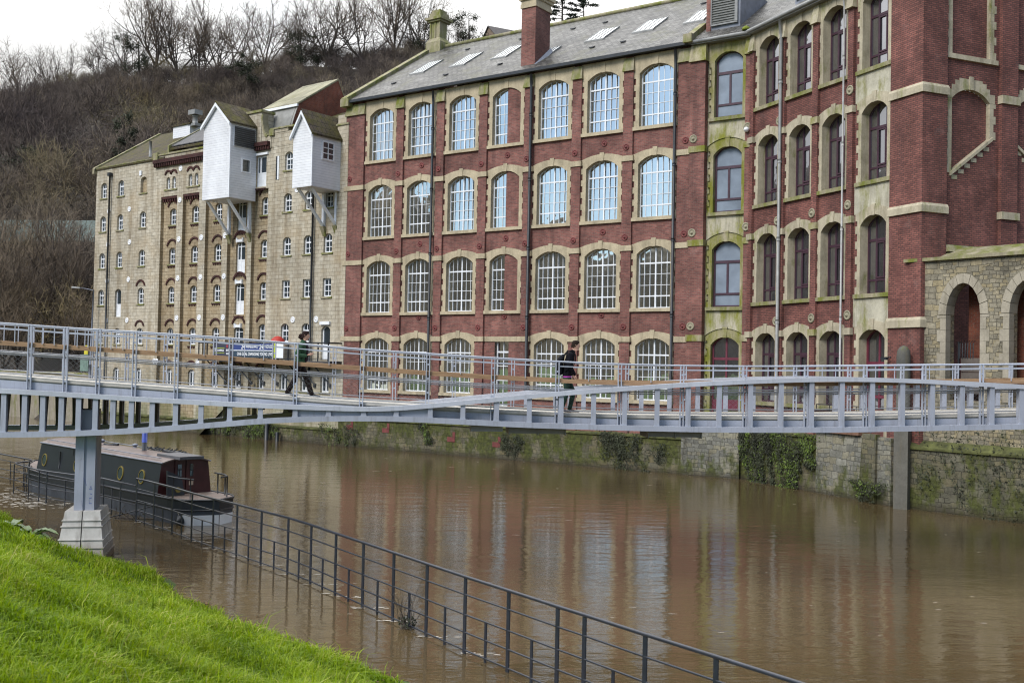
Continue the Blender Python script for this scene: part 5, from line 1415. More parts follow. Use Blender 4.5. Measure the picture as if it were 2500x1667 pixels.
# ================================================================== NARROWBOAT
boat = empty('narrowboat', (-10.12, 33.29, 0), math.atan2(-.686, .729), 'dark slate blue narrowboat with brass portholes, red roof and maroon stern', 'boat')
M_BSIDE = simple('boat_side', (.017,.021,.029), .38, .15, 1.5); M_BHULL = simple('boat_hull', (.055,.065,.085), .4, .25, 2); M_BRED = simple('boat_red_roof', (.115,.082,.074), .4, .3, 2)
M_MAR = simple('boat_maroon', (.060,.016,.018), .4, .25, 3); M_BRASS = simple('brass', (.24,.19,.05), .35, .2, metal=.3); M_BDECK = simple('boat_deck', (.15,.115,.10), .6, .25, 3); M_BROPE = simple('rope', (.30,.28,.22), .9, .2)
M_BBLUE = simple('chimney_blue', (.02,.05,.30), .35, .15)
# hull loft
def hull(m, zf, g0, g1, s0=-11.0, s1=2.05, n=40):
    def hw(x):
        if x > .8: t = (x-.8)/(s1-.8); return math.sqrt(max(0, 1-t*t))*.98+.0
        if x < -8.9: t = (-8.9-x)/(-8.9-s0); return .98*(1-t**1.8)+.02
        return .98
    xs = [s0+(s1-s0)*i/n for i in range(n+1)]
    for a, b_ in zip(xs, xs[1:]):
        for sg in (-1, 1):
            m.face([(a,sg*hw(a)*g0[1],g0[0]+zf(a)*g0[2]),(b_,sg*hw(b_)*g0[1],g0[0]+zf(b_)*g0[2]),(b_,sg*hw(b_)*g1[1],g1[0]+zf(b_)*g1[2]),(a,sg*hw(a)*g1[1],g1[0]+zf(a)*g1[2])])
    return xs, hw
sheer = lambda x: .22*max(0, (-7.5-x)/3.7)**1.5 + .0
m = MB(); hull(m, sheer, (-.4, .93, 0), (.42, .99, .6)); m.build('hull', M_BHULL, boat)
m = MB(); xs, hw = hull(m, sheer, (.42, 1.0, .6), (.74, 1.01, 1)); m.build('topside', M_BSIDE, boat)
m = MB()
for a, b_ in zip(xs, xs[1:]): m.face([(a,-hw(a),.735+sheer(a)),(b_,-hw(b_),.735+sheer(b_)),(b_,hw(b_),.735+sheer(b_)),(a,hw(a),.735+sheer(a))])
m.build('deck', M_BDECK, boat)
m = MB()
for sg in (-1, 1):
    m.tube([(x, sg*(hw(x)*1.01), .74+sheer(x)) for x in xs], .035, 6); m.tube([(x, sg*(hw(x)*1.0+.01), .44+sheer(x)*.6) for x in xs], .025, 6)
m.build('rubbing_strake', M_BSIDE, boat)
m = MB(); 
for a, b_ in zip(xs, xs[1:]):
    if a > 1.1:
        for sg in (-1, 1): m.face([(a,sg*(hw(a)*.945+.012),-.05),(b_,sg*(hw(b_)*.945+.012),-.05),(b_,sg*(hw(b_)*.99+.012),.30),(a,sg*(hw(a)*.99+.012),.30)])
m.build('white_stern_band', M_WHITE, boat)
# cabin with tumblehome and cambered roof
cx0, cx1 = -8.75, .02
m = MB()
for sg in (-1, 1): m.face([(cx0,sg*.92,.74),(cx1,sg*.92,.74),(cx1,sg*.80,1.72),(cx0+.15,sg*.80,1.80)])
m.face([(cx0,-.92,.74),(cx0,.92,.74),(cx0+.15,.80,1.80),(cx0+.15,0,1.9),(cx0+.15,-.80,1.80)])
for x in (-1.6, -4.6): m.box(x-.02, x+.02, -.935, -.90, .75, .76)
m.build('cabin', M_BSIDE, boat)
m = MB(); m.face([(cx1+.001,-.92,.74),(cx1+.001,.92,.74),(cx1+.001,.80,1.72),(cx1+.001,0,1.86),(cx1+.001,-.80,1.72)])
m.box(cx1, cx1+.04, -.36, -.02, .85, 1.82); m.box(cx1, cx1+.04, .02, .36, .85, 1.82); m.build('stern_bulkhead', M_MAR, boat)
for ya, yb in ((-.28, -.15), (.15, .25)): m = MB(); m.box(cx1+.04, cx1+.06, ya, yb, 1.28, 1.66); m.build('door_window', M_GLASSM, boat)
m = MB(); m.box(cx1+.04, cx1+.06, .12, .26, 1.0, 1.12); m.build('notice', simple('notice_beige', (.45,.36,.28), .6), boat)
m = MB(); ny_ = 8
for i in range(ny_):
    ya, yb = -.82+1.64*i/ny_, -.82+1.64*(i+1)/ny_; f = lambda y: .14*(1-(y/.82)**2)
    m.hexa([(cx0+.1,ya,1.78+f(ya)),(cx1+.1,ya,1.70+f(ya)),(cx1+.1,yb,1.70+f(yb)),(cx0+.1,yb,1.78+f(yb)),(cx0+.1,ya,1.82+f(ya)),(cx1+.1,ya,1.74+f(ya)),(cx1+.1,yb,1.74+f(yb)),(cx0+.1,yb,1.82+f(yb))])
m.build('roof', M_BRED, boat)
m = MB()
for sg in (-1, 1): m.tube([(cx0+.1, sg*.83, 1.81), (cx1+.1, sg*.83, 1.73)], .022, 6); m.tube([(cx0+.3, sg*.66, 1.93), (cx1-.3, sg*.66, 1.85)], .015, 6)
m.build('handrail', M_LEAD, boat)
m = MB(); m.hexa([(cx0+.12,-.8,1.83),(cx0+2.4,-.8,1.805),(cx0+2.4,.8,1.805),(cx0+.12,.8,1.83),(cx0+.12,-.8,1.835),(cx0+2.4,-.8,1.81),(cx0+2.4,.8,1.81),(cx0+.12,.8,1.835)])
m.build('fore_roof_highlight', simple('boat_roof_highlight', (.42,.40,.39), .4, .25, 3), boat)  # pale sheet painting the highlight at the fore end of the roof
m = MB(); m.hexa([(-1.0,-.42,1.84),(.42,-.42,1.83),(.42,.42,1.83),(-1.0,.42,1.84),(-1.0,-.40,1.93),(.42,-.40,1.92),(.42,.40,1.92),(-1.0,.40,1.93)]); m.build('sliding_hatch', simple('hatch_slate', (.075,.078,.09), .45, .2), boat)
for x in (-8.15, -5.6, -2.45, -1.06):
    z = 1.22; rr_ = .17
    Mp = T(x, -.86, z) @ Matrix.Rotation(R(-7), 4, 'X')
    m = MB()
    for k in range(20):
        a, b_ = 2*math.pi*k/20, 2*math.pi*(k+1)/20
        q = lambda r_, t, y: tuple(Mp @ Vector((r_*math.cos(t), y, r_*1.15*math.sin(t))))
        m.face([q(rr_+.025,a,-.03), q(rr_+.025,b_,-.03), q(rr_-.002,b_,-.035), q(rr_-.002,a,-.035)]); m.face([q(rr_+.025,a,-.03), q(rr_+.025,b_,-.03), q(rr_+.03,b_,.02), q(rr_+.03,a,.02)]); m.face([q(rr_-.002,a,-.035), q(rr_-.002,b_,-.035), q(rr_-.002,b_,.0), q(rr_-.002,a,.0)])
    pt = m.build('porthole', M_BRASS, boat)
    m = MB(); m.face([q(rr_, 2*math.pi*k/20, -.018) for k in range(20)]); m.build('pane', M_GLASSM, pt)
m = MB(); m.lathe([(.085,1.83),(.085,2.17)], (-2.55,-.02,0), 14); ck = m.build('chimney', M_BSIDE, boat)
m = MB(); m.lathe([(.088,2.171),(.088,2.52),(.06,2.53)], (-2.55,-.02,0), 14); m.build('blue_band', M_BBLUE, ck)
for x, y in [(-7.2,.35),(-6.3,.35),(-3.9,.35)]:
    m = MB(); m.lathe([(.06,1.88),(.06,1.95),(.10,1.96),(.10,2.0),(.03,2.03)], (x, y, 0), 10); m.build('mushroom_vent', M_LEAD, boat)
m = MB(); rr = random.Random(4)
for i in range(16):
    x = -3.4+i*.16; m.tube([(x, .35, 1.86), (x+.2, .5+rr.uniform(-.1,.1), 1.95+rr.uniform(0,.06))], .02, 5)
m.box(-2.0, -1.0, .3, .62, 1.86, 1.93); m.tube([(-3.6,.55,1.93),(-.6,.5,1.9)], .025, 6); m.build('roof_clutter', M_BLACK, boat)
m = MB(); m.tube([(-6.0,-.82,1.4),(-5.9,-.84,1.78),(-5.75,-.6,1.89),(-4.9,.0,1.93)], .02, 6); m.tube([(-5.2,-.1,1.93),(-4.6,.1,1.95)], .05, 6); m.build('mooring_rope', M_BLACK, boat)
# stern rails, rudder post, cratch board
def bent(pts, r_=.022): mm = MB(); mm.tube(pts, r_, 8); return mm
m = bent([(.35,-.78,1.36),(1.0,-.74,1.34),(1.5,-.55,1.33)])
for x, y in [(.7,-.76),(1.4,-.60)]: m.tube([(x,y,.74),(x,y,1.36)], .018, 6)
m.tube([(.35,.85,1.36),(1.0,.80,1.36),(1.5,.58,1.36),(1.62,.3,1.36)], .026, 8)
for x, y in [(.55,.84),(1.05,.79),(1.5,.58)]: m.tube([(x,y,.74),(x,y,1.36)], .026, 6)
m.build('stern_rail', M_BLACK, boat)
m = MB(); m.hexa([(.35,-.80,.75),(.42,-.80,.75),(.42,-.22,.75),(.35,-.22,.75),(.28,-.78,1.52),(.35,-.78,1.52),(.35,-.3,1.30),(.28,-.3,1.30)]); lk = m.build('locker_board', M_BSIDE, boat)
m = MB(); m.lathe([(.085,-.01),(.085,.01)], n=16); m.v = [(.435+z, -.45+x, .92+y) for x, y, z in m.v]; m.build('roundel', M_BRASS, lk)
m = MB(); m.lathe([(.02,-.20),(.15,-.14),(.19,0),(.15,.14),(.02,.20)], n=14); m.v = [(1.3+y, -.86+z*.5, .12+x) for x, y, z in m.v]; fd = m.build('fender', M_BLACK, boat)
m = MB(); m.tube([(1.3,-.88,.25),(.95,-.93,.74)], .012, 5); m.tube([(1.35,-.86,.25),(1.6,-.66,.74)], .012, 5); m.build('fender_rope', M_BROPE, fd)
m = MB(); m.tube([(.2,-1.0,.5),(-.3,-1.7,.25),(-.55,-2.2,.12)], .018, 5); m.build('mooring_chain', M_BLACK, boat)
m = MB(); m.box(-4.5,-4.2,-.94,-.90,1.0,1.62); m.tube([(-6.9,-.90,1.0),(-6.9,-.86,1.6)], .02, 6); m.build('side_hatch', M_BSIDE, boat)

# ================================================================== PEOPLE
def skin(name, pts, edges, mat, parent, sub=2, root=0, vox=0.0):
    """pts: {key: (x,y,z,rx,ry)}; continuous skinned surface, applied to a mesh"""
    keys = list(pts); idx = {k: i for i, k in enumerate(keys)}
    me = bpy.data.meshes.new(name); me.from_pydata([pts[k][:3] for k in keys], [(idx[a], idx[b_]) for a, b_ in edges], [])
    o = bpy.data.objects.new(name, me); col.objects.link(o)
    sk = o.modifiers.new('skin', 'SKIN'); sk.use_smooth_shade = True
    ss = o.modifiers.new('sub', 'SUBSURF'); ss.levels = sub; ss.render_levels = sub
    if vox:
        rm = o.modifiers.new('remesh', 'REMESH'); rm.mode = 'VOXEL'; rm.voxel_size = vox; rm.use_smooth_shade = True
        sm = o.modifiers.new('smooth', 'SMOOTH'); sm.iterations = 7; sm.factor = .5
    if not me.skin_vertices: 
        bm = bmesh.new(); bm.from_mesh(me); bm.verts.layers.skin.verify(); bm.to_mesh(me); bm.free()
    for k in keys:
        sv = me.skin_vertices[0].data[idx[k]]; p = pts[k]; sv.radius = (p[3], p[4] if len(p) > 4 else p[3]); sv.use_root = (idx[k] == root)
    dg = bpy.context.evaluated_depsgraph_get(); ev = o.evaluated_get(dg)
    nm = bpy.data.meshes.new_from_object(ev); nm.name = name
    bpy.data.objects.remove(o)
    nm.materials.append(mat)
    for p in nm.polygons: p.use_smooth = True
    r_ = bpy.data.objects.new(name, nm); col.objects.link(r_); r_.parent = parent
    return r_
def cloth(name, pts, edges, mat, parent, vox=.013, iters=9):
    """continuous garment or body: ellipsoids swept along the bones, fused to one skin"""
    bm = bmesh.new()
    def rad(k): p = pts[k]; return Vector((p[3], p[4] if len(p) > 4 else p[3], min(p[3], p[4] if len(p) > 4 else p[3])))
    for a, b_ in edges:
        pa, pb = Vector(pts[a][:3]), Vector(pts[b_][:3]); ra, rb = rad(a), rad(b_)
        n = max(2, int((pb-pa).length/.025))
        for i in range(n+1):
            t = i/n; c = pa.lerp(pb, t); r_ = ra.lerp(rb, t); r_.z = min(r_.z, .075)
            bmesh.ops.create_icosphere(bm, subdivisions=2, radius=1.0, matrix=Matrix.Translation(c) @ Matrix.Diagonal((r_.x, r_.y, r_.z, 1)))
    me = bpy.data.meshes.new(name); bm.to_mesh(me); bm.free()
    o = bpy.data.objects.new(name, me); col.objects.link(o)
    rm = o.modifiers.new('remesh', 'REMESH'); rm.mode = 'VOXEL'; rm.voxel_size = vox
    sm = o.modifiers.new('smooth', 'SMOOTH'); sm.iterations = iters; sm.factor = .5
    nm = bpy.data.meshes.new_from_object(o.evaluated_get(bpy.context.evaluated_depsgraph_get())); nm.name = name
    bpy.data.objects.remove(o); nm.materials.clear(); nm.materials.append(mat)
    for p in nm.polygons: p.use_smooth = True
    r_ = bpy.data.objects.new(name, nm); col.objects.link(r_); r_.parent = parent
    return r_
M_SKIN = simple('skin', (.46,.27,.20), .55, .08, 30)
M_HAIRW = simple('hair_dark_brown', (.020,.011,.010), .7, .3, 30, spec=.1); M_HAIRM = simple('hair_brown', (.018,.012,.009), .75, .3, 30, spec=.1)
M_JKT = simple('green_padded_jacket', (.026,.066,.036), .7, .3, 12, spec=.15, bmp=.5); M_DKTOP = simple('plum_black_top', (.020,.014,.020), .8, .3, 12, spec=.1)
M_WTR = simple('patterned_dark_trousers', (.016,.012,.012), .85, .5, 35, spec=.08); M_BLK = simple('black_knit', (.007,.007,.010), .9, .3, 20, spec=.06)
M_GTR = simple('dark_green_trousers', (.016,.034,.027), .85, .3, 15, spec=.08); M_SHOE = simple('dark_shoe', (.02,.018,.018), .5, .3, 20); M_BROWN = simple('brown_shoe', (.08,.04,.03), .5, .3, 20)
M_PINK = simple('magenta_shirt', (.42,.05,.38), .7, .1, 10); M_PACK = simple('black_backpack', (.008,.009,.012), .8, .3, 12, spec=.1, bmp=.4)

def head_pts(c, fwd=0.0, s=1.0):
    """head looking along +x; c: centre"""
    x, y, z = c
    return x, y, z
def face_and_hair(person, c, hair, bun=None, short=True, s=1.0, tilt=0.0):
    x, y, z = c
    Mh = T(x, y, z) @ Matrix.Rotation(tilt, 4, 'Y')
    # skull as one lofted surface of revolution squeezed to a head shape
    m = MB(); prof = []
    rings = 12; seg = 20
    for i in range(rings+1):
        t = i/rings; zz = -.125 + .25*t
        ring = []
        for k in range(seg):
            a = 2*math.pi*k/seg; ca, sa = math.cos(a), math.sin(a)
            w = math.sqrt(max(0, 1-((zz-.02)/.108)**2)) if zz > .02 else (1.0 - .35*((.02-zz)/.145)**1.6)
            rx = .098*w; ry = .076*w
            if zz < .02: rx *= (1.0 if ca > 0 else .93-.35*((.02-zz)/.145))
            px = rx*ca; py = ry*sa
            f = max(0, ca)**6
            # nose, brow, lips, chin
            nose = math.exp(-((zz+.022)/.022)**2)*.024 + math.exp(-((zz+.002)/.02)**2)*.010
            eye = -math.exp(-((zz-.012)/.012)**2)*.010*(1 if abs(sa) > .22 else 0)
            lip = math.exp(-((zz+.062)/.010)**2)*.008; chin = math.exp(-((zz+.108)/.02)**2)*.010
            px += f**2*nose*(1 if abs(sa) < .3 else .2) + max(0, ca)**4*(eye+lip*(abs(sa)<.4)+chin)
            ring.append(tuple(Mh @ (Vector((px, py, zz))*s)))
        prof.append(ring)
    n0_ = len(m.v)
    for ring in prof: m.v += ring
    for i in range(rings):
        for k in range(seg):
            m.f.append((i*seg+k, i*seg+(k+1) % seg, (i+1)*seg+(k+1) % seg, (i+1)*seg+k)); m.smooth.append(True)
    m.f.append(tuple(range(seg))); m.smooth.append(True)
    for sg in (-1, 1):   # ears
        ring = [tuple(Mh @ (Vector((-.008+.016*math.cos(t), sg*(.078+.008*math.sin(t)), -.01+.030*math.sin(t)))*s)) for t in [2*math.pi*k/8 for k in range(8)]]
        m.face(ring, True)
        q = [tuple(Mh @ (Vector((-.020+.012*math.cos(t), sg*.070, -.01+.028*math.sin(t)))*s)) for t in [2*math.pi*k/8 for k in range(8)]]
        for k in range(8): m.face([ring[k], ring[(k+1) % 8], q[(k+1) % 8], q[k]], True)
    hd = m.build('head', M_SKIN, person)
    m = MB()
    for sg in (-1, 1):
        m.v0 = None
        for (ex, ez, w, h, dx) in [(.082, .012, .012, .006, 0)]:
            m.face([tuple(Mh @ (Vector((ex, sg*(.030)-w, ez-h))*s)), tuple(Mh @ (Vector((ex, sg*.030+w, ez-h))*s)), tuple(Mh @ (Vector((ex, sg*.030+w, ez+h))*s)), tuple(Mh @ (Vector((ex, sg*.030-w, ez+h))*s))])
            m.face([tuple(Mh @ (Vector((ex+.006, sg*(.030)-.018, ez+.018))*s)), tuple(Mh @ (Vector((ex+.004, sg*.030+.018, ez+.018))*s)), tuple(Mh @ (Vector((ex+.003, sg*.030+.018, ez+.025))*s)), tuple(Mh @ (Vector((ex+.005, sg*.030-.018, ez+.025))*s))])
    m.build('eyes', M_HAIRW, hd)
    # hair cap
    m = MB(); R_, S_ = 8, 18; P = []
    for i in range(R_+1):
        ring = []
        for k in range(S_):
            a = 2*math.pi*k/S_; back = .5-.5*math.cos(a)
            low = .056*(1-back)**2 - (.055 if short else .085)*back + .01*math.sin(k*2.3)
            zt = .128; th = (i/R_)*math.pi/2
            zz = low + (zt-low)*math.sin(th); w = math.cos(th)**.55
            ring.append(tuple(Mh @ (Vector(((.104*w+.004*math.sin(k*5+i))*math.cos(a)-.008, (.083*w+.003*math.sin(k*7))*math.sin(a), zz))*s)))
        P.append(ring)
    for ring in P: m.v += ring
    for i in range(R_):
        for k in range(S_): m.f.append((i*S_+k, i*S_+(k+1) % S_, (i+1)*S_+(k+1) % S_, (i+1)*S_+k)); m.smooth.append(True)
    if bun:
        for j, (bx, bz, br_) in enumerate(bun):
            base = len(m.v)
            for i in range(7):
                ph = -math.pi/2+math.pi*i/6
                for k in range(10):
                    a = 2*math.pi*k/10; wob = 1+.12*math.sin(k*3+i*2+j)
                    m.v.append(tuple(Mh @ (Vector((bx+br_*wob*math.cos(ph)*math.cos(a), br_*.85*wob*math.cos(ph)*math.sin(a), bz+br_*math.sin(ph)))*s)))
            for i in range(6):
                for k in range(10): m.f.append((base+i*10+k, base+i*10+(k+1) % 10, base+(i+1)*10+(k+1) % 10, base+(i+1)*10+k)); m.smooth.append(True)
    m.build('hair', hair, person)
    return hd
def hand(person, w, d, up, side, name='hand', curl=.6):
    """skinned hand: palm plus five fingers; w wrist, d pointing direction, up back-of-hand normal"""
    w, d, up = Vector(w), Vector(d).normalized(), Vector(up).normalized(); sd = d.cross(up).normalized()*side
    up = sd.cross(d).normalized()*side
    P = {'w': (*w, .024, .018), 'p': (*(w+d*.045), .036, .016), 'k': (*(w+d*.085), .036, .014)}; E = [('w','p'),('p','k')]
    for i, (off, L) in enumerate([(-.028,.062),(-.010,.072),(.010,.068),(.028,.052)]):
        b_ = w+d*.09+sd*off; c1 = b_+d*L*.5-up*L*.25*curl; c2 = c1+d*L*.3-up*L*.55*curl
        P['a%d' % i] = (*b_, .0095, .009); P['b%d' % i] = (*c1, .009, .0085); P['c%d' % i] = (*c2, .0075, .007)
        E += [('k','a%d' % i),('a%d' % i,'b%d' % i),('b%d' % i,'c%d' % i)]
    t0 = w+d*.035+sd*(-.036); t1 = t0+d*.035-sd*.014-up*.012; t2 = t1+d*.028-up*.012
    P['t0'] = (*t0, .012, .012); P['t1'] = (*t1, .010, .010); P['t2'] = (*t2, .008, .008); E += [('p','t0'),('t0','t1'),('t1','t2')]
    return skin(name, P, E, M_SKIN, person, 1)
def shoe(person, heel, d, mat, L=.27, pitch=0.0):
    h = Vector(heel); d = Vector(d).normalized(); f = Vector((d.x*math.cos(pitch), d.y*math.cos(pitch), -math.sin(pitch)))
    m = MB(); s = Vector((-d.y, d.x, 0)); u = f.cross(s)*-1 if f.cross(s).z < 0 else f.cross(s)
    secs = [(-.03,.030,.07),(.03,.040,.10),(.10,.042,.085),(.17,.050,.06),(.23,.046,.045),(.27,.022,.03)]
    rings = []
    for x, w, hh in secs:
        c_ = h+f*x*L/.27; ring = []
        for k in range(10):
            a = 2*math.pi*k/10; ring.append(tuple(c_ + s*w*math.cos(a) + u*(hh*.5+hh*.5*math.sin(a))))
        rings.append(ring)
    for r_ in rings: m.v += r_
    for i in range(len(rings)-1):
        for k in range(10): m.f.append((i*10+k, i*10+(k+1) % 10, (i+1)*10+(k+1) % 10, (i+1)*10+k)); m.smooth.append(True)
    m.f.append(tuple(range(10))); m.smooth.append(False); m.f.append(tuple(50+k for k in range(10))); m.smooth.append(False)
    return m.build('shoe', mat, person)

def person_root(label, s, y): 
    o = empty('person', (0,0,0), 0, label, 'person')
    o.matrix_world = T(*OB) @ RZ(AB) @ T(s, y, lerp(ZD, s)-.005)
    return o
# woman: long stride, leaning a little forward, both hands held before her waist
wo = person_root('woman in a green padded jacket and dark patterned trousers with tied back hair, walking', -5.28, 1.25)
cloth('body', {'pel': (-.02,0,.86,.105,.13), 'wst': (0,0,1.02,.095,.12), 'chs': (.03,0,1.22,.10,.15), 'shd': (.03,0,1.33,.08,.13), 'nk': (.05,0,1.40,.048), 'nk2': (.065,0,1.46,.045)},
     [('pel','wst'),('wst','chs'),('chs','shd'),('shd','nk'),('nk','nk2')], M_SKIN, wo)
cloth('jacket', {'hem': (-.02,0,.84,.145,.165), 'w': (-.005,0,.98,.135,.155), 'c': (.02,0,1.17,.145,.175), 's': (.02,0,1.31,.115,.14), 'col': (.04,0,1.40,.068,.072),
     'sl': (.01,.17,1.30,.075), 'el': (-.09,.24,1.06,.062), 'wl': (.14,.17,1.06,.046), 'sr': (.01,-.17,1.30,.075), 'er': (-.10,-.25,1.06,.062), 'wr': (.13,-.19,1.04,.046)},
     [('hem','w'),('w','c'),('c','s'),('s','col'),('s','sl'),('sl','el'),('el','wl'),('s','sr'),('sr','er'),('er','wr')], M_JKT, wo, vox=.013)
cloth('top_front', {'a': (.105,0,.92,.05,.10), 'b': (.125,0,1.08,.055,.105), 'c': (.12,0,1.26,.05,.09), 'd': (.085,0,1.38,.05,.06)}, [('a','b'),('b','c'),('c','d')], M_DKTOP, wo, vox=.013)
cloth('trousers', {'p': (-.03,0,.86,.125,.145), 'hl': (-.01,.085,.80,.095), 'kl': (.13,.09,.46,.072), 'al': (.27,.09,.07,.066),
     'hr': (-.05,-.085,.80,.095), 'kr': (-.13,-.09,.47,.074), 'ar': (-.32,-.09,.11,.066)},
     [('p','hl'),('hl','kl'),('kl','al'),('p','hr'),('hr','kr'),('kr','ar')], M_WTR, wo, vox=.013)
shoe(wo, (.25,.09,.0), (1,0,0), M_SHOE, .24, 0.0); shoe(wo, (-.34,-.09,.06), (1,0,0), M_SHOE, .24, .28)
hand(wo, (.17,.15,1.075), (.9,-.35,.45), (.0,.3,1), 1); hand(wo, (.16,-.17,1.055), (.9,.35,.5), (0,-.3,1), -1)
face_and_hair(wo, (.085,0,1.555), M_HAIRW, bun=[(-.115,-.01,.055),(-.14,-.05,.04),(-.09,-.075,.045)], short=False, s=.98, tilt=.08)
# man: upright walk, hand in pocket, backpack
mn = person_root('man in a black jumper and dark green trousers walking with a black backpack', 1.62, 1.25)
cloth('body', {'pel': (-.06,0,.95,.10,.13), 'wst': (-.05,0,1.12,.095,.12), 'chs': (-.02,0,1.33,.10,.16), 'shd': (.02,0,1.47,.08,.13), 'nk': (.07,0,1.55,.056), 'nk2': (.11,0,1.63,.054)},
     [('pel','wst'),('wst','chs'),('chs','shd'),('shd','nk'),('nk','nk2')], M_SKIN, mn)
cloth('jumper', {'hem': (-.068,0,.955,.124,.160), 'hm2': (-.06,0,1.03,.124,.160), 'w': (-.05,0,1.12,.128,.165), 'c': (-.02,0,1.31,.135,.185), 's': (.025,0,1.49,.105,.155), 'col': (.075,0,1.575,.066,.07),
     'sl': (.005,.19,1.48,.085), 'el': (-.06,.265,1.19,.066), 'wl': (.08,.22,.98,.045), 'sr': (.005,-.19,1.48,.085), 'er': (-.04,-.27,1.20,.066), 'wr': (.10,-.21,.99,.045)},
     [('hem','hm2'),('hm2','w'),('w','c'),('c','s'),('s','col'),('s','sl'),('sl','el'),('el','wl'),('s','sr'),('sr','er'),('er','wr')], M_BLK, mn, vox=.013)
m = MB(); m.lathe([(.124,.900),(.128,.91),(.121,.945),(.10,.99)], n=20); m.v = [(x*.90-.066, y*1.16, z) for x, y, z in m.v]; m.build('shirt_hem', M_PINK, mn)
cloth('trousers', {'p': (-.065,0,1.01,.105,.138), 'p2': (-.065,0,.90,.118,.15), 'hl': (-.03,.08,.80,.100), 'kl': (.12,.09,.50,.074), 'al': (.03,.09,.09,.060),
     'hr': (-.08,-.08,.80,.100), 'kr': (-.08,-.09,.50,.074), 'ar': (-.20,-.09,.10,.060)},
     [('p','p2'),('p2','hl'),('hl','kl'),('kl','al'),('p2','hr'),('hr','kr'),('kr','ar')], M_GTR, mn, vox=.013)
shoe(mn, (.0,.09,.0), (1,0,0), M_BROWN, .28); shoe(mn, (-.24,-.09,.02), (1,0,0), M_BROWN, .28, .1)
hand(mn, (.115,-.20,.965), (.5,.25,-.85), (.6,-.6,.3), -1, curl=.9); hand(mn, (.095,.21,.955), (.5,-.25,-.85), (.6,.6,.3), 1, curl=.9)
face_and_hair(mn, (.145,0,1.735), M_HAIRM, short=True, s=1.04, tilt=-.04)
bk = person_root('black backpack worn by the man on the bridge', 1.62, 1.25); bk.name = 'backpack'; bk['category'] = 'backpack'
cloth('bag', {'a': (-.27,0,1.02,.10,.14), 'b': (-.28,0,1.18,.115,.155), 'c': (-.24,0,1.36,.095,.14), 'd': (-.18,0,1.46,.05,.09)}, [('a','b'),('b','c'),('c','d')], M_PACK, bk)
m = MB()
for sg in (-1, 1): m.tube([(-.16,sg*.10,1.46),(-.05,sg*.11,1.585),(.04,sg*.115,1.60),(.125,sg*.12,1.50),(.13,sg*.13,1.32),(.06,sg*.17,1.17),(-.15,sg*.15,1.06)], .016, 6)
m.build('straps', M_PACK, bk)

# ================================================================== TREES
def tree_meshes(seed, H, spread, mat_t=None, mat_c=None, tw=.05, thick=1.0, nl=(5, 4, 4, 3, 4), trunk=.22):
    """bare winter tree: trunk and limbs as tubes (first mesh), fine branches and twigs as thin blades (second)"""
    rr = random.Random(seed); mt = MB(); mc = MB()
    LEN = [H*trunk, H*.40, H*.26, H*.155, H*.095, H*.060]
    RAD = [H*.016*thick, H*.0085*thick, H*.0045*thick, tw*.62, tw*.44, tw*.30]
    def grow(p, d, lv):
        L = LEN[lv]*rr.uniform(.75, 1.2); n = 3 if lv < 4 else 2; pts = [p]
        for i in range(n):
            d = (d + Vector((rr.uniform(-1,1), rr.uniform(-1,1), rr.uniform(-.4,.9)))*(.10 if lv < 1 else .17)).normalized()
            pts.append(pts[-1] + d*L/n)
        r0 = RAD[lv]; r1 = RAD[min(5, lv+1)]*(1.0 if lv < 5 else .4)
        if lv <= 2: mt.tube(pts, [r0+(r1-r0)*i/n for i in range(n+1)], 5 if lv < 2 else 4, cap=False)
        else:
            s_ = d.cross(Vector((rr.uniform(-1,1), rr.uniform(-1,1), rr.uniform(-1,1))))
            if s_.length < 1e-4: s_ = Vector((1,0,0))
            s_.normalize()
            for i in range(n):
                a, b_ = r0+(r1-r0)*i/n, r0+(r1-r0)*(i+1)/n
                mc.face([pts[i]-s_*a, pts[i]+s_*a, pts[i+1]+s_*b_, pts[i+1]-s_*b_])
        if lv >= 5: return
        k = nl[lv]
        for i in range(k):
            t = 1.0 if (i == 0 and lv > 0) else rr.uniform(.55 if lv == 0 else .25, 1.0)
            f = t*n; q = min(n-1, int(f)); b_ = pts[q] + (pts[q+1]-pts[q])*(f-q)
            ang = (rr.uniform(.25, .95) if lv == 0 else rr.uniform(.35, .95) if i else rr.uniform(.05, .35))*spread/.65
            az = 6.283*(i/k) + rr.uniform(-.6, .6)
            u = d.cross(Vector((0,0,1))) if abs(d.z) < .98 else Vector((1,0,0)); u.normalize(); v = d.cross(u)
            nd = d*math.cos(ang) + (u*math.cos(az)+v*math.sin(az))*math.sin(ang)
            nd = (nd + Vector((0,0,.28 if lv < 3 else .12))).normalized()
            grow(b_, nd, lv+1)
    grow(Vector((0,0,-.3)), Vector((rr.uniform(-.05,.05), rr.uniform(-.05,.05), 1)).normalized(), 0)
    return mt, mc
def leafy(m, c, rx, rz, n, size, rr, hollow=.55):
    for _ in range(n):
        v = Vector((rr.gauss(0,1), rr.gauss(0,1), rr.gauss(0,1))).normalized()*(hollow+(1-hollow)*rr.random())
        p = Vector(c)+Vector((v.x*rx, v.y*rx, v.z*rz)); a = Vector((rr.uniform(-1,1), rr.uniform(-1,1), rr.uniform(-1,1))).normalized(); b_ = a.cross(Vector((rr.uniform(-1,1), rr.uniform(-1,1), rr.uniform(-1,1)))).normalized()
        s = size*rr.uniform(.5, 1.3); m.face([p-a*s, p+b_*s*.7, p+a*s, p-b_*s*.7])
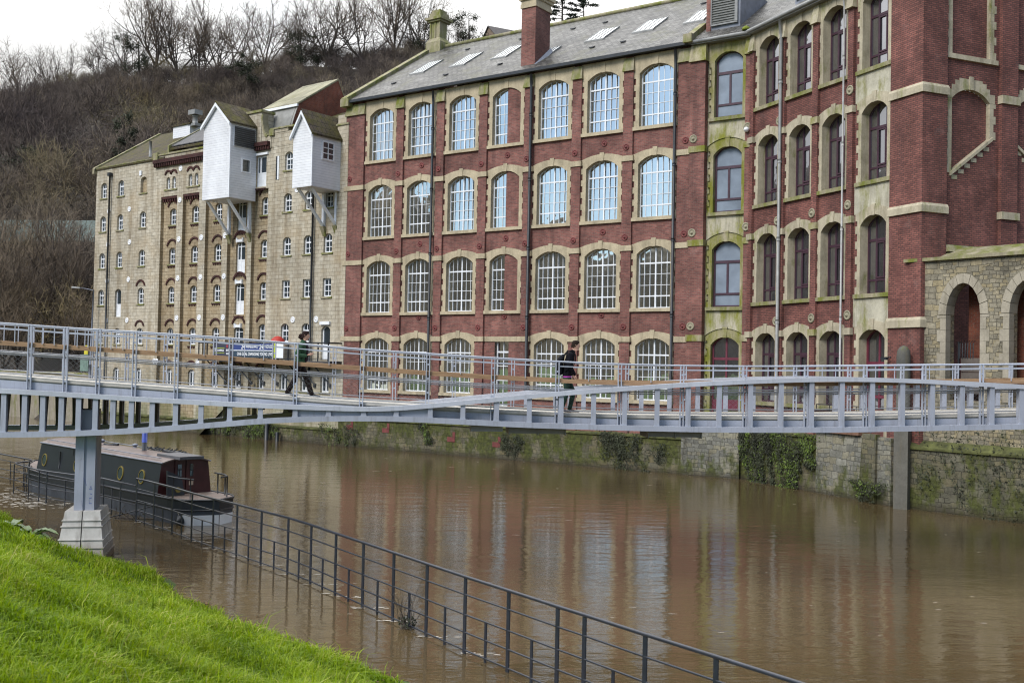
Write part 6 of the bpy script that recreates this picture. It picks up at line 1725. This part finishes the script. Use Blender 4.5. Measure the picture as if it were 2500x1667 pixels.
# --- wooded hillside: one uncountable mass of instanced bare trees
wood_col = bpy.data.collections.new('wood_sources')
for i in range(6):
    mt, mc = tree_meshes(100+i, 10.0+1.0*(i % 3), [.80,.95,.72,1.0,.88,.78][i], tw=.070, thick=.9, nl=(6,5,4,3,4), trunk=.16)
    off = len(mt.v); nf = len(mt.f)
    mt.v += [tuple(p) for p in mc.v]; mt.f += [tuple(k+off for k in f) for f in mc.f]; mt.smooth += mc.smooth
    me = mt.mesh('bare_tree_%d' % i, [M_BARK, M_TWIG])
    mi = np.zeros(len(me.polygons), np.int32); mi[nf:] = 1; me.polygons.foreach_set('material_index', mi)
    o = bpy.data.objects.new('wood_tree', me); wood_col.objects.link(o)
rr = random.Random(11); pts = []
tries = 0
grid = {}
while len(pts) < 900 and tries < 60000:
    tries += 1
    y = rr.uniform(92, 212); x = rr.uniform(-.62*y, .30*y+6)
    b0 = (Vector((x, y, 0))-O1).dot(n0); b1 = (Vector((x, y, 0))-O1).dot(n1)
    if min(b0, b1) < (16 if x > -40 else 9): continue
    md = 20.0 if y < 180 else 9.0
    if any((x-p[0])**2+(y-p[1])**2 < md for p in pts): continue
    pts.append((x, y, hill_z(x, y)-.3))
for _ in range(700):
    y = rr.uniform(190, 214); x = rr.uniform(-.50*y, .25*y)
    pts.append((x, y, hill_z(x, y)-.3))
me = bpy.data.meshes.new('hillside_wood'); me.from_pydata(pts, [], [])
wo_ = bpy.data.objects.new('hillside_wood', me); col.objects.link(wo_); tag(wo_, 'dense brown leafless wood covering the steep hillside behind the mills', 'wood', kind='stuff')
sc_ = me.attributes.new('sz', 'FLOAT', 'POINT'); sc_.data.foreach_set('value', np.array([rr.choice([.6, .75, .85, .95, 1.05, 1.2])*rr.uniform(.9, 1.1)*(rr.uniform(.30, .5) if p[1] > 184 else .72 if p[1] > 172 else 1) for p in pts], np.float32))
ro_ = me.attributes.new('rz', 'FLOAT', 'POINT'); ro_.data.foreach_set('value', np.array([rr.uniform(0, 6.28) for p in pts], np.float32))
ng = bpy.data.node_groups.new('wood', 'GeometryNodeTree')
ng.interface.new_socket('Geometry', in_out='INPUT', socket_type='NodeSocketGeometry'); ng.interface.new_socket('Geometry', in_out='OUTPUT', socket_type='NodeSocketGeometry')
gi = ng.nodes.new('NodeGroupInput'); gox = ng.nodes.new('NodeGroupOutput')
iop = ng.nodes.new('GeometryNodeInstanceOnPoints'); ci = ng.nodes.new('GeometryNodeCollectionInfo'); ci.inputs['Collection'].default_value = wood_col; ci.inputs['Separate Children'].default_value = True; ci.inputs['Reset Children'].default_value = True
iop.inputs['Pick Instance'].default_value = True
rv = ng.nodes.new('FunctionNodeRandomValue'); rv.data_type = 'INT'; rv.inputs[4].default_value = 0; rv.inputs[5].default_value = 5
na = ng.nodes.new('GeometryNodeInputNamedAttribute'); na.data_type = 'FLOAT'; na.inputs['Name'].default_value = 'sz'
nb_ = ng.nodes.new('GeometryNodeInputNamedAttribute'); nb_.data_type = 'FLOAT'; nb_.inputs['Name'].default_value = 'rz'
cx = ng.nodes.new('ShaderNodeCombineXYZ'); L_ = ng.links.new
L_(gi.outputs[0], iop.inputs['Points']); L_(ci.outputs[0], iop.inputs['Instance']); L_(rv.outputs[2], iop.inputs['Instance Index']); L_(na.outputs[0], iop.inputs['Scale']); L_(nb_.outputs[0], cx.inputs[2]); L_(cx.outputs[0], iop.inputs['Rotation']); L_(iop.outputs[0], gox.inputs[0])
wo_.modifiers.new('wood', 'NODES').node_group = ng
# --- single trees along the crest
TM = []
for i, (H, sp, tg) in enumerate([(17,.78,3),(19,.66,3),(16,.95,3),(18,.84,3),(15,.74,4)]):
    mt, mc = tree_meshes(300+i, H, sp, tw=.08, thick=1.25, nl=(6,5,4,4,3))
    TM.append((mt.mesh('trunk', M_BARK), mc.mesh('crown', M_TWIGD), H))
def at_px(px, Y): return (px-1250)/FPX*Y
def tree(name, label, x, y, z, k, s, rz, group, tms=None):
    o = empty(name, (x, y, z), rz, label, 'tree', group); o.scale = (s, s, s)
    tms = tms or TM
    part(tms[k][0], 'trunk', o); part(tms[k][1], 'crown', o); return o
CR = [(48,'leafless wide fan shaped tree at the left end of the skyline',2,.80),(132,'leafless round topped tree next to the fan shaped tree on the skyline',0,.72),
      (235,'low leafless tree at the start of the rising crest',4,.62),(300,'leafless tree halfway up the rising crest, before the tall group',2,.75),
      (375,'tall slim leafless tree first in the tallest skyline group',1,.98),(432,'broad leafless tree with heavy forked trunk in the tallest group',3,1.08),
      (480,'slender leafless tree squeezed between two broad skyline trees',1,.84),(540,'large rounded leafless tree above the left white hoist gap',0,1.12),
      (640,'spreading leafless tree above the tall white hoist',2,1.08),(725,'open pale leafless tree standing in a skyline gap',4,.80),
      (790,'leafless tree with fanning thin branches left of mid skyline',3,.98),(880,'leafless tree rising over the brick gable of the malthouse',0,1.0),
      (960,'leafless tree just left of the stone chimney',1,1.04),(1030,'leafless tree behind the stone chimney',3,.9),(1130,'sparse leafless tree right of the stone chimney',4,.72),
      (1240,'thin leafless tree left of the tall brick chimney',4,.76)]
for i, (px, lb, k, s) in enumerate(CR):
    Yt = 203 + (i*37 % 9); x = at_px(px-12, Yt); tree('bare_tree', lb, x, Yt, hill_z(x, Yt)-.4, k, s, i*1.7, 'leafless trees along the skyline')
# low trees showing over the roof ridge at the right
for px, lb, s in [(1620,'tip of a leafless tree peeping over the slate ridge at the right',.82),(1480,'small leafless tree tip over the slate ridge right of the pines',.75)]:
    x = at_px(px-12, 206); tree('bare_tree', lb, x, 206, hill_z(x, 206)-.4, 4, s, px, 'leafless trees along the skyline')
# --- big bare trees near the left edge, street level
NM = []
for i, (H, sp) in enumerate([(13,.62),(15,.55),(12,.72)]):
    mt, mc = tree_meshes(500+i, H, sp, tw=.055, thick=1.2, nl=(7,5,4,4,4), trunk=.12)
    NM.append((mt.mesh('trunk', M_BARK), mc.mesh('crown', M_TWIG), H))
for i, (px, Y_, k, s, lb) in enumerate([(45,97,0,1.0,'dark many stemmed bare tree low at the left edge'),(-60,96,1,1.1,'bare tree partly outside the left edge behind the bridge'),(175,103,1,.98,'bare tree close to the malthouse end wall'),
                                        (110,112,2,1.15,'bare tree standing between and behind the two low left trees'),(215,93,2,.72,'small bare bushy tree by the street lamp'),(15,90,2,.68,'low bushy bare tree above the flood wall at the far left')]):
    x = at_px(px-5, Y_); tree('bare_tree', lb, x, Y_, hill_z(x, Y_)-.3, k, s, i*2.1, 'bare trees at street level on the left', NM)
# --- ivy clad and evergreen trees on the slope
def evergreen(label, px, py, Y_, rx, rz, seed, mat=M_IVY, name='ivy_clad_tree'):
    rr = random.Random(seed); x = at_px(px, Y_); zc_ = ZC + (894+.02*(px-1250)-py)/FPX*Y_; zb = hill_z(x, Y_)
    o = empty(name, (x, Y_, zb-.3), 0, label, 'tree', 'evergreen trees on the wooded hillside')
    m = MB(); m.tube([(0,0,0),(.2,.1,(zc_-zb)*.6),(0,0,zc_-zb+rz*.5)], [.35,.25,.08], 6); m.build('trunk', M_BARK, o)
    m = MB()
    for i in range(16):
        leafy(m, (rr.gauss(0,.45)*rx, rr.gauss(0,.45)*rx, zc_-zb+rr.uniform(-.9,.9)*rz), rx*rr.uniform(.2,.5), rz*rr.uniform(.14,.34), 190, .13, rr, .1)
    m.build('crown', mat, o); return o
for i, a in enumerate([('dark evergreen clump half way down the left slope', 95, 420, 150, 5.5, 3.6),('slim dark ivy covered tree left of the mossy roof', 288, 335, 140, 2.0, 4.0),('dark ivy clad tree below the tallest skyline group', 318, 130, 200, 3.2, 4.6),
                       ('dark bushy evergreen on the crest left of the stone chimney', 715, 105, 203, 4.4, 3.6),('rounded dark evergreen right of the stone chimney', 1128, 58, 204, 4.6, 3.6),
                       ('low dark evergreen in the middle of the slope', 585, 160, 190, 3.0, 2.8),('dark evergreen behind the stone chimney base', 1035, 70, 206, 4.6, 4.2)]):
    evergreen(*a, seed=40+i)
def pine(label, px, top, Y_, seed, w):
    rr = random.Random(seed); x = at_px(px-15, Y_); zt = ZC + (894-top)/FPX*Y_; zb = hill_z(x, Y_)
    o = empty('pine_tree', (x, Y_, zb-.3), 0, label, 'tree', 'pines behind the slate roof')
    H = zt-zb+.3; m = MB(); m.tube([(0,0,0),(.1,0,H*.6),(0,0,H)], [.4,.28,.06], 6)
    c_ = MB()
    for i in range(46):
        t = i/45; z = H*(.30+.68*t); L = w*(1.15-.55*t)*rr.uniform(.45,1.1); a = rr.uniform(0, 6.28)
        e = Vector((math.cos(a)*L, math.sin(a)*L, z+rr.uniform(.0,.6))); m.tube([(0,0,z),tuple(e)], [.08,.03], 4)
        for q in (.55, .8, 1.0):
            p_ = Vector((0,0,z)).lerp(e, q); leafy(c_, p_, L*.26, .28, 60, .16, rr, .1)
    leafy(c_, (0,0,H*.98), w*.3, .7, 150, .16, rr, .1)
    m.build('trunk', M_BARK, o); c_.build('crown', M_PINE, o)
pine('dark pine close to the right side of the brick chimney', 1372, -40, 190, 61, 4.0)
pine('broad dark pine second from the brick chimney', 1425, -8, 192, 62, 5.4)
# house on the hill
def house(label, px, py, Y_, w, h, rz, wall, roofm, group='houses on the wooded hill'):
    x = at_px(px, Y_); z = ZC + (894+.02*(px-1250)-py)/FPX*Y_
    o = empty('house', (x, Y_, z-h-6), rz, label, 'house', group); m = MB(); m.box(-w/2, w/2, -3, 3, 0, h+6); m.face([(w/2,-3,h+6),(w/2,3,h+6),(w/2,0,h+8.4)]); m.face([(-w/2,-3,h+6),(-w/2,3,h+6),(-w/2,0,h+8.4)]); m.build('wall', wall, o)
    m = MB(); slab(m, -w/2-.3, w/2+.3, -3.4, h+5.75, 0, h+8.5); slab(m, -w/2-.3, w/2+.3, 3.4, h+5.75, 0, h+8.5); m.build('roof', roofm, o)
    for i in range(3):
        m = MB(); xx = -w/2+w*(i+.5)/3; m.box(xx-.5, xx+.5, -3.05, -2.99, h+4.0, h+5.2); m.build('window', M_GLASSM, o)
house('house with dark roof on the crest right of the stone chimney', 1212, 96, 205, 6, 3, .5, simple('tan_wall', (.17,.13,.10), .9), simple('dark_roof', (.06,.055,.055), .8))
house('long low house with pale green roof behind the bare trees on the left', 120, 590, 122, 15, 1.6, -.1, simple('grey_wall', (.07,.065,.06), .9), simple('pale_green_roof', (.10,.13,.12), .9))
# street lamp
lp = empty('street_lamp', ((222-1250)/FPX*79, 79, 3.2), R(0), 'grey street lamp with one arm beside the malthouse corner', 'street lamp')
m = MB(); m.tube([(0,0,0),(0,0,1.2)], .11, 8); m.tube([(0,0,1.2),(0.1,0,6.75)], [.08,.05], 8); m.tube([(.1,0,6.7),(-.5,0,6.82),(-1.0,0,6.88)], .03, 6); m.build('column', M_LEAD, lp)
m = MB(); m.hexa([(-1.55,-.12,6.86),(-.9,-.08,6.82),(-.9,.08,6.82),(-1.55,.12,6.86),(-1.5,-.08,6.97),(-.9,-.06,6.92),(-.9,.06,6.92),(-1.5,.08,6.97)]); m.build('lamp_head', M_ZINC, lp)
# small notice board with yellow top
nb2 = empty('notice_board', (0,0,0), 0, 'small green glazed board with a yellow panel at the malthouse end', 'notice board'); nb2.matrix_world = T(*O1) @ RZ(A0) @ T(-28.3, .0, 3.74)
m = MB(); m.box(-.55,.55,0,.06,.15,1.4); m.build('board', simple('board_green', (.16,.24,.21), .4), nb2)
m = MB(); m.box(-.02,.5,-.01,.0,1.42,2.1); m.build('yellow_panel', simple('panel_yellow', (.55,.50,.05), .6), nb2)
m = MB(); m.box(-.5,-.44,.06,.12,0,1.4); m.box(.44,.5,.06,.12,0,2.1); m.build('posts', M_ZINC, nb2)
# ivy on the river walls
def ivy(label, frame, u0, u1, z0, z1, n, mats, seed, y=-.45):
    rr = random.Random(seed); o = empty('ivy', (0,0,0), 0, label, 'ivy', 'ivy and ferns on the river walls'); o.matrix_world = T(*frame[0]) @ RZ(frame[1])
    L = {'plant_matter': MB(), 'leaves': MB()}
    ns = max(4, int((u1-u0)*9)); cnt = 0; st = []
    for _ in range(ns):
        uu = u0+(u1-u0)*rr.random(); edge = min(1, 3*min(uu-u0, u1-uu)/(u1-u0)+.25)
        st.append((uu, z1-rr.random()**2*(z1-z0)*.6, (z1-z0)*rr.uniform(.2, 1.0)*edge, rr.uniform(.08, .30), rr.random()))
    while cnt < n:
        uu, zt, ln, wd, tone = rr.choice(st); t = rr.random(); cnt += 1
        p = Vector((uu+rr.gauss(0, wd)*(1-.5*t)+.1*math.sin(t*5+uu*9), y-abs(rr.gauss(0, .07))*(1.2-.5*t), max(.02, zt-ln*t+rr.gauss(0, .05))))
        a = Vector((rr.uniform(-1,1), rr.uniform(-.4,.4), rr.uniform(-1,1))).normalized(); c_ = a.cross(Vector((rr.uniform(-.4,.4), 1, rr.uniform(-.6,.6)))).normalized(); s_ = rr.uniform(.018,.06)
        L['leaves' if (tone > .5 and rr.random() < .75) else 'plant_matter'].face([p-a*s_, p+c_*s_*.7, p+a*s_, p-c_*s_*.7])
    L['plant_matter'].build('plant_matter', M_IVY, o); L['leaves'].build('leaves', mats, o)
    return o
F1, F2, F0_, F4 = (O1, A1), (P2, A2), (O1, A0), (O4, A4)
ivy('long curtain of bright ivy hanging on the wall below the plum windows', F2, .2, 5.2, .05, 2.35, 11000, M_IVYB, 1, -.42)
ivy('narrow ivy strand hanging at the third bay of the white windowed mill', F1, 6.3, 6.9, .1, 1.7, 900, M_IVYB, 2)
ivy('ivy tuft by the second red bracket of the river wall', F1, 12.0, 13.0, .1, 1.4, 800, M_IVY, 3)
ivy('ivy under the dark tray near the pale wall patch', F1, 18.0, 21.4, .1, 1.75, 2200, M_IVY, 4)
ivy('mossy green growth on the river wall below the malthouse centre', F0_, -13, -5.5, .15, 1.0, 4200, M_IVYB, 5, -.38)
ivy('small ferns at the join of malthouse and brick mill', F0_, -1.5, 2.0, .1, 1.3, 900, M_IVYB, 6, -.44)
ivy('ivy at the foot of the mossy buttress', F2, 7.9, 9.4, .05, .8, 800, M_IVYB, 7, -.65)
ivy('dark ferns scattered over the arched wall above the water', F4, .6, 8, .1, 3.2, 1500, M_IVY, 8, -.26)
for lb, u, z1, r_ in [('taller dark mooring post at the foot of the malthouse wall', -6.25, 1.25, .13), ('short dark mooring stump beside the taller post by the malthouse', -5.25, .55, .11)]:
    o = empty('mooring_post', (0,0,0), 0, lb, 'mooring post', 'mooring posts by the malthouse'); o.matrix_world = T(*O1) @ RZ(A0) @ T(u, -.62, 0)
    m = MB(); m.lathe([(r_,-1.5),(r_,z1-.05),(r_*.8,z1),(.01,z1+.01)], n=10); m.build('post', M_BLACK, o)
hr = empty('steel_handrail', (0,0,0), 0, 'thin black steel handrail on the ledge below the plum windows', 'handrail'); hr.matrix_world = T(*P2) @ RZ(A2) @ T(5.2, -.30, 2.55)
m = MB(); m.tube([(0,0,.0),(0,0,1.05),(3.2,0,1.05),(3.2,0,0)], .022, 6); m.tube([(0,0,.55),(3.2,0,.55)], .015, 6)
for x in (.8, 1.6, 2.4): m.tube([(x,0,0),(x,0,1.05)], .016, 6)
m.build('rails', M_BLACK, hr)
# bare shrub caught in the railing
sh = empty('dead_shrub', (-1.83, 19.9, 0), 0, 'small leafless shrub caught against the railing', 'shrub')
rr = random.Random(21); m = MB(); lf = MB()
for i in range(26):
    a = rr.uniform(0, 6.28); el = rr.uniform(.9, 1.5); L = rr.uniform(.35, .95); d = Vector((math.cos(a)*math.cos(el), math.sin(a)*math.cos(el), math.sin(el)))
    p0 = Vector((rr.uniform(-.12,.12), rr.uniform(-.1,.1), 0)); p1 = p0+d*L*.5; p2_ = p1+(d+Vector((rr.uniform(-.4,.4), rr.uniform(-.4,.4), .1)))*L*.5
    m.tube([p0, p1, p2_], [.006,.004,.002], 4)
    for _ in range(3): q = p1+(p2_-p1)*rr.random(); m.tube([q, q+Vector((rr.uniform(-.12,.12), rr.uniform(-.12,.12), rr.uniform(.02,.15)))], .002, 3)
m.build('plant_matter', M_BARK, sh); leafy(lf, (0,0,.12), .2, .12, 120, .03, rr); lf.build('leaves', M_IVY, sh)  # bark mesh is the bare stems and twigs, leaves are separate
dr = empty('driftwood', (-11.6, 32.6, 0), 0, 'tangle of dark drift sticks snagged on the railing behind the pier', 'driftwood')
m = MB(); m.tube([(-.4,0,.04),(.8,-.1,.06)], .025, 5)
for i in range(14):
    p = Vector((rr.uniform(-.5,1.0), rr.uniform(-.4,.3), rr.uniform(0,.05))); m.tube([p, p+Vector((rr.uniform(-.4,.4), rr.uniform(-.2,.2), rr.uniform(.03,.35)))], rr.uniform(.006,.015), 4)
m.build('plant_matter', M_BARK, dr)  # mesh of bare drift sticks, no leaves
# foam flecks on the water
rr = random.Random(9); m = MB()
def fleck(x, y, s, el=2.2):
    n = 7; a0 = rr.uniform(0, 6.28); P = []
    for k in range(n):
        t = 2*math.pi*k/n; r_ = s*rr.uniform(.5, 1.1); P.append((x+math.cos(t)*r_*el, y+math.sin(t)*r_*.8, .006))
    m.face(P)
for (x, y) in MP:
    if y > 18:
        for _ in range(9): fleck(x+rr.gauss(.2,.22), y+rr.gauss(.0,.06), rr.uniform(.008,.030), rr.uniform(2.5,5))
for _ in range(230):
    t = rr.random(); fleck(-18.5+3.2*t+rr.gauss(0,.5), 38.2-3.0*t+rr.gauss(0,.6), rr.uniform(.01,.05), 3)
for _ in range(140):
    y = rr.uniform(20, 56); x = rr.uniform(-.42*y, .46*y)
    if (Vector((x,y,0))-BE).dot(BN) < -.5 and (Vector((x,y,0))-P2).dot(fdir(A2)[1]) < -1: fleck(x, y, rr.uniform(.005,.014)*(.5+y/40), rr.uniform(2, 9))
for _ in range(90):
    y = rr.uniform(38, 58); fleck(rr.uniform(-.50*y, -.34*y), y, rr.uniform(.012,.03), rr.uniform(8, 22))
fm2, nt, b = new_mat('foam'); b.inputs['Base Color'].default_value = (.62,.58,.52,1); b.inputs['Roughness'].default_value = .8
tag(m.build('foam', fm2), 'white foam flecks drifting on the brown flood water', 'foam', kind='stuff')

# ================================================================== LIGHT
SUN_AZ, SUN_EL = R(-138), R(40)     # direction to the sun measured from +Y, clockwise positive
sdir = Vector((math.sin(SUN_AZ)*math.cos(SUN_EL), math.cos(SUN_AZ)*math.cos(SUN_EL), math.sin(SUN_EL)))
sun = bpy.data.lights.new('sun', 'SUN'); sun.energy = 3.2; sun.angle = R(26); sun.color = (1.0, .95, .87)
so = bpy.data.objects.new('sun', sun); col.objects.link(so); so.rotation_euler = sdir.to_track_quat('Z', 'Y').to_euler()
w = bpy.data.worlds.new('World'); scene.world = w; w.use_nodes = True
nt = w.node_tree; nt.nodes.clear()
sky = N(nt, 'ShaderNodeTexSky', sky_type='NISHITA'); sky.sun_disc = False; sky.sun_elevation = SUN_EL; sky.sun_rotation = SUN_AZ; sky.air_density = 1.0; sky.dust_density = .6; sky.ozone_density = 2.0
tc = N(nt, 'ShaderNodeTexCoord'); sp_ = N(nt, 'ShaderNodeSeparateXYZ', {0: tc.outputs['Generated']})
cl = N(nt, 'ShaderNodeTexNoise', {'Vector': N(nt, 'ShaderNodeMapping', {'Vector': tc.outputs['Generated'], 'Scale': (1.4, 1.4, 3.2)}).outputs[0], 'Scale': 1.6, 'Detail': 7., 'Roughness': .55, 'Distortion': .3})
# heavier bright cloud to the north behind the hill, broken cloud elsewhere
cov = math_(nt, 'ADD', cl.outputs['Fac'], math_(nt, 'MULTIPLY', sp_.outputs['Y'], .42))
cf = N(nt, 'ShaderNodeMapRange', {'Value': cov, 'From Min': .46, 'From Max': .62, 'To Min': .10, 'To Max': 1.}).outputs[0]
shade = N(nt, 'ShaderNodeTexNoise', {'Vector': tc.outputs['Generated'], 'Scale': 3.5, 'Detail': 5.})
cc = ramp(nt, shade.outputs['Fac'], [(.3, (11.6,11.9,12.4)), (.6, (15.6,15.4,15.0))])
elev = N(nt, 'ShaderNodeMapRange', {'Value': sp_.outputs['Z'], 'From Min': .22, 'From Max': .9, 'To Min': .39, 'To Max': 1.9}).outputs[0]
cc = mix(nt, 1.0, cc, elev, 'MULTIPLY')
blue = mix(nt, 1.0, sky.outputs[0], (.80,.88,.93), 'MULTIPLY')
cmix = mix(nt, cf, blue, cc)
bg = N(nt, 'ShaderNodeBackground', {'Color': cmix, 'Strength': .15}); ow = N(nt, 'ShaderNodeOutputWorld'); nt.links.new(bg.outputs[0], ow.inputs[0])

scene.view_settings.view_transform = 'Standard'; scene.view_settings.look = 'None'; scene.view_settings.exposure = 0; scene.view_settings.gamma = 1
cy = scene.cycles; cy.max_bounces = 6; cy.diffuse_bounces = 3; cy.glossy_bounces = 3; cy.transmission_bounces = 2; cy.caustics_reflective = False; cy.caustics_refractive = False
cy.use_denoising = True; cy.sample_clamp_indirect = 6.0
scene.render.engine = 'CYCLES'; cy.pixel_filter_type = 'BLACKMAN_HARRIS'; cy.filter_width = 1.15
